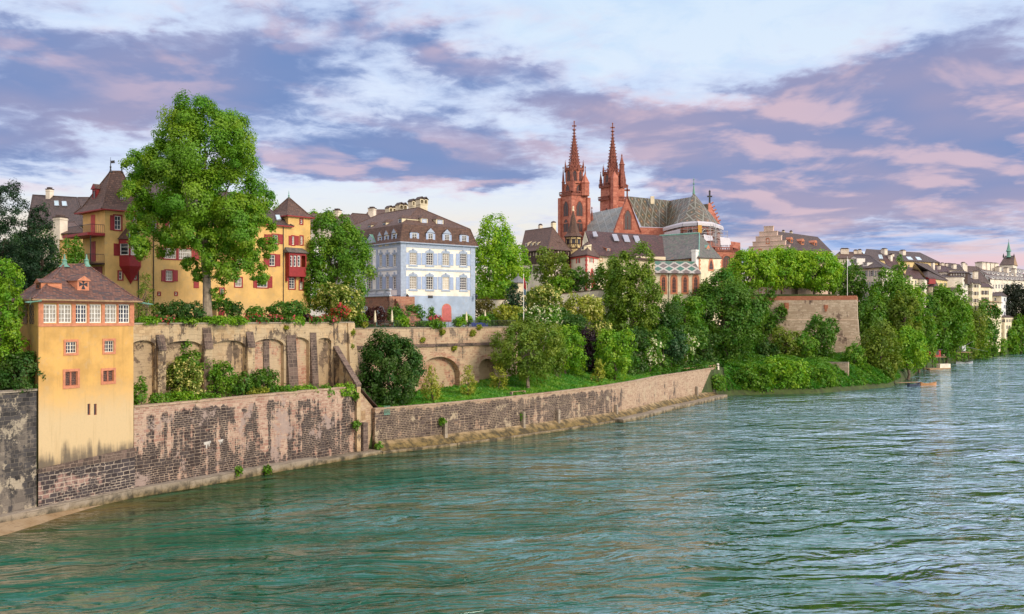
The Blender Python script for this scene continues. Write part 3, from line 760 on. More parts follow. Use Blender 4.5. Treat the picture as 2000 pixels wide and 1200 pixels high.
# second terrace wall with the big arch and the narrow niche
fw3 = Frame((-24.2, 132.7), (1.0, 158.4))
b3 = [(816, 898, 735, 697, 6.4), (936, 966, 714, 701, 6.6)]
w3 = arch_wall('upper_wall', 'pale stone terrace wall with one big blind arch and a narrow niche', fw3, 16.45, 5.2, b3, 1.1, M['wall_three'], [M['arch_brick'], M['arch_plain']], M['concrete'], fw3.L)
mb = MB()
zc0 = fw3.z(840, 672); mb.box(fw3.pt(0, -.004), fw3.pt(fw3.L, -.004), .28, zc0 - .45, zc0, None, -1); mb.build('string_course', M['buttress'], w3)
for x0, x1, ys, yt, zf in b3:
    m_ = MB(); a0, a1 = fw3.u(x0), fw3.u(x1); xm = (x0+x1)/2; zs, zc = fw3.z(xm, ys), fw3.z(xm, yt); n = 16; c = (a0+a1)/2; rx = (a1-a0)/2; rz = zc - zs; k = .7
    for i in range(n):
        t0, t1 = math.pi*i/n, math.pi*(i+1)/n
        f_ = lambda t, e: fw3.p3(c - (rx+e)*math.cos(t), zs + (rz+e)*math.sin(t), -.05)
        m_.face([f_(t0, .0), f_(t1, .0), f_(t1, k), f_(t0, k)])
        m_.face([f_(t0, k), f_(t1, k), f_(t1, k) + V3(fw3.inw*.046, 0), f_(t0, k) + V3(fw3.inw*.046, 0)])
    m_.build('arch_ring', M['arch_brick'], w3)
# bastion
ivl, ivr = (72.2, 272), (98.0, 262.0)
zp = Z(578, 264)
pf = thing('bastion_wall', 'high pale stone bastion wall with red brick parapet above the bank', 'wall', (85, 266, 6))
mb = MB(); fp = Frame(ivl, ivr); bk = fp.inw * 30
lev = [(5.5, 2.6), (12.6, 1.5), (12.75, 1.15), (17.6, .55), (17.75, .35), (zp - 1.2, 0)]
for (z0, o0), (z1, o1) in zip(lev[:-1], lev[1:]):
    b = [fp.pt(-2, -o0), fp.pt(fp.L + o0*.5, -o0), fp.pt(fp.L + o0*.5, 30), fp.pt(-2, 30)]
    t_ = [fp.pt(-2, -o1), fp.pt(fp.L + o1*.5, -o1), fp.pt(fp.L + o1*.5, 30), fp.pt(-2, 30)]
    for i in range(4):
        j = (i+1) % 4; mb.face([V3(b[i], z0), V3(b[j], z0), V3(t_[j], z1), V3(t_[i], z1)])
mb.build('wall_face', M['pfalz'], pf)
brick_red = masonry('parapet_brick', (.40, .13, .07), (.50, .20, .11), (.4, .25, .17), .5, .2, .1, (.12, .06, .05), .8, None, 3, .02)
mb = MB(); mb.prism([fp.pt(-2), fp.pt(fp.L), fp.pt(fp.L, .7), fp.pt(-2, .7)], zp - 1.2, zp, None, True); mb.prism([fp.pt(fp.L - .7, .7), fp.pt(fp.L, .7), fp.pt(fp.L, 30), fp.pt(fp.L - .7, 30)], zp - 1.2, zp, None, True)
mb.build('parapet', brick_red, pf)
for px, y0, y1, w_ in ((1536, 592, 610, 1.4), (1613, 596, 612, 1.2)):
    m_ = MB(); u, z0, z1 = fp.u(px), fp.z(px, y1), fp.z(px, y0)
    m_.prism([fp.pt(u - w_/2, -.16), fp.pt(u + w_/2, -.16), fp.pt(u + w_/2, -.004), fp.pt(u - w_/2, -.004)], z0, z1, None, True, True); m_.prism([fp.pt(u - w_/4, -.4), fp.pt(u + w_/4, -.4), fp.pt(u + w_/4, -.16), fp.pt(u - w_/4, -.16)], z0 + .5, z1, None, True, True); m_.build('red_patch', brick_red, pf)
# garden wall below the cathedral hill and a small brick wall on the bank
wall_run('garden_wall', 'pale plastered garden wall below the half timbered house', 'wall', [(X(930, 196), 196, Z(586, 196)), (X(1000, 206), 206, Z(586, 206)), (X(1168, 206), 206, Z(567, 206)), (X(1260, 214), 214, Z(567, 214))], 10, .6, M['cream_pale'], M['tile_brown'])
wall_run('bank_wall', 'short pink brick wall stub on the grassy bank below the bastion', 'wall', [(X(1612, 238), 238, Z(709, 238)), (X(1657, 235), 235, Z(709, 235))], 3, .8, M['pfalz'], M['concrete'])
wall_run('far_quay_wall', 'low crumbling stone quay wall beneath the far trees', 'wall', [(125, 288.5, 3.6), (143, 325, 3.8), (169, 361, 4.0), (211, 416, 4.2), (261, 477, 4.3), (329, 531, 4.5), (479, 641, 4.5)], -1, 1, M['wall_three'])

# ------------------------------------------------------------------ building kit
WCACHE = {}; WR = random.Random(4)
def _obj(name, me, parent, loc, ang):
    o = bpy.data.objects.new(name, me); COL.objects.link(o); o.parent = parent
    base = Vector((0, 0, 0)); pp = parent; rz = 0
    while pp is not None: base = base + Vector(pp.location) if rz == 0 else base; pp = pp.parent
    o.location = Vector(loc) - base; o.rotation_euler = (0, 0, ang)
    return o
def arch_pts(w, h, kind, n=8):
    """outline of an opening, from bottom left, up over the arch, to bottom right"""
    if kind == 'rect': return [(0, 0), (0, h), (w, h), (w, 0)]
    if kind == 'seg': rise = w * .18
    elif kind == 'round': rise = w / 2
    else: rise = w * .85
    zs = h - rise; p = [(0, 0)]
    if kind == 'point':
        for i in range(n + 1): t = i / n; p.append((w/2 * t, zs + rise * math.sin(math.pi/2 * t)**.85))
        for i in range(1, n + 1): t = 1 - i / n; p.append((w - w/2 * t, zs + rise * math.sin(math.pi/2 * t)**.85))
    else:
        for i in range(n + 1): t = math.pi * i / n; p.append((w/2 - w/2 * math.cos(t), zs + rise * math.sin(t)))
    return p + [(w, 0)]
def win_mesh(w, h, nx, nz, kind, frame, glass, fw=.09, bar=.045, centre=0.0):
    key = (round(w, 2), round(h, 2), nx, nz, kind, frame.name, glass.name)
    if key in WCACHE: return WCACHE[key]
    f, p = MB(), MB(); out = arch_pts(w, h, kind)
    cx, cz = w / 2, h / 2
    inn = [(x + (fw if x < cx - 1e-6 else (-fw if x > cx + 1e-6 else 0)), z + (fw if z < 1e-6 else -fw * (1 if z > h * .45 else 0))) for x, z in out]
    n = len(out)
    for i in range(n):
        j = (i + 1) % n; a, b, c, d = out[i], out[j], inn[j], inn[i]
        f.face([(b[0], -.03, b[1]), (a[0], -.03, a[1]), (d[0], -.03, d[1]), (c[0], -.03, c[1])])
        f.face([(d[0], -.03, d[1]), (d[0], .05, d[1]), (c[0], .05, c[1]), (c[0], -.03, c[1])])
    for i in range(1, nx):
        x = w * i / nx; b = bar * (1.9 if (centre and i * 2 == nx) else 1)
        top = h if kind in ('rect',) else h - w * .12
        f.prism([(x - b/2, -.02), (x + b/2, -.02), (x + b/2, .04), (x - b/2, .04)], fw * .5, top - fw * .5)
    for i in range(1, nz):
        z = h * i / nz; b = bar
        f.prism([(fw * .5, -.015), (w - fw * .5, -.015), (w - fw * .5, .035), (fw * .5, .035)], z - b/2, z + b/2, None, True, True)
    p.face([(x, .03, z) for x, z in reversed(out)])
    def me_of(mb, nm, mat):
        o = mb.build(nm, mat); me = o.data; bpy.data.objects.remove(o); return me
    WCACHE[key] = (me_of(f, 'window_frame', frame), me_of(p, 'window_pane', glass)); return WCACHE[key]

class Bld:
    """one building: an Empty with wall, roof, window ... children"""
    def __init__(self, name, label, cat, a, b, depth=None, z0=0, ze=0, c=None, d=None, group=None, root=None):
        self.a, self.b = V2(a), V2(b); self.f = Frame(a, b)
        self.c = V2(c) if c is not None else self.b + self.f.inw * depth
        self.d = V2(d) if d is not None else self.a + self.f.inw * depth
        self.z0, self.ze = z0, ze
        self.root = root or thing(name, label, cat, V3((self.a + self.b) / 2, z0), group)
        self.left = Frame(self.d, self.a); self.right = Frame(self.b, self.c)
        self.holes = {'front': [], 'left': [], 'right': []}
    def fr(self, s): return {'front': self.f, 'left': self.left, 'right': self.right}[s]
    def walls(self, mat, mats=None, back=True, rev=.16, ztop=None):
        mats = mats or {}
        mb = MB()
        for s in ('front', 'right', 'left'):
            fr = self.fr(s); H = self.holes[s]; m = mats.get(s, mat); zt = ztop or self.ze
            us = sorted({0, fr.L} | {x for h in H for x in (h[0], h[0] + h[2]) if 0 < x < fr.L})
            zs = sorted({self.z0, zt} | {x for h in H for x in (h[1], h[1] + h[3]) if self.z0 < x < zt})
            for i in range(len(us) - 1):
                for j in range(len(zs) - 1):
                    um, zm = (us[i] + us[i+1]) / 2, (zs[j] + zs[j+1]) / 2
                    if any(h[0] < um < h[0] + h[2] and h[1] < zm < h[1] + h[3] for h in H): continue
                    mb.face([fr.p3(us[i], zs[j]), fr.p3(us[i+1], zs[j]), fr.p3(us[i+1], zs[j+1]), fr.p3(us[i], zs[j+1])], m)
            for (u, z, w_, h_) in H:
                q = [(u, z), (u + w_, z), (u + w_, z + h_), (u, z + h_)]
                for k in range(4):
                    p, r = q[k], q[(k+1) % 4]
                    mb.face([fr.p3(*p), fr.p3(*p, rev), fr.p3(*r, rev), fr.p3(*r)], m)
        if back: mb.face([V3(self.c, self.z0), V3(self.d, self.z0), V3(self.d, ztop or self.ze), V3(self.c, ztop or self.ze)], mat)
        self.wall = mb.build('wall', mat, self.root)
    def win(self, s, r, nx=2, nz=3, kind='rect', frame='white', glass='glass', sur=None, sw=.16, hole=True, px=True, name='window', centre=0, fw=.09, bar=.05, proud=None):
        """r: photo rectangle (px) or (u, z, w, h)"""
        fr = self.fr(s) if isinstance(s, str) else s
        u, z, w_, h_ = fr.rect(*r) if px else r
        if hole and kind == 'rect' and isinstance(s, str): self.holes[s].append((u, z, w_, h_)); ins = .10
        else: ins = -.035 if proud is None else proud
        if glass == 'glass' and WR.random() < .3: glass = 'curtain_dim'
        fm, pm = win_mesh(w_, h_, nx, nz, kind, M[frame], M[glass], fw, bar, centre)
        o = _obj(name, fm, self.root, fr.p3(u, z, ins), fr.ang)
        p = bpy.data.objects.new('pane', pm); COL.objects.link(p); p.parent = o
        if sur:
            m_ = MB(); out = arch_pts(w_, h_, kind); n = len(out); c = (w_/2, h_/2)
            ex = [(x + (-sw if x < c[0] - 1e-6 else sw if x > c[0] + 1e-6 else 0), zz + (-sw if zz < 1e-6 else sw if zz > h_ * .45 else 0)) for x, zz in out]
            y0, y1 = -.06 - ins, .004 - ins
            if ins < 0: y0, y1 = -.05, .06
            for i in range(n):
                j = (i+1) % n; a, b, cc, d = ex[i], ex[j], out[j], out[i]
                m_.face([(b[0], y0, b[1]), (a[0], y0, a[1]), (d[0], y0, d[1]), (cc[0], y0, cc[1])])
                m_.face([(a[0], y0, a[1]), (b[0], y0, b[1]), (b[0], y1, b[1]), (a[0], y1, a[1])])
                m_.face([(cc[0], y0, cc[1]), (d[0], y0, d[1]), (d[0], y1, d[1]), (cc[0], y1, cc[1])])
            so = m_.build('surround', M[sur]); so.parent = o
        return (u, z, w_, h_)
    def shutter(self, s, r, mat='red', px=True, slats=True, name='shutter'):
        fr = self.fr(s) if isinstance(s, str) else s
        u, z, w_, h_ = fr.rect(*r) if px else r
        key = ('sh', round(w_, 2), round(h_, 2), mat)
        if key not in WCACHE:
            m_ = MB(); e = min(.08, w_ * .18)
            m_.prism([(0, -.05), (w_, -.05), (w_, -.006), (0, -.006)], 0, h_, None, True, True)
            for (x0, x1, za, zb) in ((0, e, 0, h_), (w_ - e, w_, 0, h_), (e, w_ - e, 0, e), (e, w_ - e, h_ - e, h_), (e, w_ - e, h_*.5 - e/2, h_*.5 + e/2)):
                m_.prism([(x0, -.075), (x1, -.075), (x1, -.05), (x0, -.05)], za, zb, None, True, True)
            k = max(3, int(h_ / .22))
            for i in range(k):
                zz = e + (h_ - 2*e) * (i + .2) / k
                m_.face([(e, -.068, zz), (w_ - e, -.068, zz), (w_ - e, -.051, zz + (h_ - 2*e)/k*.7), (e, -.051, zz + (h_ - 2*e)/k*.7)])
            o = m_.build('shutter', M[mat]); WCACHE[key] = o.data; bpy.data.objects.remove(o)
        return _obj(name, WCACHE[key], self.root, fr.p3(u, z, 0), fr.ang)
    def shutters(self, s, rect, w_, mat, gap=.02, both=(1, 1)):
        u, z, ww, hh = rect
        if both[0]: self.shutter(s, (u - w_ - gap, z, w_, hh), mat, False)
        if both[1]: self.shutter(s, (u + ww + gap, z, w_, hh), mat, False)
    def part(self, name, mb, mat=None, parent=None): return mb.build(name, mat, parent or self.root)
    def band(self, s, z0, z1, proud, mat, name='string_course', u0=0, u1=None):
        fr = self.fr(s); u1 = fr.L if u1 is None else u1; m_ = MB()
        m_.prism([fr.pt(u0, -proud), fr.pt(u1, -proud), fr.pt(u1, -.003), fr.pt(u0, -.003)], z0, z1, None, True, True)
        return self.part(name, m_, M[mat])
    def roof(self, r1, r2, mat, over=.5, profile=((0, 0), (1, 1)), ze=None, name='roof', corners=None, soffit='timber', gable=None, thick=.14):
        """loft from the eaves quad a,b,c,d to the ridge r1-r2 (r1 serves a,d; r2 serves b,c)"""
        a, b, c, d = corners or (self.a, self.b, self.c, self.d); ze = self.ze if ze is None else ze
        cen = (a + b + c + d) / 4; q = []
        P = [a, b, c, d]
        for i in range(4):     # push corners out
            p0, p1, p2 = P[i-1], P[i], P[(i+1) % 4]; e1 = (p1 - p0).normalized(); e2 = (p2 - p1).normalized()
            n1 = Vector((e1.y, -e1.x)); n2 = Vector((e2.y, -e2.x)); k = 1 + n1.dot(n2)
            q.append(p1 + (n1 + n2) / max(.3, k) * over)
        r1, r2 = Vector(r1), Vector(r2); R_ = [r1, r2, r2, r1]
        rings = []
        for f, h in profile:
            rings.append([V3(q[i].lerp(V2(R_[i]), f), ze + (R_[i].z - ze) * h) for i in range(4)])
        m_ = MB()
        for k in range(len(rings) - 1):
            A, B = rings[k], rings[k+1]
            for i in range(4):
                j = (i+1) % 4
                pts = [A[i], A[j], B[j], B[i]]
                u_ = [pts[0]]
                for p in pts[1:]:
                    if (p - u_[-1]).length > 1e-4: u_.append(p)
                if (u_[0] - u_[-1]).length < 1e-4: u_.pop()
                if len(u_) > 2: m_.face(u_, (gable if gable and i in (1, 3) else mat))
        if profile[-1][0] < 1: m_.face(rings[-1], mat)
        lo = [p - Vector((0, 0, thick)) for p in rings[0]]
        for i in range(4):
            j = (i+1) % 4; m_.face([lo[i], lo[j], rings[0][j], rings[0][i]], M[soffit])
        m_.face(list(reversed(lo)), M[soffit])
        # ridge caps
        if (r2 - r1).length > .5: m_.tube(r1, r2, .11, .11, 5, mat)
        for i in range(4):
            for k in range(len(rings) - 1):
                if not gable and (rings[k+1][i] - rings[k][i]).length > .5: m_.tube(rings[k][i], rings[k+1][i], .10, .10, 5, mat, False)
        return self.part(name, m_, None)
    def chimney(self, c, sx, sy, z0, z1, mat='cream', cap='tile_brown', kind='cap', rot=None):
        rot = self.f.ang if rot is None else rot
        m_ = MB(); m_.cube((c[0], c[1], z0), sx, sy, z1 - z0, None, rot); m_.cube((c[0], c[1], z1 - .35), sx * 1.12, sy * 1.12, .14, None, rot)
        o = self.part('chimney', m_, M[mat]); k = MB()
        if kind == 'cap': k.cube((c[0], c[1], z1 + .004), sx * 1.15, sy * 1.15, .16, None, rot); k.cube((c[0], c[1], z1 + .17), sx * .7, sy * .7, .3, None, rot)
        else:
            k.lathe((c[0], c[1], z1 + .01), [(sx * .75, 0), (sx * .5, .4), (.02, .55)], 4, None, rot + math.pi/4)
        self.part('chimney_cap', k, M[cap], o); return o
    def dormer(self, fr, u, z, w_, h_, out, deep, roofmat='tile_brown', wall='cream', frame='white', kind='hip', nx=2, nz=3, glass='glass', rh=.5, side=None, sur=None, window=True):
        """box dormer: face stands at inset -out.. from frame fr, running back deep"""
        m_ = MB(); A, B = fr.pt(u, out), fr.pt(u + w_, out); C, D = fr.pt(u + w_, out + deep), fr.pt(u, out + deep)
        m_.prism([A, B, C, D], z - .4, z + h_, None, False)
        o = self.part('dormer', m_, M[wall])
        r = MB(); e = .16; zt = z + h_
        a, b = fr.p3(u - e, zt + .01, out - e), fr.p3(u + w_ + e, zt + .01, out - e); c, d = fr.p3(u + w_ + e, zt + .01, out + deep), fr.p3(u - e, zt + .01, out + deep)
        if kind == 'gable':
            f, g_ = fr.p3(u + w_/2, zt + rh, out - e), fr.p3(u + w_/2, zt + rh, out + deep)
            r.face([a, f, g_, d], M[roofmat]); r.face([b, c, g_, f], M[roofmat]); r.face([a, b, f], M[wall if sur is None else sur])
        elif kind == 'hip':
            f, g_ = fr.p3(u + w_/2, zt + rh, out + w_*.35), fr.p3(u + w_/2, zt + rh, out + deep)
            r.face([a, f, g_, d], M[roofmat]); r.face([b, c, g_, f], M[roofmat]); r.face([a, b, f], M[roofmat])
        else:
            f, g_ = fr.p3(u + w_ + e, zt + rh, out + deep), fr.p3(u - e, zt + rh, out + deep)
            r.face([a, b, f, g_], M[roofmat]); r.face([a, g_, d], M[wall]); r.face([b, c, f], M[wall])
        r.face([d, c, b, a], M[roofmat]); self.part('dormer_roof', r, None, o)
        if not window: return o
        ww, hh = w_ * .7, h_ * .78
        fm, pm = win_mesh(ww, hh, nx, nz, 'rect', M[frame], M[glass], .07, .05)
        wo = _obj('dormer_window', fm, o, Vector(fr.p3(u + w_*.15, z + h_*.1, out - .04)), fr.ang); 
        pn = _obj('dormer_pane', pm, o, Vector(fr.p3(u + w_*.15, z + h_*.1, out - .04)), fr.ang)
        if side:
            for s in (-1, 1):
                k = MB(); u0 = u + w_*.15 - w_*.3 if s < 0 else u + w_*.85; k.prism([fr.pt(u0, out - .1), fr.pt(u0 + w_*.3, out - .1), fr.pt(u0 + w_*.3, out - .005), fr.pt(u0, out - .005)], z + h_*.08, z + h_*.9, None, True, True); self.part('dormer_shutter', k, M[side], o)
        return o
    def skylight(self, p4, mat='sky_glass', name='skylight'):
        """four 3D points lying on a roof slope; raised a little along the normal"""
        p4 = [Vector(p) for p in p4]; n = (p4[1] - p4[0]).cross(p4[3] - p4[0]).normalized()
        if n.z < 0: n = -n
        m_ = MB(); hi = [p + n * .12 for p in p4]; m_.face(hi)
        for i in range(4): m_.face([p4[i] - n*.1, p4[(i+1) % 4] - n*.1, hi[(i+1) % 4], hi[i]])
        o = self.part(name, m_, M['steel'])
        k = MB(); c = sum(hi, Vector((0, 0, 0))) / 4; k.face([c + (p - c) * .86 + n * .01 for p in hi]); self.part('skylight_pane', k, M[mat], o)
    def pipe(self, s, u, z0, z1, mat='iron'):
        fr = self.fr(s); m_ = MB(); m_.tube(fr.p3(u, z0, -.08), fr.p3(u, z1, -.08), .06, .06, 6); self.part('drainpipe', m_, M[mat])
M['sky_glass'] = flat('roof_glass', (.45, .60, .66), .15, .1)
def finial(bld, p, h, mat, r=.12, name='finial', ball=True):
    m_ = MB(); m_.lathe(p, [(r*2.6, 0), (r*1.2, h*.12), (r*.8, h*.3), (r*1.5, h*.36), (r*.6, h*.44), (r*.35, h*.8), (0, h)], 6); bld.part(name, m_, M[mat])
def roof_uv_pt(fr, px, py, plane):
    """point where the sight line through a photo pixel meets the plane (p0, n)"""
    o = Vector((0, 0, EYE)); d = Vector(((px - 1000) / FOC, 1, (622 - py) / FOC)); p0, n = plane
    return o + d * ((p0 - o).dot(n) / d.dot(n))
def plane3(a, b, c): a, b, c = Vector(a), Vector(b), Vector(c); return (a, (b - a).cross(c - a).normalized())

def shifted(fr, inset): return Frame(fr.pt(0, inset), fr.pt(fr.L, inset))
def dormer_px(b, fr, x0, y0, x1, y1, inset, deep, **kw):
    f2 = shifted(fr, inset); u, z, w_, h_ = f2.rect(x0, y0, x1, y1)
    return b.dormer(f2, u, z, w_, h_, 0, deep, **kw), f2, (u, z, w_, h_)

# ------------------------------------------------------------------ yellow tower on the quay
def river_tower():
    b = Bld('river_tower', 'square ochre tower with a hipped tile roof standing on the quay wall', 'tower', (-42.9, 83.5), (-38.2, 93), None, 4.2, 19.75, (-43.5, 99.5), (-48.2, 90))
    f = b.f
    pl = MB(); q = [f.pt(-.12, -.14), f.pt(f.L + .05, -.14), b.c, b.d]
    pl.prism(q, -1, 0, None, True, False, [4.15, 4.75, 4.75, 4.15]); b.part('plinth', pl, M['base_dark'])
    lip = MB(); lip.prism([f.pt(-.14, -.2), f.pt(f.L + .05, -.2), f.pt(f.L + .05, -.004), f.pt(-.14, -.004)], 4.0, 0, None, True, True, [4.35, 4.95, 4.95, 4.35]); b.part('plinth_ledge', lip, M['buttress'])
    xs = [(84, 111), (114, 140), (147, 170), (174, 198), (204, 228), (231, 253)]
    zb, zt = 17.42, 19.74
    rs = [b.win('front', (x0, 595, x1, 631), 4, 4, 'rect', 'white', 'glass', fw=.10, bar=.055, centre=1) for x0, x1 in xs]
    band = MB()
    def strip(u0, u1, z0, z1, e=.07): band.prism([f.pt(u0, -e), f.pt(u1, -e), f.pt(u1, -.004), f.pt(u0, -.004)], z0, z1, None, True, True)
    zlo = min(r[1] for r in rs) - .02; zhi = max(r[1] + r[3] for r in rs) + .02
    strip(-.03, f.L + .03, zlo - .28, zlo); strip(-.03, f.L + .03, zhi, zt)
    cuts = [-.03] + [v for r in rs for v in (r[0], r[0] + r[2])] + [f.L + .03]
    for i in range(0, len(cuts), 2): strip(cuts[i], cuts[i+1], zlo, zhi, .072)
    b.part('window_band', band, M['salmon'])
    lb = b.left; m_ = MB(); m_.prism([lb.pt(lb.L - 2.2, -.05), lb.pt(lb.L, -.05), lb.pt(lb.L, -.004), lb.pt(lb.L - 2.2, -.004)], zlo - .25, zt, None, True, True); b.part('side_band', m_, M['tower_yellow'])
    for x0, x1, y0, y1 in ((125, 152, 666, 692), (200.5, 225, 664, 690)): b.win('front', (x0 + 3, y0 + 2, x1 - 3, y1 - 2), 4, 3, 'rect', 'cream_pale', 'glass', 'salmon', .22, bar=.045, centre=1, fw=.06)
    for x0, x1, y0, y1 in ((123, 155, 722, 758), (197, 226, 720, 750)): b.win('front', (x0 + 4, y0 + 4, x1 - 4, y1 - 4), 2, 1, 'rect', 'salmon_dark', 'lattice_glass', 'salmon', .24, bar=.09, centre=1, fw=.06)
    for x0, x1 in ((171, 176.5), (183.5, 189)): b.win('front', (x0, 789, x1, 811), 1, 1, 'rect', 'salmon_dark', 'lead_glass', fw=.03)
    b.win('left', (54, 665, 59, 690), 1, 1, 'rect', 'salmon', 'lead_glass', 'salmon', .12, fw=.03)
    for x0, x1 in ((46, 54), (59, 68)): b.shutter('left', (x0, 596, x1, 633), 'chevron')
    b.walls(M['tower_yellow'])
    b.roof(P3(126, 517, 91.5), P3(169, 517, 94.5), M['tile_pav'], .75, ((0, 0), (.16, .12), (1, 1)), soffit='timber_tan')
    corn = MB()
    for fr in (b.f, b.left): corn.prism([fr.pt(-.2, -.2), fr.pt(fr.L + .2, -.2), fr.pt(fr.L + .2, -.004), fr.pt(-.2, -.004)], 19.55, 19.72, None, True, True)
    b.part('cornice', corn, M['salmon'])
    o, f2, (u, z, w_, h_) = dormer_px(b, f, 151, 549, 174, 567, 1.0, 2.6, roofmat='tile_pav', wall='salmon', kind='gable', rh=.5, window=False)
    k = MB(); c, s = f2.p3(u + w_/2, z + h_*.62, -.02), h_ * .52
    for a in range(4):
        t = a * math.pi / 2; dx, dz = math.cos(t), math.sin(t)
        pts = [(dx*.10 - dz*.08, dz*.10 + dx*.08), (dx*.10 + dz*.08, dz*.10 - dx*.08), (dx + dz*.5, dz - dx*.5), (dx - dz*.5, dz + dx*.5)]
        k.face([c + V3(f2.d * (x*s), z_*s) for x, z_ in pts])
    k.face([c + V3(f2.d*(x*s), y*s) - V3(f2.inw*.004, 0) for x, y in ((-.14, -.14), (.14, -.14), (.14, .14), (-.14, .14))])
    b.part('cross_opening', k, M['iron'], o)
    dormer_px(b, b.left, 70, 553, 80, 566, .7, 1.8, roofmat='tile_pav', wall='salmon', kind='gable', rh=.4, nx=1, nz=1, frame='salmon', glass='lead_glass')
    for px, py, D in ((126, 517, 91.5), (169, 517, 94.5)):
        m_ = MB(); p = P3(px, py, D); m_.lathe(p - Vector((0, 0, .25)), [(.55, 0), (.28, .25), (.2, .55), (.27, .7), (.12, .8), (.05, 1.25), (0, 1.3)], 8); b.part('roof_finial', m_, M['copper'], )
    for base, dr in ((V3(b.f.pt(-.6, -.6), 19.55), Vector((-.55, -.5, -.12))), (V3(b.f.pt(b.f.L + .6, -.6), 19.55), Vector((.85, -.1, -.14)))):
        m_ = MB(); m_.tube(base - dr * .5, base + dr * .9, .11, .07, 6); m_.tube(base + dr*.9, base + dr*1.35 + Vector((0, 0, .05)), .10, .02, 6)
        m_.tube(base + dr*.75, base + dr*.75 + Vector((0, 0, .4)), .03, .01, 4); m_.tube(base + dr*.6, base + dr*.8 + Vector((0, 0, -.3)), .03, .01, 4); b.part('gargoyle', m_, M['copper'])
    return b
M['chevron'] = chevron_mat('chevron_paint')
river_tower()

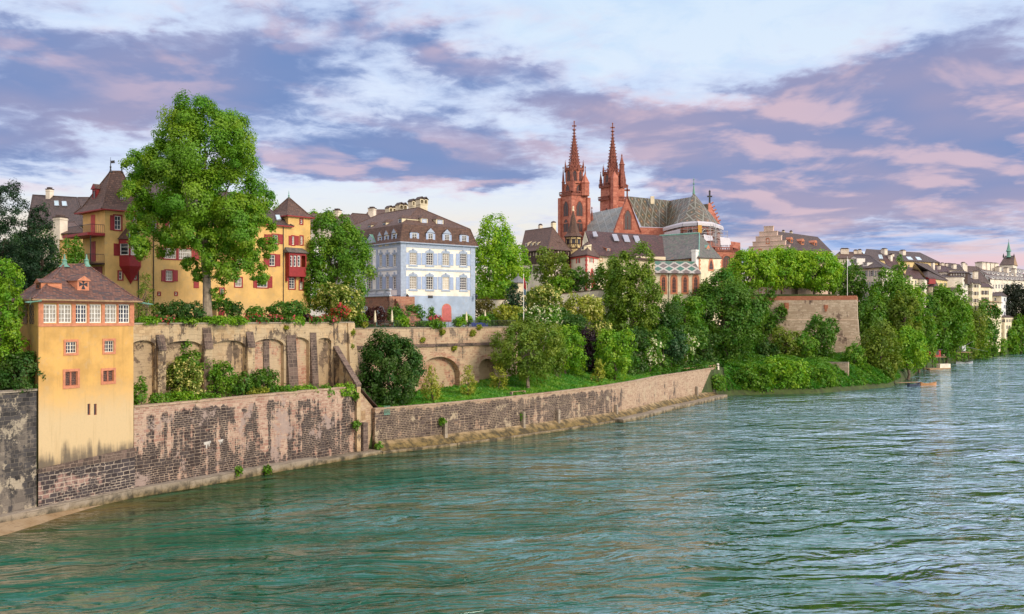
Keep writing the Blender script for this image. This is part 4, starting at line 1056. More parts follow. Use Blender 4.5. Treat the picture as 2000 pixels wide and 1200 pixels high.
# ------------------------------------------------------------------ ochre mansion with red shutters
def mansion():
    A = Vector((X(205, 116), 116)); Bq = Vector((X(606, 139.2), 139.2)); F0 = Frame(A, Bq)
    zE = 31.7
    uT = F0.u(268); uM = F0.u(563)
    b = Bld('mansion', 'big ochre mansion with dark red shutters, oriels and a pointed corner tower', 'mansion', A, F0.pt(uT), 6.4, 16.5, zE)
    m = Bld('', '', '', F0.pt(uT), F0.pt(uM), 13, 16.5, zE - .1, root=b.root)
    t = Bld('', '', '', F0.pt(uM), Bq, 5.4, 16.5, 33.2, root=b.root)
    def W(k, x0, y0, x1, y1, nx=2, nz=3, sh=None, sur='red', sw=.17, gl='glass', side='front', **kw):
        r = k.win(side, (x0, y0, x1, y1), nx, nz, 'rect', 'white', gl, sur, sw, **kw)
        for s in sh or (): k.shutter(side, (s[0], s[1] if len(s) > 2 else y0 - 1, s[-1] if len(s) == 2 else s[2], s[3] if len(s) > 2 else y1 + 1), 'red')
        return r
    W(b, 223.5, 422, 236.5, 449, sh=((215, 223),)); W(b, 259, 424, 267.2, 451)
    W(b, 232, 531, 238.5, 546, 1, 2); W(b, 262, 532, 267.2, 546, 1, 2)
    m_ = MB(); u0, z0, w_, h_ = m.f.rect(319, 484, 376, 509)
    W(m, 320, 485, 344, 505.5, 6, 3, ((307, 483, 319, 506),), bar=.06); W(m, 349, 487, 374, 507, 6, 3, ((377, 488, 389, 509),), bar=.06)
    W(m, 323.5, 529, 337, 549, 3, 3, ((315, 323), (338.5, 347)))
    W(m, 293, 428, 306, 453, 2, 3, ((283, 292),)); W(m, 330, 434, 343, 456, 2, 3, ((322, 329.5), (344, 351)))
    m.shutter('front', (378, 543, 388, 563), 'red')
    for x in (308, 341): W(m, x + .8, 571.5, x + 4.6, 576.5, 1, 1, sw=.12)
    W(m, 459, 543, 472, 560, 2, 2); W(m, 430, 564, 437, 577, 1, 2)
    W(m, 502, 541, 522.5, 561.5, 3, 3, ((494.5, 501), (524, 531.5)))
    W(m, 526, 498, 537, 519.5, 2, 3, ((515, 524.5), (538.5, 547)))
    W(m, 532, 459, 542.5, 476, 2, 3, ((516, 523), (524, 531), (544, 552)))
    W(m, 470, 452, 481, 470, 2, 3, ((461, 469), (482.5, 490))); W(m, 462, 495, 473, 515, 2, 3, ((453, 461), (475, 483)))
    W(m, 410, 500, 421, 519, 2, 3); W(m, 420, 446, 430, 465, 2, 3)
    W(t, 570, 462, 574.5, 478.5, 2, 3, ((563.6, 569), (576, 583.5)))
    W(t, 586.5, 462, 591, 478, 1, 3); W(t, 564.5, 543, 575.5, 564, 2, 4); W(t, 585, 549, 591, 565.5, 2, 3); W(t, 586.5, 429, 590.5, 437.5, 1, 2)
    for x0, y0, x1, y1 in ((178, 420, 186, 455), (178, 472, 187, 512), (183, 521, 200, 541)):
        r = b.left.rect(x0, y0, x1, y1); k = MB()
        k.prism([b.left.pt(r[0], -.06), b.left.pt(r[0] + r[2], -.06), b.left.pt(r[0] + r[2], -.004), b.left.pt(r[0], -.004)], r[1], r[1] + r[3], None, True, True)
        k.prism([b.left.pt(r[0] + r[2]*.47, -.09), b.left.pt(r[0] + r[2]*.53, -.09), b.left.pt(r[0] + r[2]*.53, -.06), b.left.pt(r[0] + r[2]*.47, -.06)], r[1], r[1] + r[3], None, True, True)
        b.part('balcony_door', k, M['red_light'] if y0 < 430 else M['red'])
    for k in (b, m, t): k.walls(M['yellow'])
    # roofs
    b.roof(P3(216, 335, 118.6), P3(238, 335, 119.8), M['tile_brown'], .8, ((0, 0), (.24, .15), (1, 1)), soffit='red')
    mid = m.f.inw * 6.5
    m.roof(V3(m.f.pt(1.5) + mid, 36.6), V3(m.f.pt(m.f.L - 2.2) + mid, 36.6), M['tile_dark'], .6, ((0, 0), (.12, .09), (1, 1)), soffit='red')
    ap = (t.a + t.b + t.c + t.d) / 4
    t.roof(V3(ap, 36.3), V3(ap, 36.3), M['tile_brown'], .5, ((0, 0), (.3, .22), (1, 1)), soffit='red')
    finial(b, P3(216, 337, 118.6), 1.9, 'iron', .10); finial(b, P3(238, 337, 119.8), 1.1, 'iron', .09)
    vane = MB(); p = P3(216, 318, 118.6); vane.tube(p - Vector((0, 0, .6)), p + Vector((0, 0, .7)), .03, .02, 4); vane.face([p + Vector((.05, 0, -.1)), p + Vector((.55, 0, -.05)), p + Vector((.5, 0, .3)), p + Vector((.05, 0, .25))]); vane.face([p + Vector((.05, .02, .25)), p + Vector((.5, .02, .3)), p + Vector((.55, .02, -.05)), p + Vector((.05, .02, -.1))]); b.part('weather_vane', vane, M['iron'])
    finial(b, V3(ap, 36.1), 1.3, 'copper', .11)
    dormer_px(b, b.left, 180, 370, 188, 391, .2, 2.6, roofmat='tile_brown', wall='red', kind='gable', rh=.7, nx=1, nz=1, frame='red', glass='lead_glass')
    dormer_px(b, b.f, 233, 376, 246, 395, .3, 2.6, roofmat='tile_brown', wall='tile_dark', kind='gable', rh=.6, nx=2, nz=2)
    k = dormer_px(m, m.f, 524, 421, 531, 433, 2.2, 3, roofmat='tile_dark', wall='white', kind='shed', rh=.4, nx=2, nz=3)
    f2 = shifted(m.f, 2.3); pl = plane3(V3(m.f.pt(0, -.6), m.ze), V3(m.f.pt(10, -.6), m.ze), V3(m.f.pt(5) + mid, 36.6))
    def on(px, py): return roof_uv_pt(None, px, py, pl)
    m.skylight([on(540, 431), on(549, 430), on(546, 421), on(537, 421)]); m.skylight([on(548, 407), on(551, 408), on(550, 402), on(547, 402)])
    m.skylight([on(498, 420), on(506, 421), on(505, 414), on(497, 413)])
    # first oriel: half hexagon with a spire and a pointed foot
    f = b.f; u0, u1 = f.u(233), f.u(276); zt, zs, zb, zp = f.z(255, 470), f.z(255, 500), f.z(255, 521), f.z(255, 556)
    o1, e = 1.25, .75
    pg = [f.pt(u0, -.004), f.pt(u0 + e, -o1), f.pt(u1 - e, -o1), f.pt(u1, -.004)]
    k = MB(); k.prism(pg, zb, zs, None, True, True); k.prism([p + (p - (pg[0] + pg[3])/2) * .05 for p in pg], zt - .15, zt + .05, None, True, True)
    for p in pg[:1] + pg[1:3] + pg[3:]: k.cube((p.x, p.y, zs), .16, .16, zt - zs, None, f.ang)
    k.box(pg[0].lerp(pg[1], .05), pg[1], .06, zt - .5, zt, None, 0)
    ori = b.part('oriel', k, M['red'])
    foot = MB(); tip = f.p3((u0 + u1)/2, zp, -.1)
    for i in range(3): foot.face([V3(pg[i+1], zb), V3(pg[i], zb), tip])
    b.part('oriel_foot', foot, M['red'], ori)
    rf = MB(); ex = [p + (p - f.pt((u0 + u1)/2, -.3)).normalized() * .3 for p in pg]; apx = f.p3((u0 + u1)/2, f.z(255, 434), -.15)
    for i in range(3): rf.face([V3(ex[i], zt + .06), V3(ex[i+1], zt + .06), apx])
    rf.face([V3(p, zt + .055) for p in reversed(ex)]); b.part('oriel_roof', rf, M['tile_brown'], ori)
    hp = MB()
    for p in ex[1:3]: hp.tube(V3(p, zt + .1), apx, .09, .07, 5)
    b.part('oriel_hip_flashing', hp, M['copper'], ori)
    for i in range(3):
        ff = Frame(pg[i], pg[i+1]); mm = .14
        fm, pm = win_mesh(ff.L - 2*mm, zt - zs - .45, 2 if i == 1 else 1, 1 if i == 1 else 3, 'rect', M['white'], M['curtain'] if i == 1 else M['glass'])
        _obj('oriel_window', fm, ori, ff.p3(mm, zs + .02, .02), ff.ang); _obj('oriel_pane', pm, ori, ff.p3(mm, zs + .02, .02), ff.ang)
    b.shutter('front', (222, 476, 232, 500), 'red'); m.shutter('front', (277, 479, 285, 503), 'red')
    # second oriel: box on brackets with a small tiled roof
    f = t.f; f5 = F0; u0, u1 = F0.u(557), F0.u(590); zt, zs, zb = F0.z(573, 495), F0.z(573, 522), F0.z(573, 541); o1 = 1.0
    pg = [F0.pt(u0, -.004), F0.pt(u0, -o1), F0.pt(u1, -o1), F0.pt(u1, -.004)]
    k = MB(); k.prism(pg, zb, zs, None, True, True); k.prism(pg, zt - .35, zt, None, True, True)
    for x in (557, 563.6, 571.2, 578.8, 589): 
        u = min(F0.u(x), u1 - .12); k.prism([F0.pt(u, -o1), F0.pt(u + .2, -o1), F0.pt(u + .2, -o1 + .12), F0.pt(u, -o1 + .12)], zs, zt - .35, None)
    for uu in (u0, u1 - .3): k.prism([F0.pt(uu, -.5), F0.pt(uu + .3, -.5), F0.pt(uu + .3, -.004), F0.pt(uu, -.004)], zb - .7, zb, None, True, True)
    for uu in (u0, u1 - .06): k.prism([F0.pt(uu, -o1 + .12), F0.pt(uu + .06, -o1 + .12), F0.pt(uu + .06, -.004), F0.pt(uu, -.004)], zs, zt - .35, None)
    ori = t.part('oriel', k, M['red'])
    rf = MB(); e = .35; q = [F0.p3(u0 - e, zt + .01, -o1 - e), F0.p3(u1 + e, zt + .01, -o1 - e), F0.p3(u1 + e*.2, F0.z(573, 484), -.004), F0.p3(u0 - e*.2, F0.z(573, 484), -.004)]
    rf.face(q); rf.face([q[0], q[3], F0.p3(u0 - e, zt + .01, -.004)]); rf.face([q[1], F0.p3(u1 + e, zt + .01, -.004), q[2]]); rf.face([q[1], q[0], F0.p3(u0 - e, zt + .01, -.004), F0.p3(u1 + e, zt + .01, -.004)])
    t.part('oriel_roof', rf, M['tile_speck'], ori)
    for x0, x1 in ((565, 570.5), (572.5, 578), (580.5, 586)):
        ff = shifted(F0, -o1 + .06); r = ff.rect(x0, 500, x1, 521); fm, pm = win_mesh(r[2], r[3], 1, 3, 'rect', M['white'], M['glass'], .1)
        _obj('oriel_window', fm, ori, ff.p3(r[0], r[1], 0), ff.ang); _obj('oriel_pane', pm, ori, ff.p3(r[0], r[1], 0), ff.ang)
    m.pipe('front', m.f.u(553), 16.5, zE - .2); b.pipe('front', b.f.L + .15, 16.5, 27)
    m.pipe('front', m.f.u(299.5), 16.5, zE - .2)
    # balconies on the left flank
    fl = b.left
    def slab(z, h, u0, u1, out, mat, name):
        k = MB(); k.prism([fl.pt(u0, -out), fl.pt(u1, -out), fl.pt(u1, -.004), fl.pt(u0, -.004)], z, z + h, None, True, True); return b.part(name, k, M[mat])
    def railing(z, u0, u1, out, par):
        k = MB(); pts = [fl.pt(u0, -out), fl.pt(u1, -out), fl.pt(u1, -.05)]
        for p, q in zip(pts[:-1], pts[1:]):
            k.tube(V3(p, z + 1.05), V3(q, z + 1.05), .035, None, 5); k.tube(V3(p, z + .1), V3(q, z + .1), .02, None, 4); n = int((q - p).length / .22)
            for i in range(n + 1): w_ = p.lerp(q, i / max(1, n)); k.tube(V3(w_, z), V3(w_, z + 1.05), .018, None, 4, None, False)
        b.part('railing', k, M['iron'], par)
    za, zl = fl.z(190, 458), fl.z(190, 515)
    s1 = slab(za - .35, .35, -1.0, fl.L + .05, 2.2, 'red', 'balcony'); railing(za, -.4, fl.L - .1, 1.7, s1)
    s2 = slab(zl - .2, .2, -.4, fl.L - .05, 1.9, 'timber', 'balcony'); railing(zl, -.4, fl.L - .15, 1.8, s2)
    k = MB()
    for u in (-.3, 2.2, fl.L - .2): k.tube(fl.p3(u, 16.5, -1.7), fl.p3(u, za - .35, -1.7), .06, None, 6)
    b.part('balcony_post', k, M['iron'])
    # garden doorway
    k = MB(); r = m.f.rect(422, 604, 441, 622); fd = shifted(m.f, -5.5)
    r = fd.rect(423, 604, 441, 622)
    k.prism([fd.pt(r[0], 0), fd.pt(r[0] + r[2], 0), fd.pt(r[0] + r[2], 3.2), fd.pt(r[0], 3.2)], 16.8, r[1] + r[3], None, True); o = m.part('garden_porch', k, M['yellow'])
    k = MB(); k.prism([fd.pt(r[0] + .25, -.1), fd.pt(r[0] + r[2] - .25, -.1), fd.pt(r[0] + r[2] - .25, -.004), fd.pt(r[0] + .25, -.004)], 16.9, r[1] + r[3] - .15, None, True); m.part('porch_door', k, M['red'], o)
    k = MB(); k.prism([fd.pt(r[0] - .1, -.2), fd.pt(r[0] + r[2] + .1, -.2), fd.pt(r[0] + r[2] + .1, 3.2), fd.pt(r[0] - .1, 3.2)], r[1] + r[3] + .004, r[1] + r[3] + .15, None, True, True); m.part('porch_roof', k, M['red'], o)
mansion()

# ------------------------------------------------------------------ blue and white town house
def blue_house():
    b = Bld('town_house', 'white and blue-grey baroque town house with mansard roof and white chimneys', 'house', (-19.05, 158), (-6.8, 168), 26.3, 16.2, 31.1)
    f, l = b.f, b.left
    z_b = f.z(790, 577)
    cols = [(800, 813.5), (832.5, 845.5), (864, 877), (898.5, 911)]
    for x0, x1 in cols:
        for y0, y1 in ((494, 517.5), (540, 565)):
            dy = (x0 - 800) * .018
            r = b.win('front', (x0, y0 + dy*1.2, x1, y1 + dy), 3, 5, 'rect', 'white', ('curtain', 'glass', 'curtain_dim')[WR.randrange(3)], 'blue_trim', .16, bar=.06, fw=.08)
            b.shutters('front', r, .74, 'blue_shutter', .19)
            k = MB(); m_ = (r[0] + r[2]/2); zt = r[1] + r[3] + .17
            for i in range(6):
                t0, t1 = math.pi*i/6, math.pi*(i+1)/6; g_ = lambda t, e: f.p3(m_ - (r[2]/2 + .22)*math.cos(t), zt + .38*math.sin(t) + e, -.10)
                k.face([f.p3(m_ - (r[2]/2 + .22)*math.cos(t0), zt - .02, -.10), f.p3(m_ - (r[2]/2 + .22)*math.cos(t1), zt - .02, -.10), g_(t1, 0), g_(t0, 0)])
                k.face([g_(t0, 0), g_(t1, 0), g_(t1, 0) + V3(f.inw*.097, 0), g_(t0, 0) + V3(f.inw*.097, 0)])
            k.cube(f.p3(m_, zt + .2, -.12), .28, .16, .34, None, f.ang); b.part('window_hood', k, M['blue_trim'])
            b.band('front', r[1] - .32, r[1] - .17, .12, 'blue_trim', 'window_sill', r[0] - .25, r[0] + r[2] + .25)
    for x0, x1 in ((741.5, 746.5), (754.5, 760), (768, 774)):
        for y0, y1 in ((498, 521), (541, 565)):
            r = b.win('left', (x0, y0, x1, y1), 2, 5, 'rect', 'white', 'glass', 'blue_trim', .16, bar=.06)
            b.shutters('left', r, .62, 'blue_shutter', .19)
            k = MB(); k.prism([l.pt(r[0] - .25, -.14), l.pt(r[0] + r[2] + .25, -.14), l.pt(r[0] + r[2] + .25, -.004), l.pt(r[0] - .25, -.004)], r[1] + r[3] + .17, r[1] + r[3] + .4, None, True, True)
            k.prism([l.pt(r[0] + r[2]*.35, -.16), l.pt(r[0] + r[2]*.65, -.16), l.pt(r[0] + r[2]*.65, -.004), l.pt(r[0] + r[2]*.35, -.004)], r[1] + r[3] + .4, r[1] + r[3] + .8, None, True, True); b.part('window_hood', k, M['blue_trim'])
    for x0, x1, y0, y1 in ((719, 726, 499, 527), (719, 726, 541, 568), (706, 710, 500, 523), (706, 710, 541, 565), (690, 694, 500, 523)):
        r = b.win('left', (x0, y0, x1, y1), 2, 6, 'rect', 'white', 'glass', 'blue_trim', .3, bar=.06)
    b.walls(M['house_white'], {'left': M['house_side']})
    # plinth, corner quoins and courses
    base = MB(); e = .06
    base.prism([f.pt(-e, -e), f.pt(f.L + e, -e), f.pt(f.L + e, 3), f.pt(-e, 3)], 16.1, z_b, None, True); b.part('plinth', base, M['lightblue'])
    b2 = MB(); b2.prism([l.pt(0, -e), l.pt(l.L - .01, -e), l.pt(l.L - .01, 1), l.pt(0, 1)], 16.1, z_b - .004, None, True); b.part('side_plinth', b2, M['lightblue'])
    def quoin(fr, u0, u1, nm='quoin'):
        k = MB(); h_ = .62; z = z_b + .02; i = 0
        while z < 31.0:
            z1 = min(z + h_ - .05, 31.0)
            k.prism([fr.pt(u0, -.09), fr.pt(u1, -.09), fr.pt(u1, -.004), fr.pt(u0, -.004)], z, z1, None, True, True); z += h_; i += 1
        k.prism([fr.pt(u0, -.055), fr.pt(u1, -.055), fr.pt(u1, -.004), fr.pt(u0, -.004)], z_b, 31.02, None, True, True)
        b.part(nm, k, M['blue_trim'])
    quoin(f, -.09, f.u(793)); quoin(f, f.u(918.5), f.L + .05); quoin(l, l.L - 1.1, l.L - .0); quoin(l, l.u(735), l.u(738))
    for zc, h_ in ((f.z(850, 528), .38), (f.z(850, 484.5), .30), (30.75, .34)):
        b.band('front', zc - h_/2, zc + h_/2, .07, 'blue_trim', 'string_course', f.u(793.5) , f.u(918)); b.band('left', zc - h_/2, zc + h_/2, .07, 'blue_trim', 'string_course', l.L*.05, l.L - 1.15)
    k = MB()
    for fr in (f, l, b.right): k.prism([fr.pt(-.35, -.45), fr.pt(fr.L + .35, -.45), fr.pt(fr.L + .35, -.004), fr.pt(-.35, -.004)], 30.93, 31.12, None, True, True)
    b.part('cornice', k, M['blue_trim'])
    # mansard
    mid = (b.a + b.b) / 2
    rf, rb = V3(mid + f.inw * 6.6, 38.2), V3(mid + f.inw * 20, 38.2)
    b.roof(rb, rf, M['tile_brown'], .5, ((0, 0), (.05, .12), (.14, .44), (1, 1)), 31.13, corners=(b.d, b.a, b.b, b.c), soffit='blue_trim')
    for (x0, x1, y0, y1, kd) in ((804, 814, 455, 469, 'hip'), (835.5, 845.5, 456, 470, 'gable'), (867.5, 877.5, 458, 472, 'gable'), (901, 911, 460, 474, 'hip')):
        dormer_px(b, f, x0 - 1.8, y0 - 1, x1 + 1.8, y1 + 1, -.12, 2.2, wall='blue_trim', kind=kd, nx=2, nz=4, glass='glass', rh=.8, side='blue_shutter', sur='blue_trim')
    for x0, x1, y0, y1 in ((822, 835, 427, 437), (852, 866, 429, 439)): dormer_px(b, f, x0, y0, x1, y1, 1.5, 4.0, wall='cream', kind='hip', nx=1, nz=1, frame='blue_shutter', glass='steel2', rh=.7)
    for x0, x1, y0, y1 in ((739.5, 746, 462, 478), (752, 759, 459, 476), (766.5, 774, 456, 473), (708, 713, 468, 484)): dormer_px(b, l, x0, y0, x1, y1, -.1, 2.0, wall='cream', kind='gable', nx=1, nz=3, rh=.8, side='blue_shutter', sur='blue_trim')
    for x0, x1, y0, y1 in ((719, 725, 440, 452), (747.5, 754, 435, 446), (778, 785, 427, 439)): dormer_px(b, l, x0, y0, x1, y1, 1.5, 4.0, wall='cream', kind='hip', nx=1, nz=2, frame='blue_shutter', rh=.6)
    # pediment with copper top on the long side
    u0, u1 = l.u(713), l.u(738); k = MB(); zc = 31.15; h_ = 1.9
    k.face([l.p3(u0, zc, -.3), l.p3(u1, zc, -.3), l.p3((u0+u1)/2, zc + h_, -.3)]); b.part('pediment', k, M['blue_trim'])
    k = MB(); c0 = l.p3((u0+u1)/2, zc + h_ + .02, -.45); c1 = l.p3((u0+u1)/2, zc + h_ + .02, 3)
    k.face([l.p3(u0 - .3, zc + .02, -.45), c0, c1, l.p3(u0 - .3, zc + .02, 3)]); k.face([l.p3(u1 + .3, zc + .02, -.45), l.p3(u1 + .3, zc + .02, 3), c1, c0])
    b.part('pediment_roof', k, M['copper'])
    # balcony over the side door
    k = MB(); zz = l.z(722, 531); k.prism([l.pt(l.u(709), -1.1), l.pt(l.u(736), -1.1), l.pt(l.u(736), -.004), l.pt(l.u(709), -.004)], zz - .3, zz, None, True, True); o = b.part('balcony', k, M['blue_trim'])
    k = MB(); A_, B_ = l.pt(l.u(709), -1.0), l.pt(l.u(736), -1.0); k.tube(V3(A_, zz + 1), V3(B_, zz + 1), .05, None, 5)
    for i in range(24): p = A_.lerp(B_, i/23); k.tube(V3(p, zz), V3(p, zz + 1), .025, None, 4, None, False)
    b.part('railing', k, M['iron'], o)
    # white chimneys with arched lanterns
    def lantern(x0, x1, y0, y1, D):
        c = P3((x0 + x1)/2, y1, D); w_ = (x1 - x0)/FOC*D; h_ = (y1 - y0)/FOC*D; a = f.ang; k = MB(); dp = 1.5
        k.cube(c - Vector((0, 0, 1.8)), w_*.9, dp, h_*.55 + 1.8, None, a); k.cube(c + Vector((0, 0, h_*.50)), w_, dp*1.1, h_*.08, None, a)
        d_, n_ = f.d, f.inw; cc = V2(c); z0 = c.z + h_*.58; z1 = c.z + h_*.92; fr = Frame(cc - d_*w_/2 - n_*dp/2, cc + d_*w_/2 - n_*dp/2)
        n = 2
        for side in (0, 1):
            ins = 0 if side == 0 else dp
            for i in range(n):
                ua, ub = w_*i/n, w_*(i+1)/n; q = .12; out = arch_pts(ub - ua - 2*q, (z1 - z0)*.85, 'round', 6)
                prev = None
                k.face([fr.p3(ua, z0, ins), fr.p3(ua + q, z0, ins), fr.p3(ua + q, z1, ins), fr.p3(ua, z1, ins)]); k.face([fr.p3(ub - q, z0, ins), fr.p3(ub, z0, ins), fr.p3(ub, z1, ins), fr.p3(ub - q, z1, ins)])
                ar = out[1:-1]
                for p, r in zip(ar[:-1], ar[1:]): k.face([fr.p3(ua + q + p[0], z0 + p[1], ins), fr.p3(ua + q + r[0], z0 + r[1], ins), fr.p3(ua + q + r[0], z1, ins), fr.p3(ua + q + p[0], z1, ins)])
        for u in (0, w_/2 - .08, w_ - .16): k.prism([fr.pt(u, .02), fr.pt(u + .16, .02), fr.pt(u + .16, dp - .02), fr.pt(u, dp - .02)], z0, z1, None)
        o = b.part('chimney', k, M['cream'])
        r = MB()
        for i in range(n):
            ua, ub = w_*i/n - .08, w_*(i+1)/n + .08; um = (ua + ub)/2; zt = c.z + h_*1.12
            for A_, B_ in ((ua, um), (um, ub)):
                za, zb = (z1, zt) if A_ == ua else (zt, z1)
                q = [fr.p3(A_, za, -.15), fr.p3(B_, zb, -.15), fr.p3(B_, zb, dp + .15), fr.p3(A_, za, dp + .15)]; r.face(q); r.face([p - Vector((0, 0, .12)) for p in reversed(q)])
                r.face([q[0] - Vector((0, 0, .12)), q[1] - Vector((0, 0, .12)), q[1], q[0]])
        b.part('chimney_roof', r, M['tile_dark'], o)
    for x0, x1, y0, y1, D in ((755, 771.5, 405, 428, 180), (775, 793, 399, 424, 176), (800, 813, 392, 416, 173.5), (814.5, 833, 388, 414, 170)): lantern(x0, x1, y0, y1, D)
    # door, plaque, lanterns
    k = MB(); r = f.rect(863.5, 595, 880, 629); out = arch_pts(r[2], r[3], 'round', 10)
    k.face([f.p3(r[0] + x, r[1] + z, -.085) for x, z in reversed(out)]); o = b.part('door', k, M['redlead'])
    ks = MB()
    for i in range(1, 9): x = r[2]*i/9; ks.prism([f.pt(r[0] + x - .015, -.10), f.pt(r[0] + x + .015, -.10), f.pt(r[0] + x + .015, -.086), f.pt(r[0] + x - .015, -.086)], r[1], r[1] + r[3]*.78, None)
    b.part('door_boards', ks, M['salmon_dark'], o)
    k = MB(); big = [(x*1.14 - r[2]*.07, z*1.05) for x, z in out]
    for i in range(len(out) - 1): k.face([f.p3(r[0] + big[i][0], r[1] + big[i][1], -.10), f.p3(r[0] + out[i][0], r[1] + out[i][1], -.10), f.p3(r[0] + out[i+1][0], r[1] + out[i+1][1], -.10), f.p3(r[0] + big[i+1][0], r[1] + big[i+1][1], -.10)])
    b.part('door_surround', k, M['salmon'], o)
    k = MB(); r = f.rect(835.5, 577.5, 844.5, 582.5); k.prism([f.pt(r[0], -.16), f.pt(r[0] + r[2], -.16), f.pt(r[0] + r[2], -.062), f.pt(r[0], -.062)], r[1], r[1] + r[3], None, True, True); b.part('plaque', k, M['iron'])
    for px in (790, 924.5):
        k = MB(); p = f.p3(f.u(px), f.z(px, 585), -.9); k.tube(f.p3(f.u(px), p.z + .9, -.06), p + Vector((0, 0, .9)), .04, None, 5); k.lathe(p, [(.12, 0), (.26, .55), (.3, .6), (.08, .85), (0, 1.0)], 6); b.part('wall_lantern', k, M['iron'])
M['steel2'] = flat('grey_board', (.50, .54, .62), .6, .08)
blue_house()
def house_terrace():
    l = Frame((-35.65, 178.3), (-19.05, 158)); ft = shifted(l, -5.0)
    root = thing('garden_terrace', 'raised red brick terrace with arches and white balustrade beside the blue house', 'terrace', V3(ft.pt(5), 16.3))
    u0, u1 = ft.u(700), ft.u(761); zt, zb = ft.z(730, 580), 16.3
    k = MB(); k.prism([ft.pt(u0), ft.pt(u1), ft.pt(u1, 4.9), ft.pt(u0, 4.9)], zb, zt, None, True)
    brick = masonry('terrace_brick', (.34, .14, .09), (.46, .22, .14), (.42, .28, .2), .5, .25, .35, (.10, .06, .05), .8, None, 3, .03)
    k.build('wall_face', brick, root)
    for x0, x1 in ((705, 723), (736, 753)):
        r = ft.rect(x0, 598, x1, 618); m_ = MB(); out = arch_pts(r[2], r[3], 'round', 8); m_.face([ft.p3(r[0] + x, r[1] + z, -.02) for x, z in reversed(out)]); m_.build('arch_door', M['steel2'], root)
    m_ = MB(); z = zt + .004; m_.prism([ft.pt(u0 - .1, -.15), ft.pt(u1 + .1, -.15), ft.pt(u1 + .1, .35), ft.pt(u0 - .1, .35)], z, z + .2, None, True, True); m_.prism([ft.pt(u0 - .1, -.12), ft.pt(u1 + .1, -.12), ft.pt(u1 + .1, .32), ft.pt(u0 - .1, .32)], z + 1.05, z + 1.25, None, True, True)
    n = int((u1 - u0) / .36)
    for i in range(n + 1):
        u = u0 + (u1 - u0) * i / n
        if i % 8 == 0: p = ft.pt(u, .1); m_.cube((p.x, p.y, z + .2), .36, .36, .85, None, ft.ang)
        else: m_.lathe(ft.p3(u, z + .2, .1), [(.08, 0), (.13, .25), (.06, .55), (.09, .85)], 6)
    m_.build('balustrade', M['steel2'], root)
    s = MB()
    for i in range(12):
        p = ft.pt(u1 + .02 + i * .42, 1.0); q = ft.pt(u1 + .44 + i * .42, 1.0); s.prism([p, q, q + ft.inw * 2.6, p + ft.inw * 2.6], zb, zt - (i + 1) * (zt - zb) / 13, None, True)
    s.build('stairs', brick, root)
house_terrace()

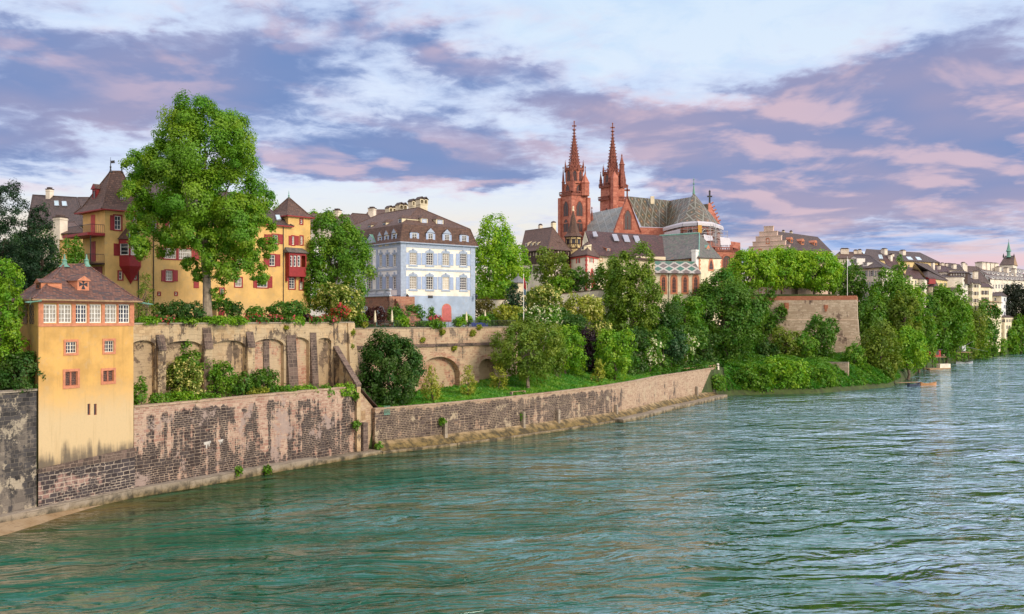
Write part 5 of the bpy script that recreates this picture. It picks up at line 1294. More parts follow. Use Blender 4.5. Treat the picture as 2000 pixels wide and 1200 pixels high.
# ------------------------------------------------------------------ cathedral
def cathedral():
    root = thing('cathedral', 'red sandstone gothic cathedral with two openwork spires and lozenge patterned roofs', 'cathedral', (X(1250, 340), 340, 24))
    b = Bld('', '', '', (0, 0), (1, 0), 1, 0, 1, root=root)       # gives access to the part helpers
    st = M['minster']
    def tower(x0, x1, xm, D, levels, name, ztop_sq, octs, spire, y_cross):
        """square shaft turned so that two faces show: x0 left edge, xm near corner, x1 right edge"""
        zb = 24; Dm = D
        A, C_, Bb = P2(x0, D + 5), P2(xm, D), P2(x1, D + 4)
        E_ = A + (Bb - C_)
        return A, C_, Bb, E_
    def gothic(fr, u, z, w_, h_, n=2, par=None, deep=.25):
        out = arch_pts(w_, h_, 'point', 6); m_ = MB()
        m_.face([fr.p3(u + x, z + zz, -.03) for x, zz in reversed(out)]); o = m_.build('window', M['lead_glass'], par or root)
        k = MB(); ex = [((x - w_/2) * 1.28 + w_/2, zz * 1.07 - .1) for x, zz in out]
        for i in range(len(out) - 1):
            p, q = (ex[i], out[i]), (ex[i+1], out[i+1])
            k.face([fr.p3(u + p[0][0], z + p[0][1], -.18), fr.p3(u + p[1][0], z + p[1][1], -.035), fr.p3(u + q[1][0], z + q[1][1], -.035), fr.p3(u + q[0][0], z + q[0][1], -.18)])
            k.face([fr.p3(u + p[0][0], z + p[0][1], 0), fr.p3(u + p[0][0], z + p[0][1], -.18), fr.p3(u + q[0][0], z + q[0][1], -.18), fr.p3(u + q[0][0], z + q[0][1], 0)])
        for i in range(1, n): x = w_*i/n; k.prism([fr.pt(u + x - .07, -.14), fr.pt(u + x + .07, -.14), fr.pt(u + x + .07, -.031), fr.pt(u + x - .07, -.031)], z, z + h_*.72, None)
        k.build('window_frame', M['minster_dark'], o); return o
    def balustrade(poly, z, h_, par, over=.5, name='gallery'):
        cen = sum(poly, Vector((0, 0))) / len(poly); q = [p + (p - cen).normalized() * over for p in poly]; k = MB()
        k.prism(q, z - .5, z, None, True, True); n_ = len(q)
        for i in range(n_):
            p, r = q[i], q[(i+1) % n_]; k.box(p, r, .25, z + h_ - .25, z + h_, None, 0); k.box(p, r, .2, z + .02, z + .25, None, 0); n = max(2, int((r - p).length / .8))
            for j in range(n + 1): w_ = p.lerp(r, j/n); k.cube((w_.x, w_.y, z + .25), .26, .26, h_ - .5, None)
        return k.build(name, M['minster_dark'], par)
    def pinnacle(c, z, h_, r, par, name='pinnacle'):
        k = MB(); k.lathe((c[0], c[1], z), [(r, 0), (r, h_*.45), (r*1.25, h_*.47), (r*.9, h_*.5), (r*.12, h_*.92), (r*.5, h_*.94), (.0, h_)], 5); return k.build(name, M['minster_dark'], par)
    def spire(c, z0, z1, r, par):
        k = MB(); n = 8; top = Vector((c[0], c[1], z1)); H = z1 - z0
        ring = lambda t: [Vector((c[0] + r*(1 - t)**1.0*math.cos(2*math.pi*i/n + .39) + 0, c[1] + r*(1 - t)**1.0*math.sin(2*math.pi*i/n + .39), z0 + H*t)) for i in range(n)]
        ts = [0, .12, .24, .36, .48, .60, .72, .84, .93]
        rg = [ring(t) for t in ts]
        for j in range(len(ts) - 1):
            for i in range(n):
                a_, b_ = rg[j], rg[j+1]; i2 = (i+1) % n
                k.tube(a_[i], b_[i], .17*(1 - ts[j]*.5), None, 4, None, False)
                k.tube(a_[i], a_[i2], .11, None, 4, None, False)
                if j < 6:
                    k.tube(a_[i], (b_[i] + b_[i2])/2, .11, None, 4, None, False); k.tube(a_[i2], (b_[i] + b_[i2])/2, .11, None, 4, None, False)
                    mm = (a_[i] + a_[i2] + b_[i] + b_[i2]) / 4; k.tube((a_[i] + a_[i2])/2, (b_[i] + b_[i2])/2, .13, None, 4, None, False)
        inner = [ring(0), ring(.93)]
        core = MB()
        for i in range(n):      # the stone behind the tracery
            i2 = (i+1) % n; f_ = lambda p: Vector((c[0] + (p.x - c[0])*.80, c[1] + (p.y - c[1])*.80, p.z))
            core.face([f_(rg[0][i]), f_(rg[0][i2]), f_(rg[-1][i2]), f_(rg[-1][i])])
        for t in np.linspace(.04, .92, 13):      # crockets
            for p in ring(t): o_ = Vector((p.x - c[0], p.y - c[1], 0)).normalized(); k.tube(p, p + o_*.5 + Vector((0, 0, .1)), .10, .16, 4)
        k.tube(rg[-1][0].lerp(rg[-1][4], .5), top + Vector((0, 0, .3)), .35, .22, 6)
        cz = z1; k.lathe((c[0], c[1], cz - .2), [(.3, 0), (.9, .35), (.3, .7)], 6); k.cube((c[0], c[1], cz + .5), .36, .36, 2.6); k.cube((c[0], c[1], cz + 1.4), 1.7, .36, .45); k.lathe((c[0], c[1], cz + 3.0), [(.2, 0), (.35, .3), (0, .7)], 5)
        o = k.build('spire', M['minster_dark'], par); core.build('spire_core', M['minster'], o)
    # --- left tower
    D = 345; A, C_, Bb = P2(1095, D + 5), P2(1117, D), P2(1148, D + 4); E_ = A + (Bb - C_); sq = [C_, Bb, E_, A]; sq = [A, C_, Bb, E_]
    zg = Z(381, D)
    k = MB(); k.prism(sq, 24, zg, st, True)
    for i in range(4):
        p = sq[i]; 
    for p in (A, C_, Bb):
        k.cube((p.x, p.y, 24), 1.5, 1.5, zg - 24 - .6, st, .6)
    zc = Z(434, D); cen = sum(sq, Vector((0, 0)))/4
    k.prism([cen + (p - cen)*1.05 for p in sq], zc - .3, zc, st, True, True)
    tw = k.build('tower', st, root)
    fl, fr_ = Frame(A, C_), Frame(C_, Bb)
    for f in (fl, fr_):
        gothic(f, f.L*.30, Z(421, D), f.L*.36, (421 - 393)/FOC*D, 2, tw); gothic(f, f.L*.30, Z(452, D), f.L*.36, (452 - 428)/FOC*D, 2, tw)
    balustrade(sq, zg + .55, 1.1, tw)
    s2 = [cen + (p - cen)*.80 for p in sq]; z2 = Z(357, D); z3 = Z(330, D)
    k = MB(); k.prism(s2, zg, z2, st, True); k.prism([cen + (p - cen)*1.04 for p in s2], z2 - .25, z2, st, True, True)
    oc = [Vector((cen.x + 3.4*math.cos(2*math.pi*i/8 + .39), cen.y + 3.4*math.sin(2*math.pi*i/8 + .39))) for i in range(8)]
    k.prism(oc, z2, z3, st, True); up = k.build('belfry', st, tw)
    for f in (Frame(s2[0], s2[1]), Frame(s2[1], s2[2])): gothic(f, f.L*.34, zg + 1.2, f.L*.3, (z2 - zg)*.62, 2, tw)
    for i in range(8):
        f = Frame(oc[i], oc[(i+1) % 8])
        if f.inw.y > -.2: gothic(f, f.L*.26, z2 + .9, f.L*.48, (z3 - z2)*.74, 2, tw)
    balustrade(oc, z3 + .4, 1.2, tw, .35)
    for p in oc: pinnacle(cen + (p - cen)*1.08, z3 - .5, 4.2, .30, tw)
    for p in s2: pinnacle(cen + (p - cen)*1.02, zg, 11.5, .6, tw)
    pinnacle(Bb + Vector((1.6, 1)), Z(458, D), 11, .8, tw)
    kk = MB(); kk.lathe((Bb.x - 1.2, Bb.y - 1.0, zg), [(1.7, 0), (1.7, 4.6), (1.9, 4.8), (.2, 8.2), (0, 9.3)], 8); kk.build('stair_turret', st, tw)
    spire(cen, z3 + .2, Z(250, D), 2.35, tw)
    # --- right tower
    D = 362; A, C_, Bb = P2(1172, D + 5), P2(1190, D), P2(1221, D + 4); E_ = A + (Bb - C_); sq = [A, C_, Bb, E_]; cen = sum(sq, Vector((0, 0)))/4
    zg = Z(389, D); k = MB(); k.prism(sq, 24, zg, st, True); s2 = [cen + (p - cen)*.95 for p in sq]; zg2 = Z(364, D); k.prism(s2, zg, zg2, st, True)
    tw = k.build('tower', st, root); balustrade(sq, zg + .3, 1.1, tw, .7); balustrade(s2, zg2 + .3, 1.2, tw, .7)
    f = Frame(C_, Bb); gothic(f, f.L*.42, Z(410, D), f.L*.2, (410 - 399)/FOC*D, 1, tw); f2 = Frame(A, C_); gothic(f2, f2.L*.6, Z(416, D), f2.L*.2, 2.0, 1, tw)
    kk = MB(); q = P2(1200, D - 1); kk.cube((q.x, q.y, 60), 2.3, 2.3, Z(348, D) - 60, None, .4); kk.lathe((q.x, q.y, Z(348, D)), [(1.6, 0), (.2, 2.2), (0, 2.6)], 4, None, .4 + math.pi/4); kk.build('stair_turret', st, tw)
    z3 = Z(338, D); oc = [Vector((cen.x + 3.7*math.cos(2*math.pi*i/8 + .39), cen.y + 3.7*math.sin(2*math.pi*i/8 + .39))) for i in range(8)]
    k = MB(); k.prism(oc, zg2, z3, st, True); k.build('belfry', st, tw)
    for i in range(8):
        f = Frame(oc[i], oc[(i+1) % 8])
        if f.inw.y > -.2: gothic(f, f.L*.25, zg2 + .7, f.L*.5, (z3 - zg2)*.78, 2, tw)
    balustrade(oc, z3 + .3, 1.2, tw, .3)
    for p in oc: pinnacle(cen + (p - cen)*1.08, z3 - .4, 4.2, .30, tw)
    for p in s2: pinnacle(cen + (p - cen)*1.0, zg2, 6.5, .6, tw)
    kk = MB(); q = P2(1214.5, D + 2); kk.lathe((q.x, q.y, zg2), [(1.0, 0), (1.0, 8.6), (1.3, 8.8), (.9, 9.2), (.18, 12.0), (.35, 12.3), (0, 13.2)], 6); kk.build('stair_turret', M['minster_dark'], tw)
    spire(cen, z3 + .1, Z(253, D), 2.35, tw)
    # --- nave roof between towers and transept
    k = MB(); k.face([P3(1146, 452, 344), P3(1216, 456, 334), P3(1226, 402, 346), P3(1149, 418, 356)], M['roof_nave'])
    k.face([P3(1146, 452, 344), P3(1149, 418, 356), P3(1146, 452, 370)], st)
    k.build('nave_roof', None, root)
    k = MB(); k.prism([P2(1140, 345), P2(1222, 335), P2(1222, 365), P2(1140, 372)], 24, Z(452, 344), st, True); k.build('nave_wall', st, root)
    # --- transept: gable and lozenge roof
    D = 325; gl, gr = P2(1198, D), P2(1252, D + 3); zt = Z(455, D); apx = P3(1225, 384, D + 1.5); fg = Frame(gl, gr)
    k = MB(); k.face([V3(gl, 24), V3(gr, 24), V3(gr, zt), apx, V3(gl, zt)]); w_ = k.build('transept_wall', st, root)
    gothic(fg, fg.u(1220), Z(448, D), 2.3, (448 - 411)/FOC*D, 2, root)
    k = MB()
    for p, q in ((V3(gl, zt), apx), (apx, V3(gr, zt))):
        e = V3(fg.inw * -.4, 0); up_ = Vector((0, 0, .45)); k.face([p + e, q + e, q + e + up_, p + e + up_]); k.face([p + e + up_, q + e + up_, q - e + up_, p - e + up_])
    k.build('gable_coping', M['minster_dark'], root)
    k = MB(); c = apx; k.cube((c.x, c.y, c.z), .5, .5, 3.6); k.cube((c.x, c.y, c.z + 1.9), 1.9, .5, .6); k.lathe((c.x, c.y, c.z + 3.4), [(.3, 0), (.5, .4), (0, .9)], 5); k.build('gable_cross', M['minster_dark'], root)
    # big roofs: transept slope, choir slope, apse cone
    q = dict(a=apx + Vector((0, .2, .1)), e0=P3(1252.5, 443, D + 2.6), v=P3(1301, 445, 338), w=P3(1309, 392, 352))
    k = MB(); mt = M['roof_diamond']
    k.face([q['e0'], q['v'], q['w'], q['a'] + Vector((0, 0, 0))], mt)
    ch0, ch1 = q['w'], P3(1350, 385, 334)
    e1 = P3(1330, 436, 318)
    k.face([q['v'], e1, ch1, ch0], mt); k.build('transept_roof', None, root)
    ap = P3(1355, 377, 331); rim = [P3(1316, 437, 321), P3(1332, 438, 315), P3(1360, 438, 312), P3(1386, 438, 316), P3(1404, 437, 326), P3(1404, 437, 345)]
    k = MB()
    for p, r in zip(rim[:-1], rim[1:]): k.face([p, r, ap], mt)
    k.build('apse_roof', None, root)
    k = MB(); k.tube(ap - Vector((0, 0, .6)), P3(1355, 362, 331), .5, .14, 6); k.lathe(P3(1355, 361, 331), [(.12, 0), (.45, .3), (.12, .6), (.08, 1.6), (.3, 1.8), (.05, 2.1), (0, 3.2)], 6); k.build('roof_finial', M['copper'], root)
    k = MB(); k.cube(P3(1274, 399, 336), 1.3, 1.3, 2.8); k.build('chimney', M['cream'], root)
    # far gable on the right with crockets and cross
    k = MB(); g0, g1, gp = P3(1378, 438, 340), P3(1406, 438, 344), P3(1386, 396, 341)
    k.face([P3(1360, 438, 338), P3(1404, 438, 336), P3(1386, 398, 341), P3(1368, 400, 341)], mt); k.build('east_roof', None, root)
    k = MB(); k.face([P3(1382, 436, 334), P3(1404.5, 438, 334), P3(1387, 395, 340), P3(1384, 395, 340)], st); k.face([P3(1404.5, 438, 334), P3(1407, 438, 350), P3(1387, 395, 341)], st)
    for i in range(6): p = P3(1387, 395, 340).lerp(P3(1404.5, 438, 334), (i + .5)/6.2); k.tube(p, p + Vector((.9, 0, .6)), .25, .3, 5, st)
    k.build('east_gable', st, root)
    k = MB(); c = P3(1386, 397, 340); k.cube(c, .55, .55, 4.2); k.cube(c + Vector((0, 0, 2.2)), 1.8, .5, .5); k.lathe(c + Vector((0, 0, 4)), [(.3, 0), (.45, .4), (0, .9)], 5); k.build('gable_cross', M['iron'], root)
    # choir walls
    k = MB(); pl = [P2(1250, 328), P2(1300, 330), P2(1318, 320), P2(1334, 314), P2(1362, 311), P2(1388, 315), P2(1406, 326), P2(1406, 352), P2(1250, 352)]
    k.prism(pl, 24, Z(441, 322), st, True); k.build('choir_wall', st, root)
    f = Frame(pl[0], pl[1])
    for i in range(len(pl) - 4):
        f = Frame(pl[i + 2], pl[i + 3]); gothic(f, f.L*.3, Z(472, 315), f.L*.4, 4.2, 2, root)
    # lower apse block with round windows and the ruddy end pier
    k = MB(); lo = [P2(1366, 312), P2(1396, 300), P2(1432, 302), P2(1448, 316), P2(1448, 330), P2(1366, 340)]
    k.prism(lo, 24, Z(492, 305), st, True); k.prism([P2(1425, 304), P2(1446, 310), P2(1446, 322), P2(1425, 322)], Z(492, 305), Z(472, 305), st, True)
    lw = k.build('ambulatory_wall', st, root); balustrade(lo, Z(492, 305) + .2, 1.0, lw, .3)
    f = Frame(lo[1], lo[2])
    o = MB(); r = f.rect(1412, 500, 1426, 527); out = arch_pts(r[2], r[3], 'round', 10); o.face([f.p3(r[0] + x, r[1] + z, -.03) for x, z in reversed(out)]); wn = o.build('window', M['lead_glass'], root)
    o = MB()
    for i in range(len(out) - 1):
        g2 = lambda p, e: f.p3(r[0] + r[2]/2 + (p[0] - r[2]/2)*e, r[1] + p[1]*(1 + (e - 1)*.5), -.2); o.face([g2(out[i], 1.25), g2(out[i], 1.0), g2(out[i+1], 1.0), g2(out[i+1], 1.25)])
    for i in range(1, 4): o.prism([f.pt(r[0] + r[2]*i/4 - .08, -.15), f.pt(r[0] + r[2]*i/4 + .08, -.15), f.pt(r[0] + r[2]*i/4 + .08, -.031), f.pt(r[0] + r[2]*i/4 - .08, -.031)], r[1], r[1] + r[3]*.8, None)
    o.build('window_frame', M['minster'], wn)
    zb = f.z(1418, 528); o = MB(); o.prism([f.pt(f.u(1403), -.8), f.pt(f.u(1432), -.8), f.pt(f.u(1432), 0), f.pt(f.u(1403), 0)], zb - 1.6, zb - 1.2, None, True, True)
    for i in range(14): u = f.u(1403) + (f.u(1432) - f.u(1403))*i/13; o.prism([f.pt(u - .1, -.75), f.pt(u + .1, -.75), f.pt(u + .1, -.5), f.pt(u - .1, -.5)], zb - 1.2, zb - .3, None)
    o.prism([f.pt(f.u(1403), -.8), f.pt(f.u(1432), -.8), f.pt(f.u(1432), -.45), f.pt(f.u(1403), -.45)], zb - .3, zb, None, True, True); o.build('gallery', M['minster_dark'], root)
cathedral()

def scaffold():
    root = thing('scaffolding', 'steel scaffolding with white sheeting wrapped round the cathedral choir', 'scaffold', (X(1355, 306), 306, 30))
    path = [P2(1296, 326), P2(1318, 315), P2(1334, 309), P2(1362, 305.5), P2(1392, 309), P2(1412, 322)]
    z0, z1, z2 = Z(462, 310), Z(449, 310), Z(436, 310)
    k, dk = MB(), MB()
    for a, b in zip(path[:-1], path[1:]):
        n = max(2, int((b - a).length / 1.7)); d = (b - a).normalized(); nn = Vector((-d.y, d.x))
        for i in range(n + 1):
            p = a.lerp(b, i/n)
            for o in (0, 1.1): q = p + nn*o; k.tube(V3(q, z0 - 3), V3(q, z2), .07, None, 4, None, False)
        for z in (z0, z0 + 1.05, z1, z1 + 1.05, z2 - .3): k.tube(V3(a, z), V3(b, z), .06, None, 4, None, False)
        k.tube(V3(a, z0), V3(a.lerp(b, .5), z1), .05, None, 4, None, False)
        for z in (z0 - .1, z1 - .1): dk.prism([a, b, b + nn*1.0, a + nn*1.0], z - .12, z, None, True, True)
    k.build('scaffold_pole', M['steel'], root); dk.build('walkway', M['timber_tan'], root)
    s = MB()
    for a, b in zip(path[:-1], path[1:]):
        d = (b - a).normalized(); nn = Vector((-d.y, d.x)); o = nn * -.25; a0, b0 = a + o, b + o
        for j in range(5):
            t0, t1 = j*math.pi/4 - .3, (j+1)*math.pi/4 - .3
            g_ = lambda p, t: V3(p + nn*(.7 - .75*math.cos(t)), z2 - .9 + 1.2*math.sin(t)); s.face([g_(a0, t0), g_(b0, t0), g_(b0, t1), g_(a0, t1)])
    s.build('sheet_roll', M['sheet'], root)
    s = MB(); a, b = P2(1296, 323), P2(1326, 310)
    for j in range(4): t0, t1 = j*math.pi/4, (j+1)*math.pi/4; g_ = lambda p, t: V3(p + Vector((.2, -.5 - .5*math.cos(t)*.8)), z1 - 1.4 + 1.6*math.sin(t)); s.face([g_(a, t0), g_(b, t0), g_(b, t1), g_(a, t1)])
    s.build('sheet_bundle', M['sheet'], root)
    s = MB()
    for x0, x1, y0, y1, D in ((1376, 1393, 457, 471, 302), (1408, 1428, 462, 479, 300)):
        p, q = P2(x0, D), P2(x1, D + 3); s.face([V3(p, Z(y1, D)), V3(q, Z(y1 - 2, D)), V3(q + Vector((0, 1.5)), Z(y0 + 2, D)), V3(p + Vector((0, 1.5)), Z(y0, D))]); s.face([V3(q, Z(y1 - 2, D)), V3(q + Vector((1, 6)), Z(y1 - 3, D)), V3(q + Vector((1, 6)), Z(y0 + 2, D)), V3(q + Vector((0, 1.5)), Z(y0 + 2, D))])
    s.build('hanging_sheet', M['sheet'], root)
    k = MB()
    for px, D in ((1388, 304), (1398, 302), (1408, 305), (1418, 310), (1421, 318)):
        p = P2(px, D); k.tube(V3(p, Z(500, D)), V3(p, Z(437 if px < 1410 else 451, D)), .08, None, 4, None, False)
    for y in (445, 452, 460, 470, 480, 490):
        k.tube(P3(1386, y, 304), P3(1412 if y < 450 else 1422, y, 305), .06, None, 4, None, False)
    for i, (y0, y1) in enumerate(((450, 460), (460, 470), (470, 480), (480, 490))): k.tube(P3(1390, y1, 303.6), P3(1410, y0, 303.8), .06, None, 4, None, False)
    k.build('stair_frame', M['steel'], root)
    k = MB(); p = P3(1367, 455, 304.5); k.cube((p.x, p.y, p.z), 1.2, .5, (455 - 440)/FOC*304); k.build('debris_chute', flat('chute_yellow', (.62, .33, .06), .6), root)
scaffold()

# ------------------------------------------------------------------ houses on the cathedral hill
def half_timbered():
    C0 = P2(1071, 232); b = Bld('gallery_house', 'old house with dark timber gallery and brown hipped roof on the hill', 'house', P2(1021.5, 243), C0, None, 20, Z(487, 232), P2(1112, 238), P2(1063, 252))
    f, r = b.f, b.right
    for x0, x1 in ((1024, 1031.5), (1037, 1041.5), (1046, 1053), (1058, 1064)): b.win('front', (x0, 494, x1, 504), 3, 1, 'rect', 'timber', 'curtain', hole=False, proud=-.25)
    for x0, x1 in ((1085.5, 1096), (1104.5, 1110)): b.win('right', (x0, 489, x1, 501), 2, 1, 'rect', 'timber', 'curtain', hole=False, proud=-.25)
    for x0, x1 in ((1038, 1042), (1050.5, 1055)):
        q = b.win('front', (x0, 519, x1, 536), 2, 3, 'rect', 'white', 'glass'); b.shutters('front', q, .6, 'dark_shutter')
    b.win('right', (1093, 536, 1099, 545), 2, 2)
    b.walls(M['cream_pale'])
    k = MB(); zg0, zg1 = Z(515, 235), Z(488, 235); e = .22
    for fr in (f, r):
        k.prism([fr.pt(-.1, -e), fr.pt(fr.L + .1, -e), fr.pt(fr.L + .1, -.004), fr.pt(-.1, -.004)], zg0, zg1 - 3.0 + 1.6, None, True, True); k.prism([fr.pt(-.1, -e), fr.pt(fr.L + .1, -e), fr.pt(fr.L + .1, -.004), fr.pt(-.1, -.004)], zg1 - .45, zg1 - .05, None, True, True)
        n = 8
        for i in range(n + 1): u = fr.L*i/n; k.prism([fr.pt(u - .35, -e - .02), fr.pt(u + .35, -e - .02), fr.pt(u + .35, -.005), fr.pt(u - .35, -.005)], zg0, zg1 - .45, None)
        for i in range(n*2): u = fr.L*(i + .5)/(n*2); k.prism([fr.pt(u - .06, -e - .05), fr.pt(u + .06, -e - .05), fr.pt(u + .06, -e - .003), fr.pt(u - .06, -e - .003)], zg0, zg1 - 1.5, None)
    b.part('gallery_front', k, M['timber'])
    b.roof(P3(1026, 451, 252), P3(1079, 444, 241), M['tile_brown'], .7, ((0, 0), (.2, .14), (1, 1)))
    for x0, x1 in ((1026, 1030.5), (1036.5, 1040), (1046, 1050)): dormer_px(b, f, x0, 475, x1, 483, 1.1, 3.4, roofmat='tile_brown', wall='cream', kind='shed', rh=1.2, nx=1, nz=2)
    dormer_px(b, r, 1088.5, 473, 1094, 480, 1.6, 3.0, roofmat='tile_brown', wall='tile_brown', kind='shed', rh=1.0, nx=1, nz=1)
    b.chimney(P2(1081, 243), 1.0, 1.0, 40, Z(436, 243), 'cream', 'tile_dark', 'hip'); b.chimney(P2(1055.5, 250), .9, .9, 40, Z(441, 250), 'cream_pale', 'tile_dark', 'hip')
half_timbered()
def stair_turret():
    c = P2(1119.5, 246); z0, z1, z2 = 22, Z(485, 244), Z(462, 244); r = 2.15
    root = thing('stair_turret', 'octagonal half timbered stair turret with tall pointed tile roof', 'turret', V3(c, z0))
    k = MB(); k.lathe((c.x, c.y, z0), [(r*.88, 0), (r*.88, z1 - z0)], 8, None, .39); k.build('shaft', M['ochre_pale'], root)
    k = MB(); k.lathe((c.x, c.y, z1), [(r*.9, 0), (r, .15), (r, z2 - z1)], 8, None, .39); k.build('timbered_top', M['ochre_pale'], root)
    k, w_ = MB(), MB(); q = [Vector((c.x + r*math.cos(.39 + math.pi*i/4), c.y + r*math.sin(.39 + math.pi*i/4))) for i in range(8)]
    for i in range(8):
        f = Frame(q[i], q[(i+1) % 8]); h_ = z2 - z1
        k.tube(f.p3(0, z1, -.02), f.p3(0, z2, -.02), .12, None, 4)
        for zz in (z1 + .1, z1 + h_*.38, z1 + h_*.78, z2 - .1): k.box(f.pt(0, -.02), f.pt(f.L, -.02), .12, zz - .09, zz + .09)
        k.tube(f.p3(.1, z1 + .1, -.05), f.p3(f.L*.4, z1 + h_*.36, -.05), .07, None, 4); k.tube(f.p3(f.L - .1, z1 + .1, -.05), f.p3(f.L*.6, z1 + h_*.36, -.05), .07, None, 4)
        if f.inw.y > -.1:
            fm, pm = win_mesh(f.L*.56, h_*.36, 2, 2, 'rect', M['timber'], M['glass'], .08)
            _obj('window', fm, root, f.p3(f.L*.22, z1 + h_*.41, -.06), f.ang); _obj('window_pane', pm, root, f.p3(f.L*.22, z1 + h_*.41, -.06), f.ang)
    k.build('timber_frame', M['timber'], root)
    k = MB(); k.lathe((c.x, c.y, z2), [(r*1.28, 0), (r*.86, .9), (r*.50, 3.2), (.18, Z(412, 246) - z2)], 8, None, .39); k.build('roof', M['tile_brown'], root)
    k = MB(); k.lathe((c.x, c.y, Z(413, 246)), [(.22, 0), (.34, .2), (.2, .6), (.24, 1.2), (0, 1.5)], 6); k.build('roof_finial', M['cream'], root)
stair_turret()
def quoin_house():
    b = Bld('quoined_house', 'cream house with red painted corner stones and a small hipped tile roof', 'house', P2(1113.5, 238), P2(1145.5, 229), None, 18, Z(498, 229), P2(1168, 238), P2(1137, 249))
    f, r = b.f, b.right
    q = b.win('front', (1127.3, 505, 1131, 514.5), 2, 4); b.shutters('front', q, .55, 'red_light')
    q = b.win('right', (1152.5, 504, 1158, 513.5), 2, 4); b.shutters('right', q, .6, 'red_light')
    b.win('right', (1152.5, 527, 1159, 547), 2, 3, 'point', 'red_light', 'lead_glass', 'red_light', .3, fw=.1)
    b.walls(M['cream_pale'])
    k = MB()
    for fr, u0, sg in ((f, 0, 1), (f, f.L, -1), (r, 0, 1)):
        z = 20.0; i = 0
        while z < b.ze - .7:
            w_ = .75 if i % 2 else .45
            a_, c_ = (u0, u0 + w_*sg) if sg > 0 else (u0 - w_, u0)
            k.prism([fr.pt(a_, -.06), fr.pt(c_, -.06), fr.pt(c_, -.004), fr.pt(a_, -.004)], z, z + .55, None, True, True); z += .58; i += 1
    b.part('quoin', k, M['red_light'])
    k = MB()
    for fr in (f, r): k.prism([fr.pt(-.15, -.2), fr.pt(fr.L + .15, -.2), fr.pt(fr.L + .15, -.004), fr.pt(-.15, -.004)], b.ze - .55, b.ze - .1, None, True, True)
    b.part('cornice', k, M['red_light'])
    ap = P3(1149, 472, 240); b.roof(ap, ap, M['tile_brown'], .5)
    dormer_px(b, f, 1135, 482, 1141, 488, 1.6, 2.0, roofmat='tile_brown', wall='cream', kind='shed', rh=.6, nx=1, nz=1)
    k = MB(); c = r.pt(r.u(1155.5), -.6); z = r.z(1155, 548)
    for (w0, z0), (w1, z1) in zip(((.5, -3.2), (.5, -.9), (1.0, -.3)), ((.5, -.9), (1.0, -.3), (1.0, 0))): k.cube((c.x, c.y, z + z0), w0*1.6, .9, z1 - z0 - .002, None, r.ang)
    b.part('bay_bracket', k, M['red_light'])
    k = MB(); k.tube((c.x, c.y, 17), (c.x, c.y, z - 1.6), .22, None, 8); b.part('support_column', k, M['white'])
quoin_house()
def long_hall():
    A, Bq = P2(1164, 246), P2(1300, 251); b = Bld('long_hall', 'long hall with steep wine brown roof and four skylights beneath the cathedral', 'hall', A, Bq, 22, 18, Z(500, 247))
    r1, r2 = P3(1143, 451, 259), P3(1302, 461, 264)
    b.a = P2(1150, 246)
    b.walls(M['cream'])
    k = MB(); e0, e1 = V3(A + Vector((-.8, -.6)), b.ze - .25), V3(Bq + Vector((0, -.6)), Z(511, 250)); e0 = P3(1161, 498, 245)
    k.face([e0, e1, r2, r1], M['tile_wine']); k.face([r1, r2, r2 + Vector((0, 16, -8)), r1 + Vector((0, 16, -8))], M['tile_wine']); k.face([e1, e0, e0 - Vector((0, 0, .15)), e1 - Vector((0, 0, .15))], M['timber']); b.part('roof', k, None)
    k = MB(); g0 = P3(1137, 474, 250); k.face([P3(1136, 500, 250), P3(1152, 500, 246), e0 + Vector((-.6, 0, .3)), r1 + Vector((-.05, 0, -.1)), P3(1138, 470, 268), ]); b.part('gable', k, M['cream'])
    pl = plane3(e0, e1, r2); on = lambda x, y: roof_uv_pt(None, x, y, pl)
    for q in (((1159.5, 463), (1168, 462.5), (1164, 453), (1157, 453.5)), ((1200, 471), (1209.5, 471.5), (1204.5, 458.5), (1195, 458)), ((1220.5, 473), (1231, 473.5), (1226, 460), (1215.5, 459.5)), ((1242, 475), (1252, 475.5), (1246.5, 461.5), (1236.5, 461))): b.skylight([on(*p) for p in q], 'roof_pane')
    fr = Frame(V2(e0), V2(e1)); dormer_px(b, fr, 1184.5, 485, 1192, 492, 2.4, 3.0, roofmat='tile_wine', wall='salmon', kind='shed', rh=.8, nx=2, nz=1)
    k = MB(); c = b.f.p3(b.f.u(1174), b.f.z(1174, 507.5), -.05)
    for i in range(16):
        t0, t1 = 2*math.pi*i/16, 2*math.pi*(i+1)/16; g_ = lambda t, rr: c + V3(b.f.d*(rr*math.cos(t)), rr*math.sin(t)); k.face([g_(t0, .42), g_(t0, .55), g_(t1, .55), g_(t1, .42)])
    b.part('sundial', k, M['salmon'])
    return b
M['roof_pane'] = flat('roof_pane_grey', (.30, .31, .36), .25, .1)
long_hall()
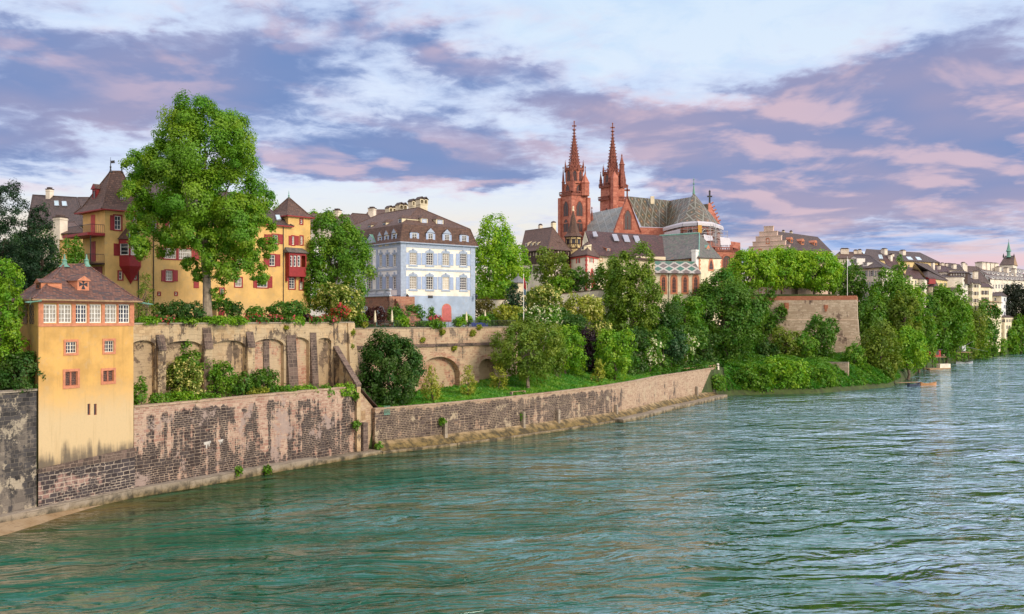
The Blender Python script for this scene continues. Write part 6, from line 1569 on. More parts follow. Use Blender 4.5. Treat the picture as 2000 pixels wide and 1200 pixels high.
def chapel():
    b = Bld('chapel', 'pale cream gothic chapel with grey tile roof and a low green patterned aisle', 'chapel', P2(1298, 252), P2(1365, 244), None, 16, Z(502, 244), P2(1410, 254), P2(1330, 270))
    f, r = b.f, b.right
    b.win('right', (1384.5, 508, 1392.5, 527), 2, 3, 'point', 'salmon_dark', 'lead_glass', 'salmon', .4, fw=.1)
    for x0, x1 in ((1346.5, 1352.5), (1311.5, 1316)): b.win('front', (x0, 505.5, x1, 516), 2, 2, 'point', 'salmon_dark', 'lead_glass', 'salmon', .25, fw=.08)
    b.walls(M['cream'])
    k = MB(); e0, e1, e2 = P3(1296, 509, 251.2), P3(1365, 503, 243), P3(1410.5, 505, 254); r0, r1 = P3(1288, 461, 264), P3(1366, 456, 257)
    mt = M['tile_speck']; k.face([e0, e1, r1, r0], mt); k.face([e1, e2, r1], mt); k.face([e2, P3(1385, 480, 275), r1], mt)
    for p, q in ((e0, e1), (e1, e2)): k.face([q, p, p - Vector((0, 0, .2)), q - Vector((0, 0, .2))], M['timber'])
    b.part('roof', k, None)
    k = MB(); k.tube(r0, r1, .28, .28, 6); k.tube(r1, e1 + (r1 - e1)*.05, .14, .14, 5); b.part('ridge_copper', k, M['copper'])
    fr = Frame(V2(e1), V2(e2)); dormer_px(b, fr, 1379.5, 485, 1385.5, 495, 2.2, 2.6, roofmat='copper', wall='salmon', kind='gable', rh=.9, nx=1, nz=2, glass='lead_glass')
    k = MB()
    for u0, fr, sg in ((0, r, 1), (r.L, r, -1)):
        z, i = 18.0, 0
        while z < b.ze - .6: w_ = .9 if i % 2 else .5; a_, c_ = (u0, u0 + w_) if sg > 0 else (u0 - w_, u0); k.prism([fr.pt(a_, -.05), fr.pt(c_, -.05), fr.pt(c_, -.004), fr.pt(a_, -.004)], z, z + .5, None, True, True); z += .52; i += 1
    b.part('quoin', k, M['salmon'])
    c = f.pt(f.u(1360.5), -.7); k = MB(); k.cube((c.x, c.y, 22), 1.3, 1.3, Z(492, 244) - 22, None, f.ang); k.cube((c.x, c.y, Z(492, 244) + .004), 1.5, 1.5, .5, M['tile_brown'], f.ang); k.mi = [0]*len(k.mi); k.mats = []; b.part('chimney', k, M['white'])
    # aisle
    a = Bld('', '', '', P2(1279, 240), P2(1369, 238), 6, 12, Z(533, 238), root=b.root)
    for x in (1296, 1316.5, 1338, 1359): a.win('front', (x - 3.8, 540, x + 3.8, 572), 2, 5, 'point', 'salmon_dark', 'lead_glass', 'salmon', .42, fw=.1, bar=.07)
    a.walls(M['cream'])
    k = MB(); q = [P3(1279, 533, 239.2), P3(1369.5, 534.5, 237.4), P3(1357.5, 512, 243.4), P3(1279, 511.5, 245.6)]; k.face(q, M['roof_green']); k.face([q[1], P3(1369.5, 533, 243.5), q[2]], M['roof_green']); k.face([q[1], q[0], q[0] - Vector((0, 0, .2)), q[1] - Vector((0, 0, .2))], M['timber']); a.part('aisle_roof', k, None)
    k = MB(); k.tube(q[2], q[3], .12, .12, 5); a.part('ridge_copper', k, M['copper'])
    a.pipe('front', a.f.u(1306), 14, a.ze - .2)
chapel()
def summer_pavilion():
    c = P2(1012, 196); root = thing('garden_pavilion', 'small cream garden pavilion with grey pointed roof half hidden by bushes', 'pavilion', V3(c, 17))
    k = MB(); q = [Vector((c.x + 2.1*math.cos(.5 + math.pi*i/3), c.y + 2.1*math.sin(.5 + math.pi*i/3))) for i in range(6)]; k.prism(q, 17, Z(553, 196), None, True); k.build('wall', M['cream'], root)
    k = MB(); k.lathe((c.x, c.y, Z(553, 196)), [(2.6, 0), (1.2, .7), (.15, 1.5), (.12, 1.9), (0, 2.1)], 6, None, .5); k.build('roof', flat('slate', (.16, .16, .17), .7, .2, 2), root)
    for i in range(6):
        f = Frame(q[i], q[(i+1) % 6])
        if f.inw.y > 0: fm, pm = win_mesh(1.0, 1.9, 2, 3, 'rect', M['white'], M['curtain']); _obj('window', fm, root, f.p3(f.L/2 - .5, 18.9, -.03), f.ang); _obj('window_pane', pm, root, f.p3(f.L/2 - .5, 18.9, -.03), f.ang)
summer_pavilion()

# ------------------------------------------------------------------ houses to the right and behind
def rows(b, side, x0, x1, n, ys, w_, frame='white', glass='glass', sh=None, nx=2, nz=2, sur=None, shw=.5, skip=()):
    fr = b.fr(side)
    for j, (y0, y1) in enumerate(ys):
        for i in range(n):
            if (i, j) in skip: continue
            px = x0 + (x1 - x0) * (i / max(1, n - 1)); r = fr.rect(px - w_/2, y0, px + w_/2, y1)
            if r[0] < .1 or r[0] + r[2] > fr.L - .1: continue
            q = b.win(side, r, nx, nz, 'rect', frame, glass, sur, .12, px=False)
            if sh: b.shutters(side, q, shw, sh, .05)
def step_gable():
    A, Bq = P2(1463, 300), P2(1546, 292); b = Bld('step_gable_house', 'pink house with a stepped gable and dark tile roof above the bastion trees', 'house', A, Bq, None, 22, Z(490, 293), P2(1624, 299), P2(1552, 325))
    f, r = b.f, b.right
    for px in (1577, 1590, 1604, 1616): b.win('right', (px - 2, 496, px + 2, 506), 2, 3, 'rect', 'white', 'glass', 'salmon_dark', .2)
    for px in (1499, 1513): b.win('front', (px - 2.2, 558, px + 2.2, 571), 2, 3, 'rect', 'white', 'glass', 'salmon_dark', .2)
    for px in (1484, 1528): b.win('front', (px - 2.2, 558, px + 2.2, 571), 2, 3, 'rect', 'white', 'glass', 'salmon_dark', .2)
    b.walls(M['pink'])
    k = MB(); steps = [(1463, 490), (1470, 481), (1476, 472), (1483, 462), (1490, 453), (1497, 443)]; rt = [(1504, 443), (1505.5, 453), (1514, 462), (1522, 472), (1530, 481), (1538, 490)]
    xs = [(1463, 1538, 490, 481), (1470, 1530, 481, 472), (1476, 1522, 472, 462), (1483, 1514, 462, 453), (1492, 1506, 453, 443)]
    for i, (x0, x1, y0, y1) in enumerate(xs):
        u0, u1 = f.u(x0), f.u(x1 + 4); e = .004*i
        k.prism([f.pt(u0, -.02 - e), f.pt(u1, -.02 - e), f.pt(u1, .7), f.pt(u0, .7)], f.z(1500, y0) - (.8 if i == 0 else 0), f.z(1500, y1), None, True)
    b.part('stepped_gable', k, M['pink'])
    c = MB()
    for i, (x0, x1, y0, y1) in enumerate(xs): u0, u1 = f.u(x0), f.u(x1 + 4); z = f.z(1500, y1) + .004; c.prism([f.pt(u0 - .1, -.15), f.pt(u1 + .1, -.15), f.pt(u1 + .1, .8), f.pt(u0 - .1, .8)], z, z + .18, None, True, True)
    b.part('gable_coping', c, M['pink'])
    b.win('front', (1497, 466, 1502, 476), 1, 2, 'round', 'salmon_dark', 'lead_glass', 'salmon', .2, fw=.08); b.win('front', (1482, 487, 1487, 493), 1, 1, 'round', 'salmon_dark', 'lead_glass', 'salmon', .2, fw=.08)
    k = MB(); e0, e1 = P3(1543, 488.5, 290.5), P3(1625, 491.5, 298.5); r0, r1 = P3(1511, 451, 301), P3(1597, 463, 311)
    k.face([e0, e1, r1, r0], M['tile_dark']); k.face([e1, P3(1612, 489, 325), r1], M['tile_dark']); k.face([r0, r1, r1 + Vector((-8, 12, -9)), r0 + Vector((-8, 12, -9))], M['tile_dark']); k.face([e1, e0, e0 - Vector((0, 0, .2)), e1 - Vector((0, 0, .2))], M['timber']); b.part('roof', k, None)
    fr = Frame(V2(e0), V2(e1))
    for px, py in ((1546, 471), (1568, 474), (1593, 477)): dormer_px(b, fr, px - 2.5, py - 3, px + 2.5, py + 3, 4.0 + (482 - py)*.05, 3.0, roofmat='salmon', wall='salmon', kind='gable', rh=.8, nx=1, nz=1, frame='salmon_dark')
    b.chimney(P2(1530, 318), .8, .8, 40, Z(452, 318), 'cream', 'tile_dark'); b.chimney(P2(1545, 322), .8, .8, 40, Z(453, 322), 'cream', 'tile_dark')
step_gable()
KD = dict(flat_block=1.13, penthouse=1.13, low_roof_annexe=1.14, roof_cluster_house=1.06, slate_gable_house=1.08, white_balcony_house=1.07, red_dormer_house=1.09, yellow_gable_house=1.06, olive_shutter_house=1.13, dark_shutter_house=1.13, brown_shutter_house=1.15, orange_shutter_house=1.17, waterside_house=1.185, hip_roof_house=1.16)
def gabled(name, label, a, b_, c, d, z0, ye, r1, r2, wall, roof, over=.5, wins=(), mats=None, gable=None, cat='house', chim=(), profile=((0, 0), (1, 1)), dorm=(), corners=None):
    q = KD.get(name, 1.0); sc2 = lambda t: (t[0], t[1]*q) if len(t) == 2 else (t[0], t[1], t[2]*q)
    a, b_, c, d, r1, r2 = (sc2(v) for v in (a, b_, c, d, r1, r2)); chim = [(x, y, D*q, w_) for x, y, D, w_ in chim]
    b = Bld(name, label, cat, P2(*a), P2(*b_), None, z0, Z(ye, b_[1]), P2(*c), P2(*d))
    for w_ in wins: rows(b, *w_[:5], **w_[5])
    b.walls(M[wall], {k: M[v] for k, v in (mats or {}).items()})
    cn = None if corners is None else [(b.a, b.b, b.c, b.d)[i] for i in corners]
    b.roof(P3(*r1), P3(*r2), M[roof], over, profile, gable=M[gable] if gable else None, corners=cn)
    for px, py, D, w_ in chim: b.chimney(P2(px, D), w_, w_, b.ze - 1, Z(py, D), 'cream_pale', 'tile_dark')
    for s, x0, y0, x1, y1, ins, dp, kw in dorm: dormer_px(b, b.fr(s), x0, y0, x1, y1, ins, dp, **kw)
    return b
D1 = dict(roofmat='tile_far', wall='white', nx=1, nz=1)
gabled('classical_house', 'large pale classical house with hipped roof right of the white flag', (1655, 335), (1723, 318), (1745, 338), (1690, 372), 12, 522, (1668, 498, 352), (1698, 499, 340), 'cream_pale', 'tile_dark', .8,
       [('front', 1692, 1713, 3, ((529, 540), (551, 563), (572, 584)), 4.2, dict(sh='grey_shutter' and None, nx=2, nz=3)) and ('front', 1690, 1714, 3, ((529, 540), (551, 563), (572, 584)), dict(w_=4.0, sh='grey_shutter', nx=2, nz=3, shw=.7)),
        ('right', 1728, 1740, 2, ((529, 540), (551, 563)), dict(w_=2.4, sh='grey_shutter', nx=2, nz=3))],
       
       dorm=(('front', 1662, 505, 1674, 517, 1.0, 3.5, dict(roofmat='tile_dark', wall='white', kind='gable', rh=.6)), ('front', 1685, 513, 1694, 519, 1.0, 3.0, dict(roofmat='tile_dark', wall='white', kind='hip', rh=.5))))
b = gabled('long_roof_house', 'long building with a huge dark roof and pale skylights rising behind the others', (1688, 408), (1832, 432), (1832, 470), (1688, 450), 20, 513, (1692, 487, 430), (1797, 494, 450), 'ochre_pale', 'tile_dark', .8,
       [('front', 1740, 1822, 8, ((517, 524),), dict(w_=3.2))], chim=((1727, 487, 428, 2.0), (1763, 490, 436, 2.0), (1742, 497, 425, 1.4)))
pl = plane3(V3(b.a, b.ze), V3(b.b, b.ze), P3(1740, 490, 438))
for q in (((1718, 508), (1726, 508), (1722, 498), (1715, 498)), ((1775, 509), (1785, 509), (1778, 502), (1769, 502)), ((1793, 510), (1802, 510), (1796, 503), (1787, 502)), ((1686, 497), (1693, 498), (1690, 492), (1682, 492))): b.skylight([roof_uv_pt(None, *p, pl) for p in q])
gabled('steep_gable_house', 'narrow house with white fire wall and steep wine coloured roof', (1738, 352), (1762, 356), (1768, 382), (1745, 380), 16, 534, (1724, 501, 362), (1746, 502, 366), 'cream_pale', 'tile_wine', .3, [('front', 1744, 1758, 3, ((538, 546),), dict(w_=3))], chim=((1739, 499, 362, 1.2),))
gabled('brown_roof_house', 'small house with patched brown roof left of the yellow gable', (1768, 345), (1802, 352), (1806, 372), (1772, 368), 16, 545, (1772, 522, 356), (1790, 524, 360), 'cream', 'tile_wine', .4, [('front', 1774, 1796, 4, ((548, 556),), dict(w_=3))], chim=((1777, 541, 346, 1.2),))
b = gabled('yellow_gable_house', 'house with mustard yellow gable and long dark sloping roof', (1776, 352), (1810, 346), (1850, 372), (1815, 380), 14, 543, (1786, 513, 350), (1812, 516, 374), 'ochre_pale', 'tile_dark', .5,
       [('right', 1822, 1846, 4, ((553, 560), (566, 573)), dict(w_=3.2, sh='green_shutter'))], gable='tile_dark', corners=(3, 0, 1, 2), chim=((1822, 514, 372, 1.1),),
       dorm=(('right', 1817, 535, 1822, 541, 2, 2, D1), ('right', 1826, 537, 1831, 543, 2, 2, D1)))
k = MB(); f = b.f; k.face([V3(f.pt(0, -.01), b.ze - .1), V3(f.pt(f.L, -.01), b.ze - .1), P3(1786, 514, 349)]); b.part('gable', k, M['ochre_pale'])
gabled('white_balcony_house', 'low white house with a little roofed balcony among the tree tops', (1768, 330), (1806, 326), (1814, 345), (1776, 348), 10, 545, (1786, 538, 336), (1796, 538, 338), 'cream_pale', 'tile_dark', .3, [('front', 1785, 1785, 1, ((556, 567),), dict(w_=4, nx=2, nz=3)), ('front', 1798, 1798, 1, ((557, 565),), dict(w_=3))])
gabled('red_dormer_house', 'white house with dark red timber dormer under a brown roof', (1806, 332), (1822, 328), (1832, 345), (1814, 350), 10, 560, (1803, 545, 338), (1826, 546, 342), 'cream_pale', 'tile_wine', .4, [('front', 1811, 1818, 2, ((563, 568),), dict(w_=3))],
       dorm=(('front', 1806, 545, 1815, 553, .2, 3, dict(roofmat='tile_wine', wall='red', kind='gable', rh=.8)),))
gabled('roof_cluster_house', 'white gabled house with several small dark roofs and chimneys', (1846, 400), (1880, 402), (1886, 425), (1850, 425), 16, 528, (1852, 514, 412), (1874, 517, 414), 'cream_pale', 'tile_dark', .4, (), chim=((1840, 515, 405, 1.3), (1863, 517, 404, 1.6), (1881, 514, 408, 1.4), (1885, 517, 410, 1.4), (1848, 516, 406, 1.2)))
gabled('slate_gable_house', 'house with white gable wall and slate blue skylight strip', (1820, 380), (1850, 376), (1858, 398), (1828, 400), 14, 531, (1826, 518, 390), (1848, 520, 390), 'cream_pale', 'tile_wine', .3, (), chim=((1834, 520, 384, 1.0),))
gabled('flat_block', 'broad blank off white block with roof terrace above the trees', (1830, 352), (1880, 350), (1890, 366), (1840, 372), 8, 541, (1845, 536, 360), (1870, 536, 360), 'cream_pale', 'tile_dark', .2, [('right', 1884, 1884, 1, ((546, 551), (556, 563), (568, 576), (582, 590)), dict(w_=4))])
gabled('penthouse', 'dark glazed roof storey with railing on top of the off white block', (1852, 355), (1890, 356), (1896, 370), (1858, 370), 33, 533, (1862, 530, 362), (1884, 530, 362), 'timber', 'tile_dark', .5, [('front', 1858, 1884, 6, ((535, 540),), dict(w_=3))], cat='roof storey')
gabled('low_roof_annexe', 'low annexe with flat brown roof in front of the blank block', (1852, 340), (1876, 340), (1880, 350), (1856, 350), 8, 570, (1856, 562, 346), (1874, 562, 346), 'cream_pale', 'tile_dark', .5, [('front', 1857, 1871, 3, ((573, 578),), dict(w_=3))], cat='annexe')
gabled('olive_shutter_house', 'tall narrow house with olive green shutters on every floor', (1889, 372), (1899, 370), (1904, 384), (1893, 386), 4, 552, (1892, 545, 378), (1900, 545, 378), 'cream_pale', 'tile_dark', .4, [('front', 1891.5, 1897, 2, ((555, 562), (569, 576), (583, 590), (597, 604)), dict(w_=2, sh='green_shutter', shw=.4))])
gabled('dark_shutter_house', 'tall narrow house with dark shutters and a covered balcony', (1899, 374), (1911, 374), (1916, 388), (1902, 390), 4, 554, (1902, 546, 380), (1912, 546, 382), 'cream', 'tile_dark', .4, [('front', 1902, 1908, 2, ((556, 562), (570, 577), (584, 591), (598, 606)), dict(w_=2.4, sh='dark_shutter', shw=.4))], chim=((1905, 531, 384, 1.8),))
gabled('brown_shutter_house', 'pale house with brown shutters and terrace roof', (1911, 380), (1932, 382), (1938, 398), (1914, 398), 4, 561, (1915, 553, 390), (1930, 554, 390), 'cream', 'tile_wine', .6, [('front', 1916, 1928, 3, ((568, 576), (581, 589), (596, 604)), dict(w_=2.6, sh='dark_shutter', shw=.45))])
b = gabled('white_row_building', 'long white row building with three lines of little dormers in its dark roof', (1934, 520), (2040, 560), (2050, 600), (1934, 560), 8, 551, (1906, 520, 545), (2030, 541, 590), 'cream_pale', 'tile_far', .6,
       [('front', 1940, 2030, 17, ((556, 564), (570, 578), (583, 591)), dict(w_=2.4, nx=1, nz=2, sur='white'))], chim=tuple((1915 + i*8.4, 513 + i*.7, 545 + i*3, 4.2) for i in range(4)) + ((1950, 522, 548, 2.4), (1965, 524, 552, 2.4), (1980, 526, 556, 2.4)))
for j, (y0, x0, n) in enumerate(((543, 1940, 8), (534, 1929, 8), (526, 1922, 9))):
    for i in range(n):
        px = x0 + i*9.3 + j*2; py = y0 + i*.55; dormer_px(b, b.f, px - 1.9, py - 2.5, px + 1.9, py + 1.6, .6 + j*7.0, 4, roofmat='tile_far', wall='white', kind='shed', rh=1.2, nx=1, nz=1)
gabled('fire_wall_house', 'house with sloping white fire wall beside the row of dormers', (1888, 480), (1930, 482), (1936, 510), (1890, 512), 10, 552, (1890, 520, 495), (1906, 521, 498), 'cream_pale', 'tile_far', .3, (), dorm=(('front', 1901, 532, 1907, 542, 2, 5, D1), ('front', 1893, 546, 1898, 552, 1, 4, D1)))
gabled('hip_roof_house', 'pale blue grey house with low hipped roof near the dark tree', (1932, 400), (1956, 398), (1974, 420), (1950, 424), 4, 578, (1944, 571, 408), (1958, 571, 412), 'cream', 'tile_dark', .6,
       [('front', 1936, 1944, 2, ((582, 589), (596, 603), (609, 616)), dict(w_=4)), ('right', 1957, 1972, 4, ((582, 589), (596, 603), (609, 617)), dict(w_=2.4, sh='blue_shutter'))], mats=dict(right='house_side'))
gabled('orange_shutter_house', 'pale yellow house with flat roof and orange brown shutters', (1906, 368), (1948, 372), (1956, 382), (1914, 382), 2, 591, (1914, 588.5, 376), (1946, 588.5, 378), 'cream', 'timber_tan', .6, [('front', 1925, 1944, 4, ((595, 603), (607, 615)), dict(w_=3, sh='salmon', shw=.5))])
gabled('waterside_house', 'yellow riverside house with dark shutters standing on the quay', (1944, 386), (1962, 384), (1979, 398), (1960, 402), 1.5, 620, (1950, 616.5, 392), (1970, 616.5, 394), 'cream', 'tile_dark', .3,
       [('front', 1950, 1959, 2, ((624, 630),), dict(w_=3.4, sh='dark_shutter', shw=.5)), ('front', 1955, 1955, 1, ((635, 643), (650, 658)), dict(w_=5, frame='iron', glass='lead_glass')), ('right', 1967, 1977, 3, ((624, 630), (636, 643), (650, 659)), dict(w_=2.2, sh='dark_shutter', shw=.45))])
# parish church on the skyline
def parish_church():
    D = 600; b = Bld('parish_church', 'distant church tower with crow gable roof and thin green copper spire', 'church', P2(1953, D), P2(1979, D - 4), None, 10, Z(518, D), P2(1986.5, D + 10), P2(1960, D + 14))
    b.walls(M['cream_pale'])
    b.roof(P3(1963, 500, D + 8), P3(1982, 500, D + 4), M['tile_far'], .4, gable=M['timber_tan'])
    m = P2(1970, D + 4); k = MB(); k.lathe((m.x, m.y, Z(502, D)), [(1.5, 0), (1.1, 1.0), (1.1, 3.6), (1.8, 3.9), (1.15, 5.2), (.6, 7.8), (.1, Z(471, D) - Z(502, D))], 8); b.part('copper_spire', k, M['copper'])
    k = MB(); k.tube((m.x, m.y, Z(473, D)), (m.x, m.y, Z(466, D)), .14, .05, 5); b.part('roof_finial', k, M['iron'])
    k = MB()
    for px in (1960, 1980.5): p = P2(px, D + 4); k.lathe((p.x, p.y, Z(503, D)), [(.5, 0), (.5, 1.2), (0, 3)], 5)
    b.part('pinnacle', k, M['iron'])
parish_church()
gabled('chimney_house', 'brown roofed house with a row of pale chimneys behind the bastion', (1628, 364), (1688, 362), (1694, 380), (1640, 384), 14, 504, (1640, 492, 372), (1684, 493, 372), 'cream_pale', 'tile_brown', .5, (), chim=((1646, 487, 370, 1.7), (1653, 487, 370, 1.7), (1671, 490, 370, 1.3), (1679, 489, 370, 1.3)))
# behind the mansion
b = gabled('grey_roof_house', 'house with broad grey brown roof and two skylights behind the conifers', (58, 172), (158, 168), (172, 186), (66, 190), 14, 440, (64, 381, 182), (150, 386, 178), 'cream_pale', 'tile_dark', .5, (), chim=((97, 371, 180, 1.0),))
pl = plane3(V3(b.a, b.ze), V3(b.b, b.ze), P3(107, 384, 180))
for q in (((107, 403), (116, 403), (115, 393), (106, 393)), ((122, 403.5), (132, 403.5), (130, 394), (121, 394)), ((76, 393), (81, 393), (80, 388), (75, 388))): b.skylight([roof_uv_pt(None, *p, pl) for p in q])
gabled('white_gable_house', 'pale gabled house with slanted glass roof left of the mansion tower', (150, 176), (186, 174), (196, 192), (160, 194), 14, 430, (152, 386, 184), (178, 386, 184), 'cream_pale', 'tile_dark', .3, ())
gabled('ochre_annexe', 'small ochre annexe with brown hipped roof and thick chimney left of the mansion', (116, 150), (160, 148), (168, 160), (124, 164), 14, 455, (135, 434, 158), (146, 434, 156), 'yellow', 'tile_brown', .5, [('front', 139, 139, 1, ((457, 466),), dict(w_=7, frame='red'))], chim=((118, 426, 150, 1.5),), cat='annexe')
# behind the tree between mansion and blue house
gabled('hidden_roof_house', 'low tiled house behind the round tree beside the blue house', (598, 205), (690, 200), (700, 222), (610, 228), 14, 440, (610, 417, 214), (684, 420, 212), 'cream_pale', 'tile_brown', .4, (), chim=((659, 412, 212, 1.4),))
gabled('pale_side_house', 'pale green grey house wall seen between the mansion and the round tree', (606, 165), (640, 170), (640, 185), (606, 180), 14, 480, (610, 470, 172), (636, 470, 176), 'house_side', 'tile_brown', .3, [('front', 612, 620, 2, ((500, 515), (530, 545)), dict(w_=6))])
gabled('brown_hip_house', 'house with tall plain brown hipped roof left of the white chimneys', (664, 206), (742, 200), (756, 216), (680, 224), 16, 452, (688, 417, 214), (718, 419, 212), 'cream', 'tile_brown', .4, ())
b = gabled('gable_roof_house', 'house with wide brown roof and small skylight behind the white chimneys', (700, 226), (790, 222), (796, 250), (706, 252), 16, 440, (722, 410, 238), (770, 410, 238), 'cream', 'tile_brown', .4, (), chim=((727, 408, 232, 1.5),))
pl = plane3(V3(b.a, b.ze), V3(b.b, b.ze), P3(745, 410, 238)); b.skylight([roof_uv_pt(None, *p, pl) for p in ((727, 429), (735, 429), (736, 421), (729, 421))])

# ------------------------------------------------------------------ plants
from mathutils.bvhtree import BVHTree
_ter = bpy.data.objects['terrain'].data
BVH = BVHTree.FromPolygons([v.co.copy() for v in _ter.vertices], [tuple(p.vertices) for p in _ter.polygons])
def ground_z(x, y):
    h = BVH.ray_cast(Vector((x, y, 200)), Vector((0, 0, -1)))
    return h[0].z if h[0] is not None else 0.0
def unit(a): return a / np.maximum(1e-9, np.linalg.norm(a, axis=1, keepdims=True))
def leaf_mesh(name, pos, nrm, size, rnd, aspect=.62):
    n = len(pos); rg = np.random.default_rng(n + 7)
    nrm = unit(nrm); t = unit(np.cross(nrm, rg.normal(size=(n, 3)))); b = np.cross(nrm, t)
    s = np.asarray(size).reshape(-1, 1) * .5
    v = np.empty((n, 4, 3)); fold = nrm * s * .22
    v[:, 0] = pos - t*s; v[:, 1] = pos - b*s*aspect + fold; v[:, 2] = pos + t*s; v[:, 3] = pos + b*s*aspect + fold
    me = bpy.data.meshes.new(name); me.vertices.add(n*4); me.loops.add(n*4); me.polygons.add(n)
    me.vertices.foreach_set('co', v.astype(np.float32).ravel())
    me.loops.foreach_set('vertex_index', np.arange(n*4, dtype=np.int32)); me.polygons.foreach_set('loop_start', np.arange(0, n*4, 4, dtype=np.int32))
    try: me.polygons.foreach_set('loop_total', np.full(n, 4, dtype=np.int32))
    except Exception: pass
    me.update(calc_edges=True)
    at = me.attributes.new('rnd', 'FLOAT_VECTOR', 'FACE'); at.data.foreach_set('vector', rnd.astype(np.float32).ravel())
    return me
def lobes_for(kind, rg, k):
    """lobe centres and radii in a unit box (-1..1)"""
    out = []
    for i in range(k):
        g_ = i + .5; ph = math.acos(1 - 2*g_/k); th = g_*2.39996 + rg.uniform(-.35, .35); d = np.array([math.cos(th)*math.sin(ph), math.sin(th)*math.sin(ph), math.cos(ph)]); r = rg.uniform(.46, .72)
        p = d * r; h = p[2]
        if kind == 'cone': w_ = 1.0 - .72*(h + 1)/2*1.25; p[:2] *= max(.12, w_)*1.1; p[2] *= 1.15; rad = rg.uniform(.22, .34)*max(.45, w_ + .15)
        elif kind == 'column': p[:2] *= .8; p[2] *= 1.15; rad = rg.uniform(.24, .36)
        elif kind == 'flat': p[2] = p[2]*.75; rad = rg.uniform(.30, .44)
        elif kind == 'dome': p[2] = abs(p[2])*1.1 - .35; rad = rg.uniform(.34, .46)
        else: rad = rg.uniform(.30, .50)
        out.append((p, rad))
    if kind == 'cone': out += [(np.array([0, 0, -.45]), .55), (np.array([0, 0, .1]), .38), (np.array([0, 0, .55]), .24)]
    else: out += [(np.array([0, 0, -.1]), .62), (np.array([.3, 0, .3]), .45), (np.array([-.3, 0, .25]), .45)]
    return out
def crown_cloud(lobes, n, leaf, rg, up=.3, sub=16, gap=.0):
    """leaves on sprays on limbs' lobes; leaves buried deep in other lobes are dropped"""
    C = np.array([l[0] for l in lobes]); Rr = np.array([l[1] for l in lobes])
    k = len(lobes); wt = (Rr[:, 0]*Rr[:, 2]); wt = wt / wt.sum()
    li = rg.choice(k, size=n, p=wt)
    su = unit(rg.normal(size=(k*sub, 3)) + np.array([0, 0, .25])).reshape(k, sub, 3); sr = rg.uniform(.26, .50, size=(k, sub)); stone = rg.random((k, sub))
    sj = rg.integers(0, sub, size=n); U = su[li, sj]
    v = unit(rg.normal(size=(n, 3)) + U*.55); q = rg.random((n, 1))**.35
    pos = C[li] + Rr[li]*(U*.70 + v*q*sr[li, sj][:, None])
    pos += rg.normal(size=(n, 3))*leaf*.35
    nr = v*.75 + U*.35 + rg.normal(size=(n, 3))*.27 + np.array([0, 0, up])
    keep = np.ones(n, bool)
    for j in range(k):
        d = (((pos - C[j])/Rr[j])**2).sum(1); keep &= ~((d < .36) & (li != j))
    keep &= ~((stone[li, sj] < gap))
    rnd = np.stack([rg.random(n), stone[li, sj], rg.random(n)], 1)
    return pos[keep], nr[keep], rnd[keep]
PX1 = lambda D: D / 921.6          # metres per scored pixel at depth D
def add_mesh(name, me, mat, parent, color, loc=None):
    o = bpy.data.objects.new(name, me); COL.objects.link(o); me.materials.append(M[mat])
    if parent is not None: o.parent = parent
    if loc is not None: o.location = loc
    o.color = (*color, 1); return o
def limb(k, p, q, r0, r1, rg, seg=4, bend=.12):
    p, q = Vector(p), Vector(q); L = (q - p).length; pts = [p]
    for i in range(1, seg): t = i/seg; pts.append(p.lerp(q, t) + Vector(rg.normal(size=3))*L*bend*.5)
    pts.append(q)
    for i in range(seg): k.tube(pts[i], pts[i+1], r0 + (r1 - r0)*i/seg, r0 + (r1 - r0)*(i+1)/seg, 7, None, i == seg - 1)
COLS = dict(lime=(.22, .42, .022), bright=(.185, .37, .020), mid=(.125, .275, .020), deep=(.085, .205, .020), dark=(.052, .130, .018), olive=(.16, .24, .026), yolive=(.28, .33, .035),
            purple=(.035, .016, .026), maroon=(.07, .022, .02), blue=(.045, .125, .04), black=(.020, .055, .022), white=(.72, .72, .50), yellow=(.62, .60, .20), red=(.52, .035, .035), pinkred=(.55, .07, .09), copper=(.028, .040, .022))
SEED = [11]
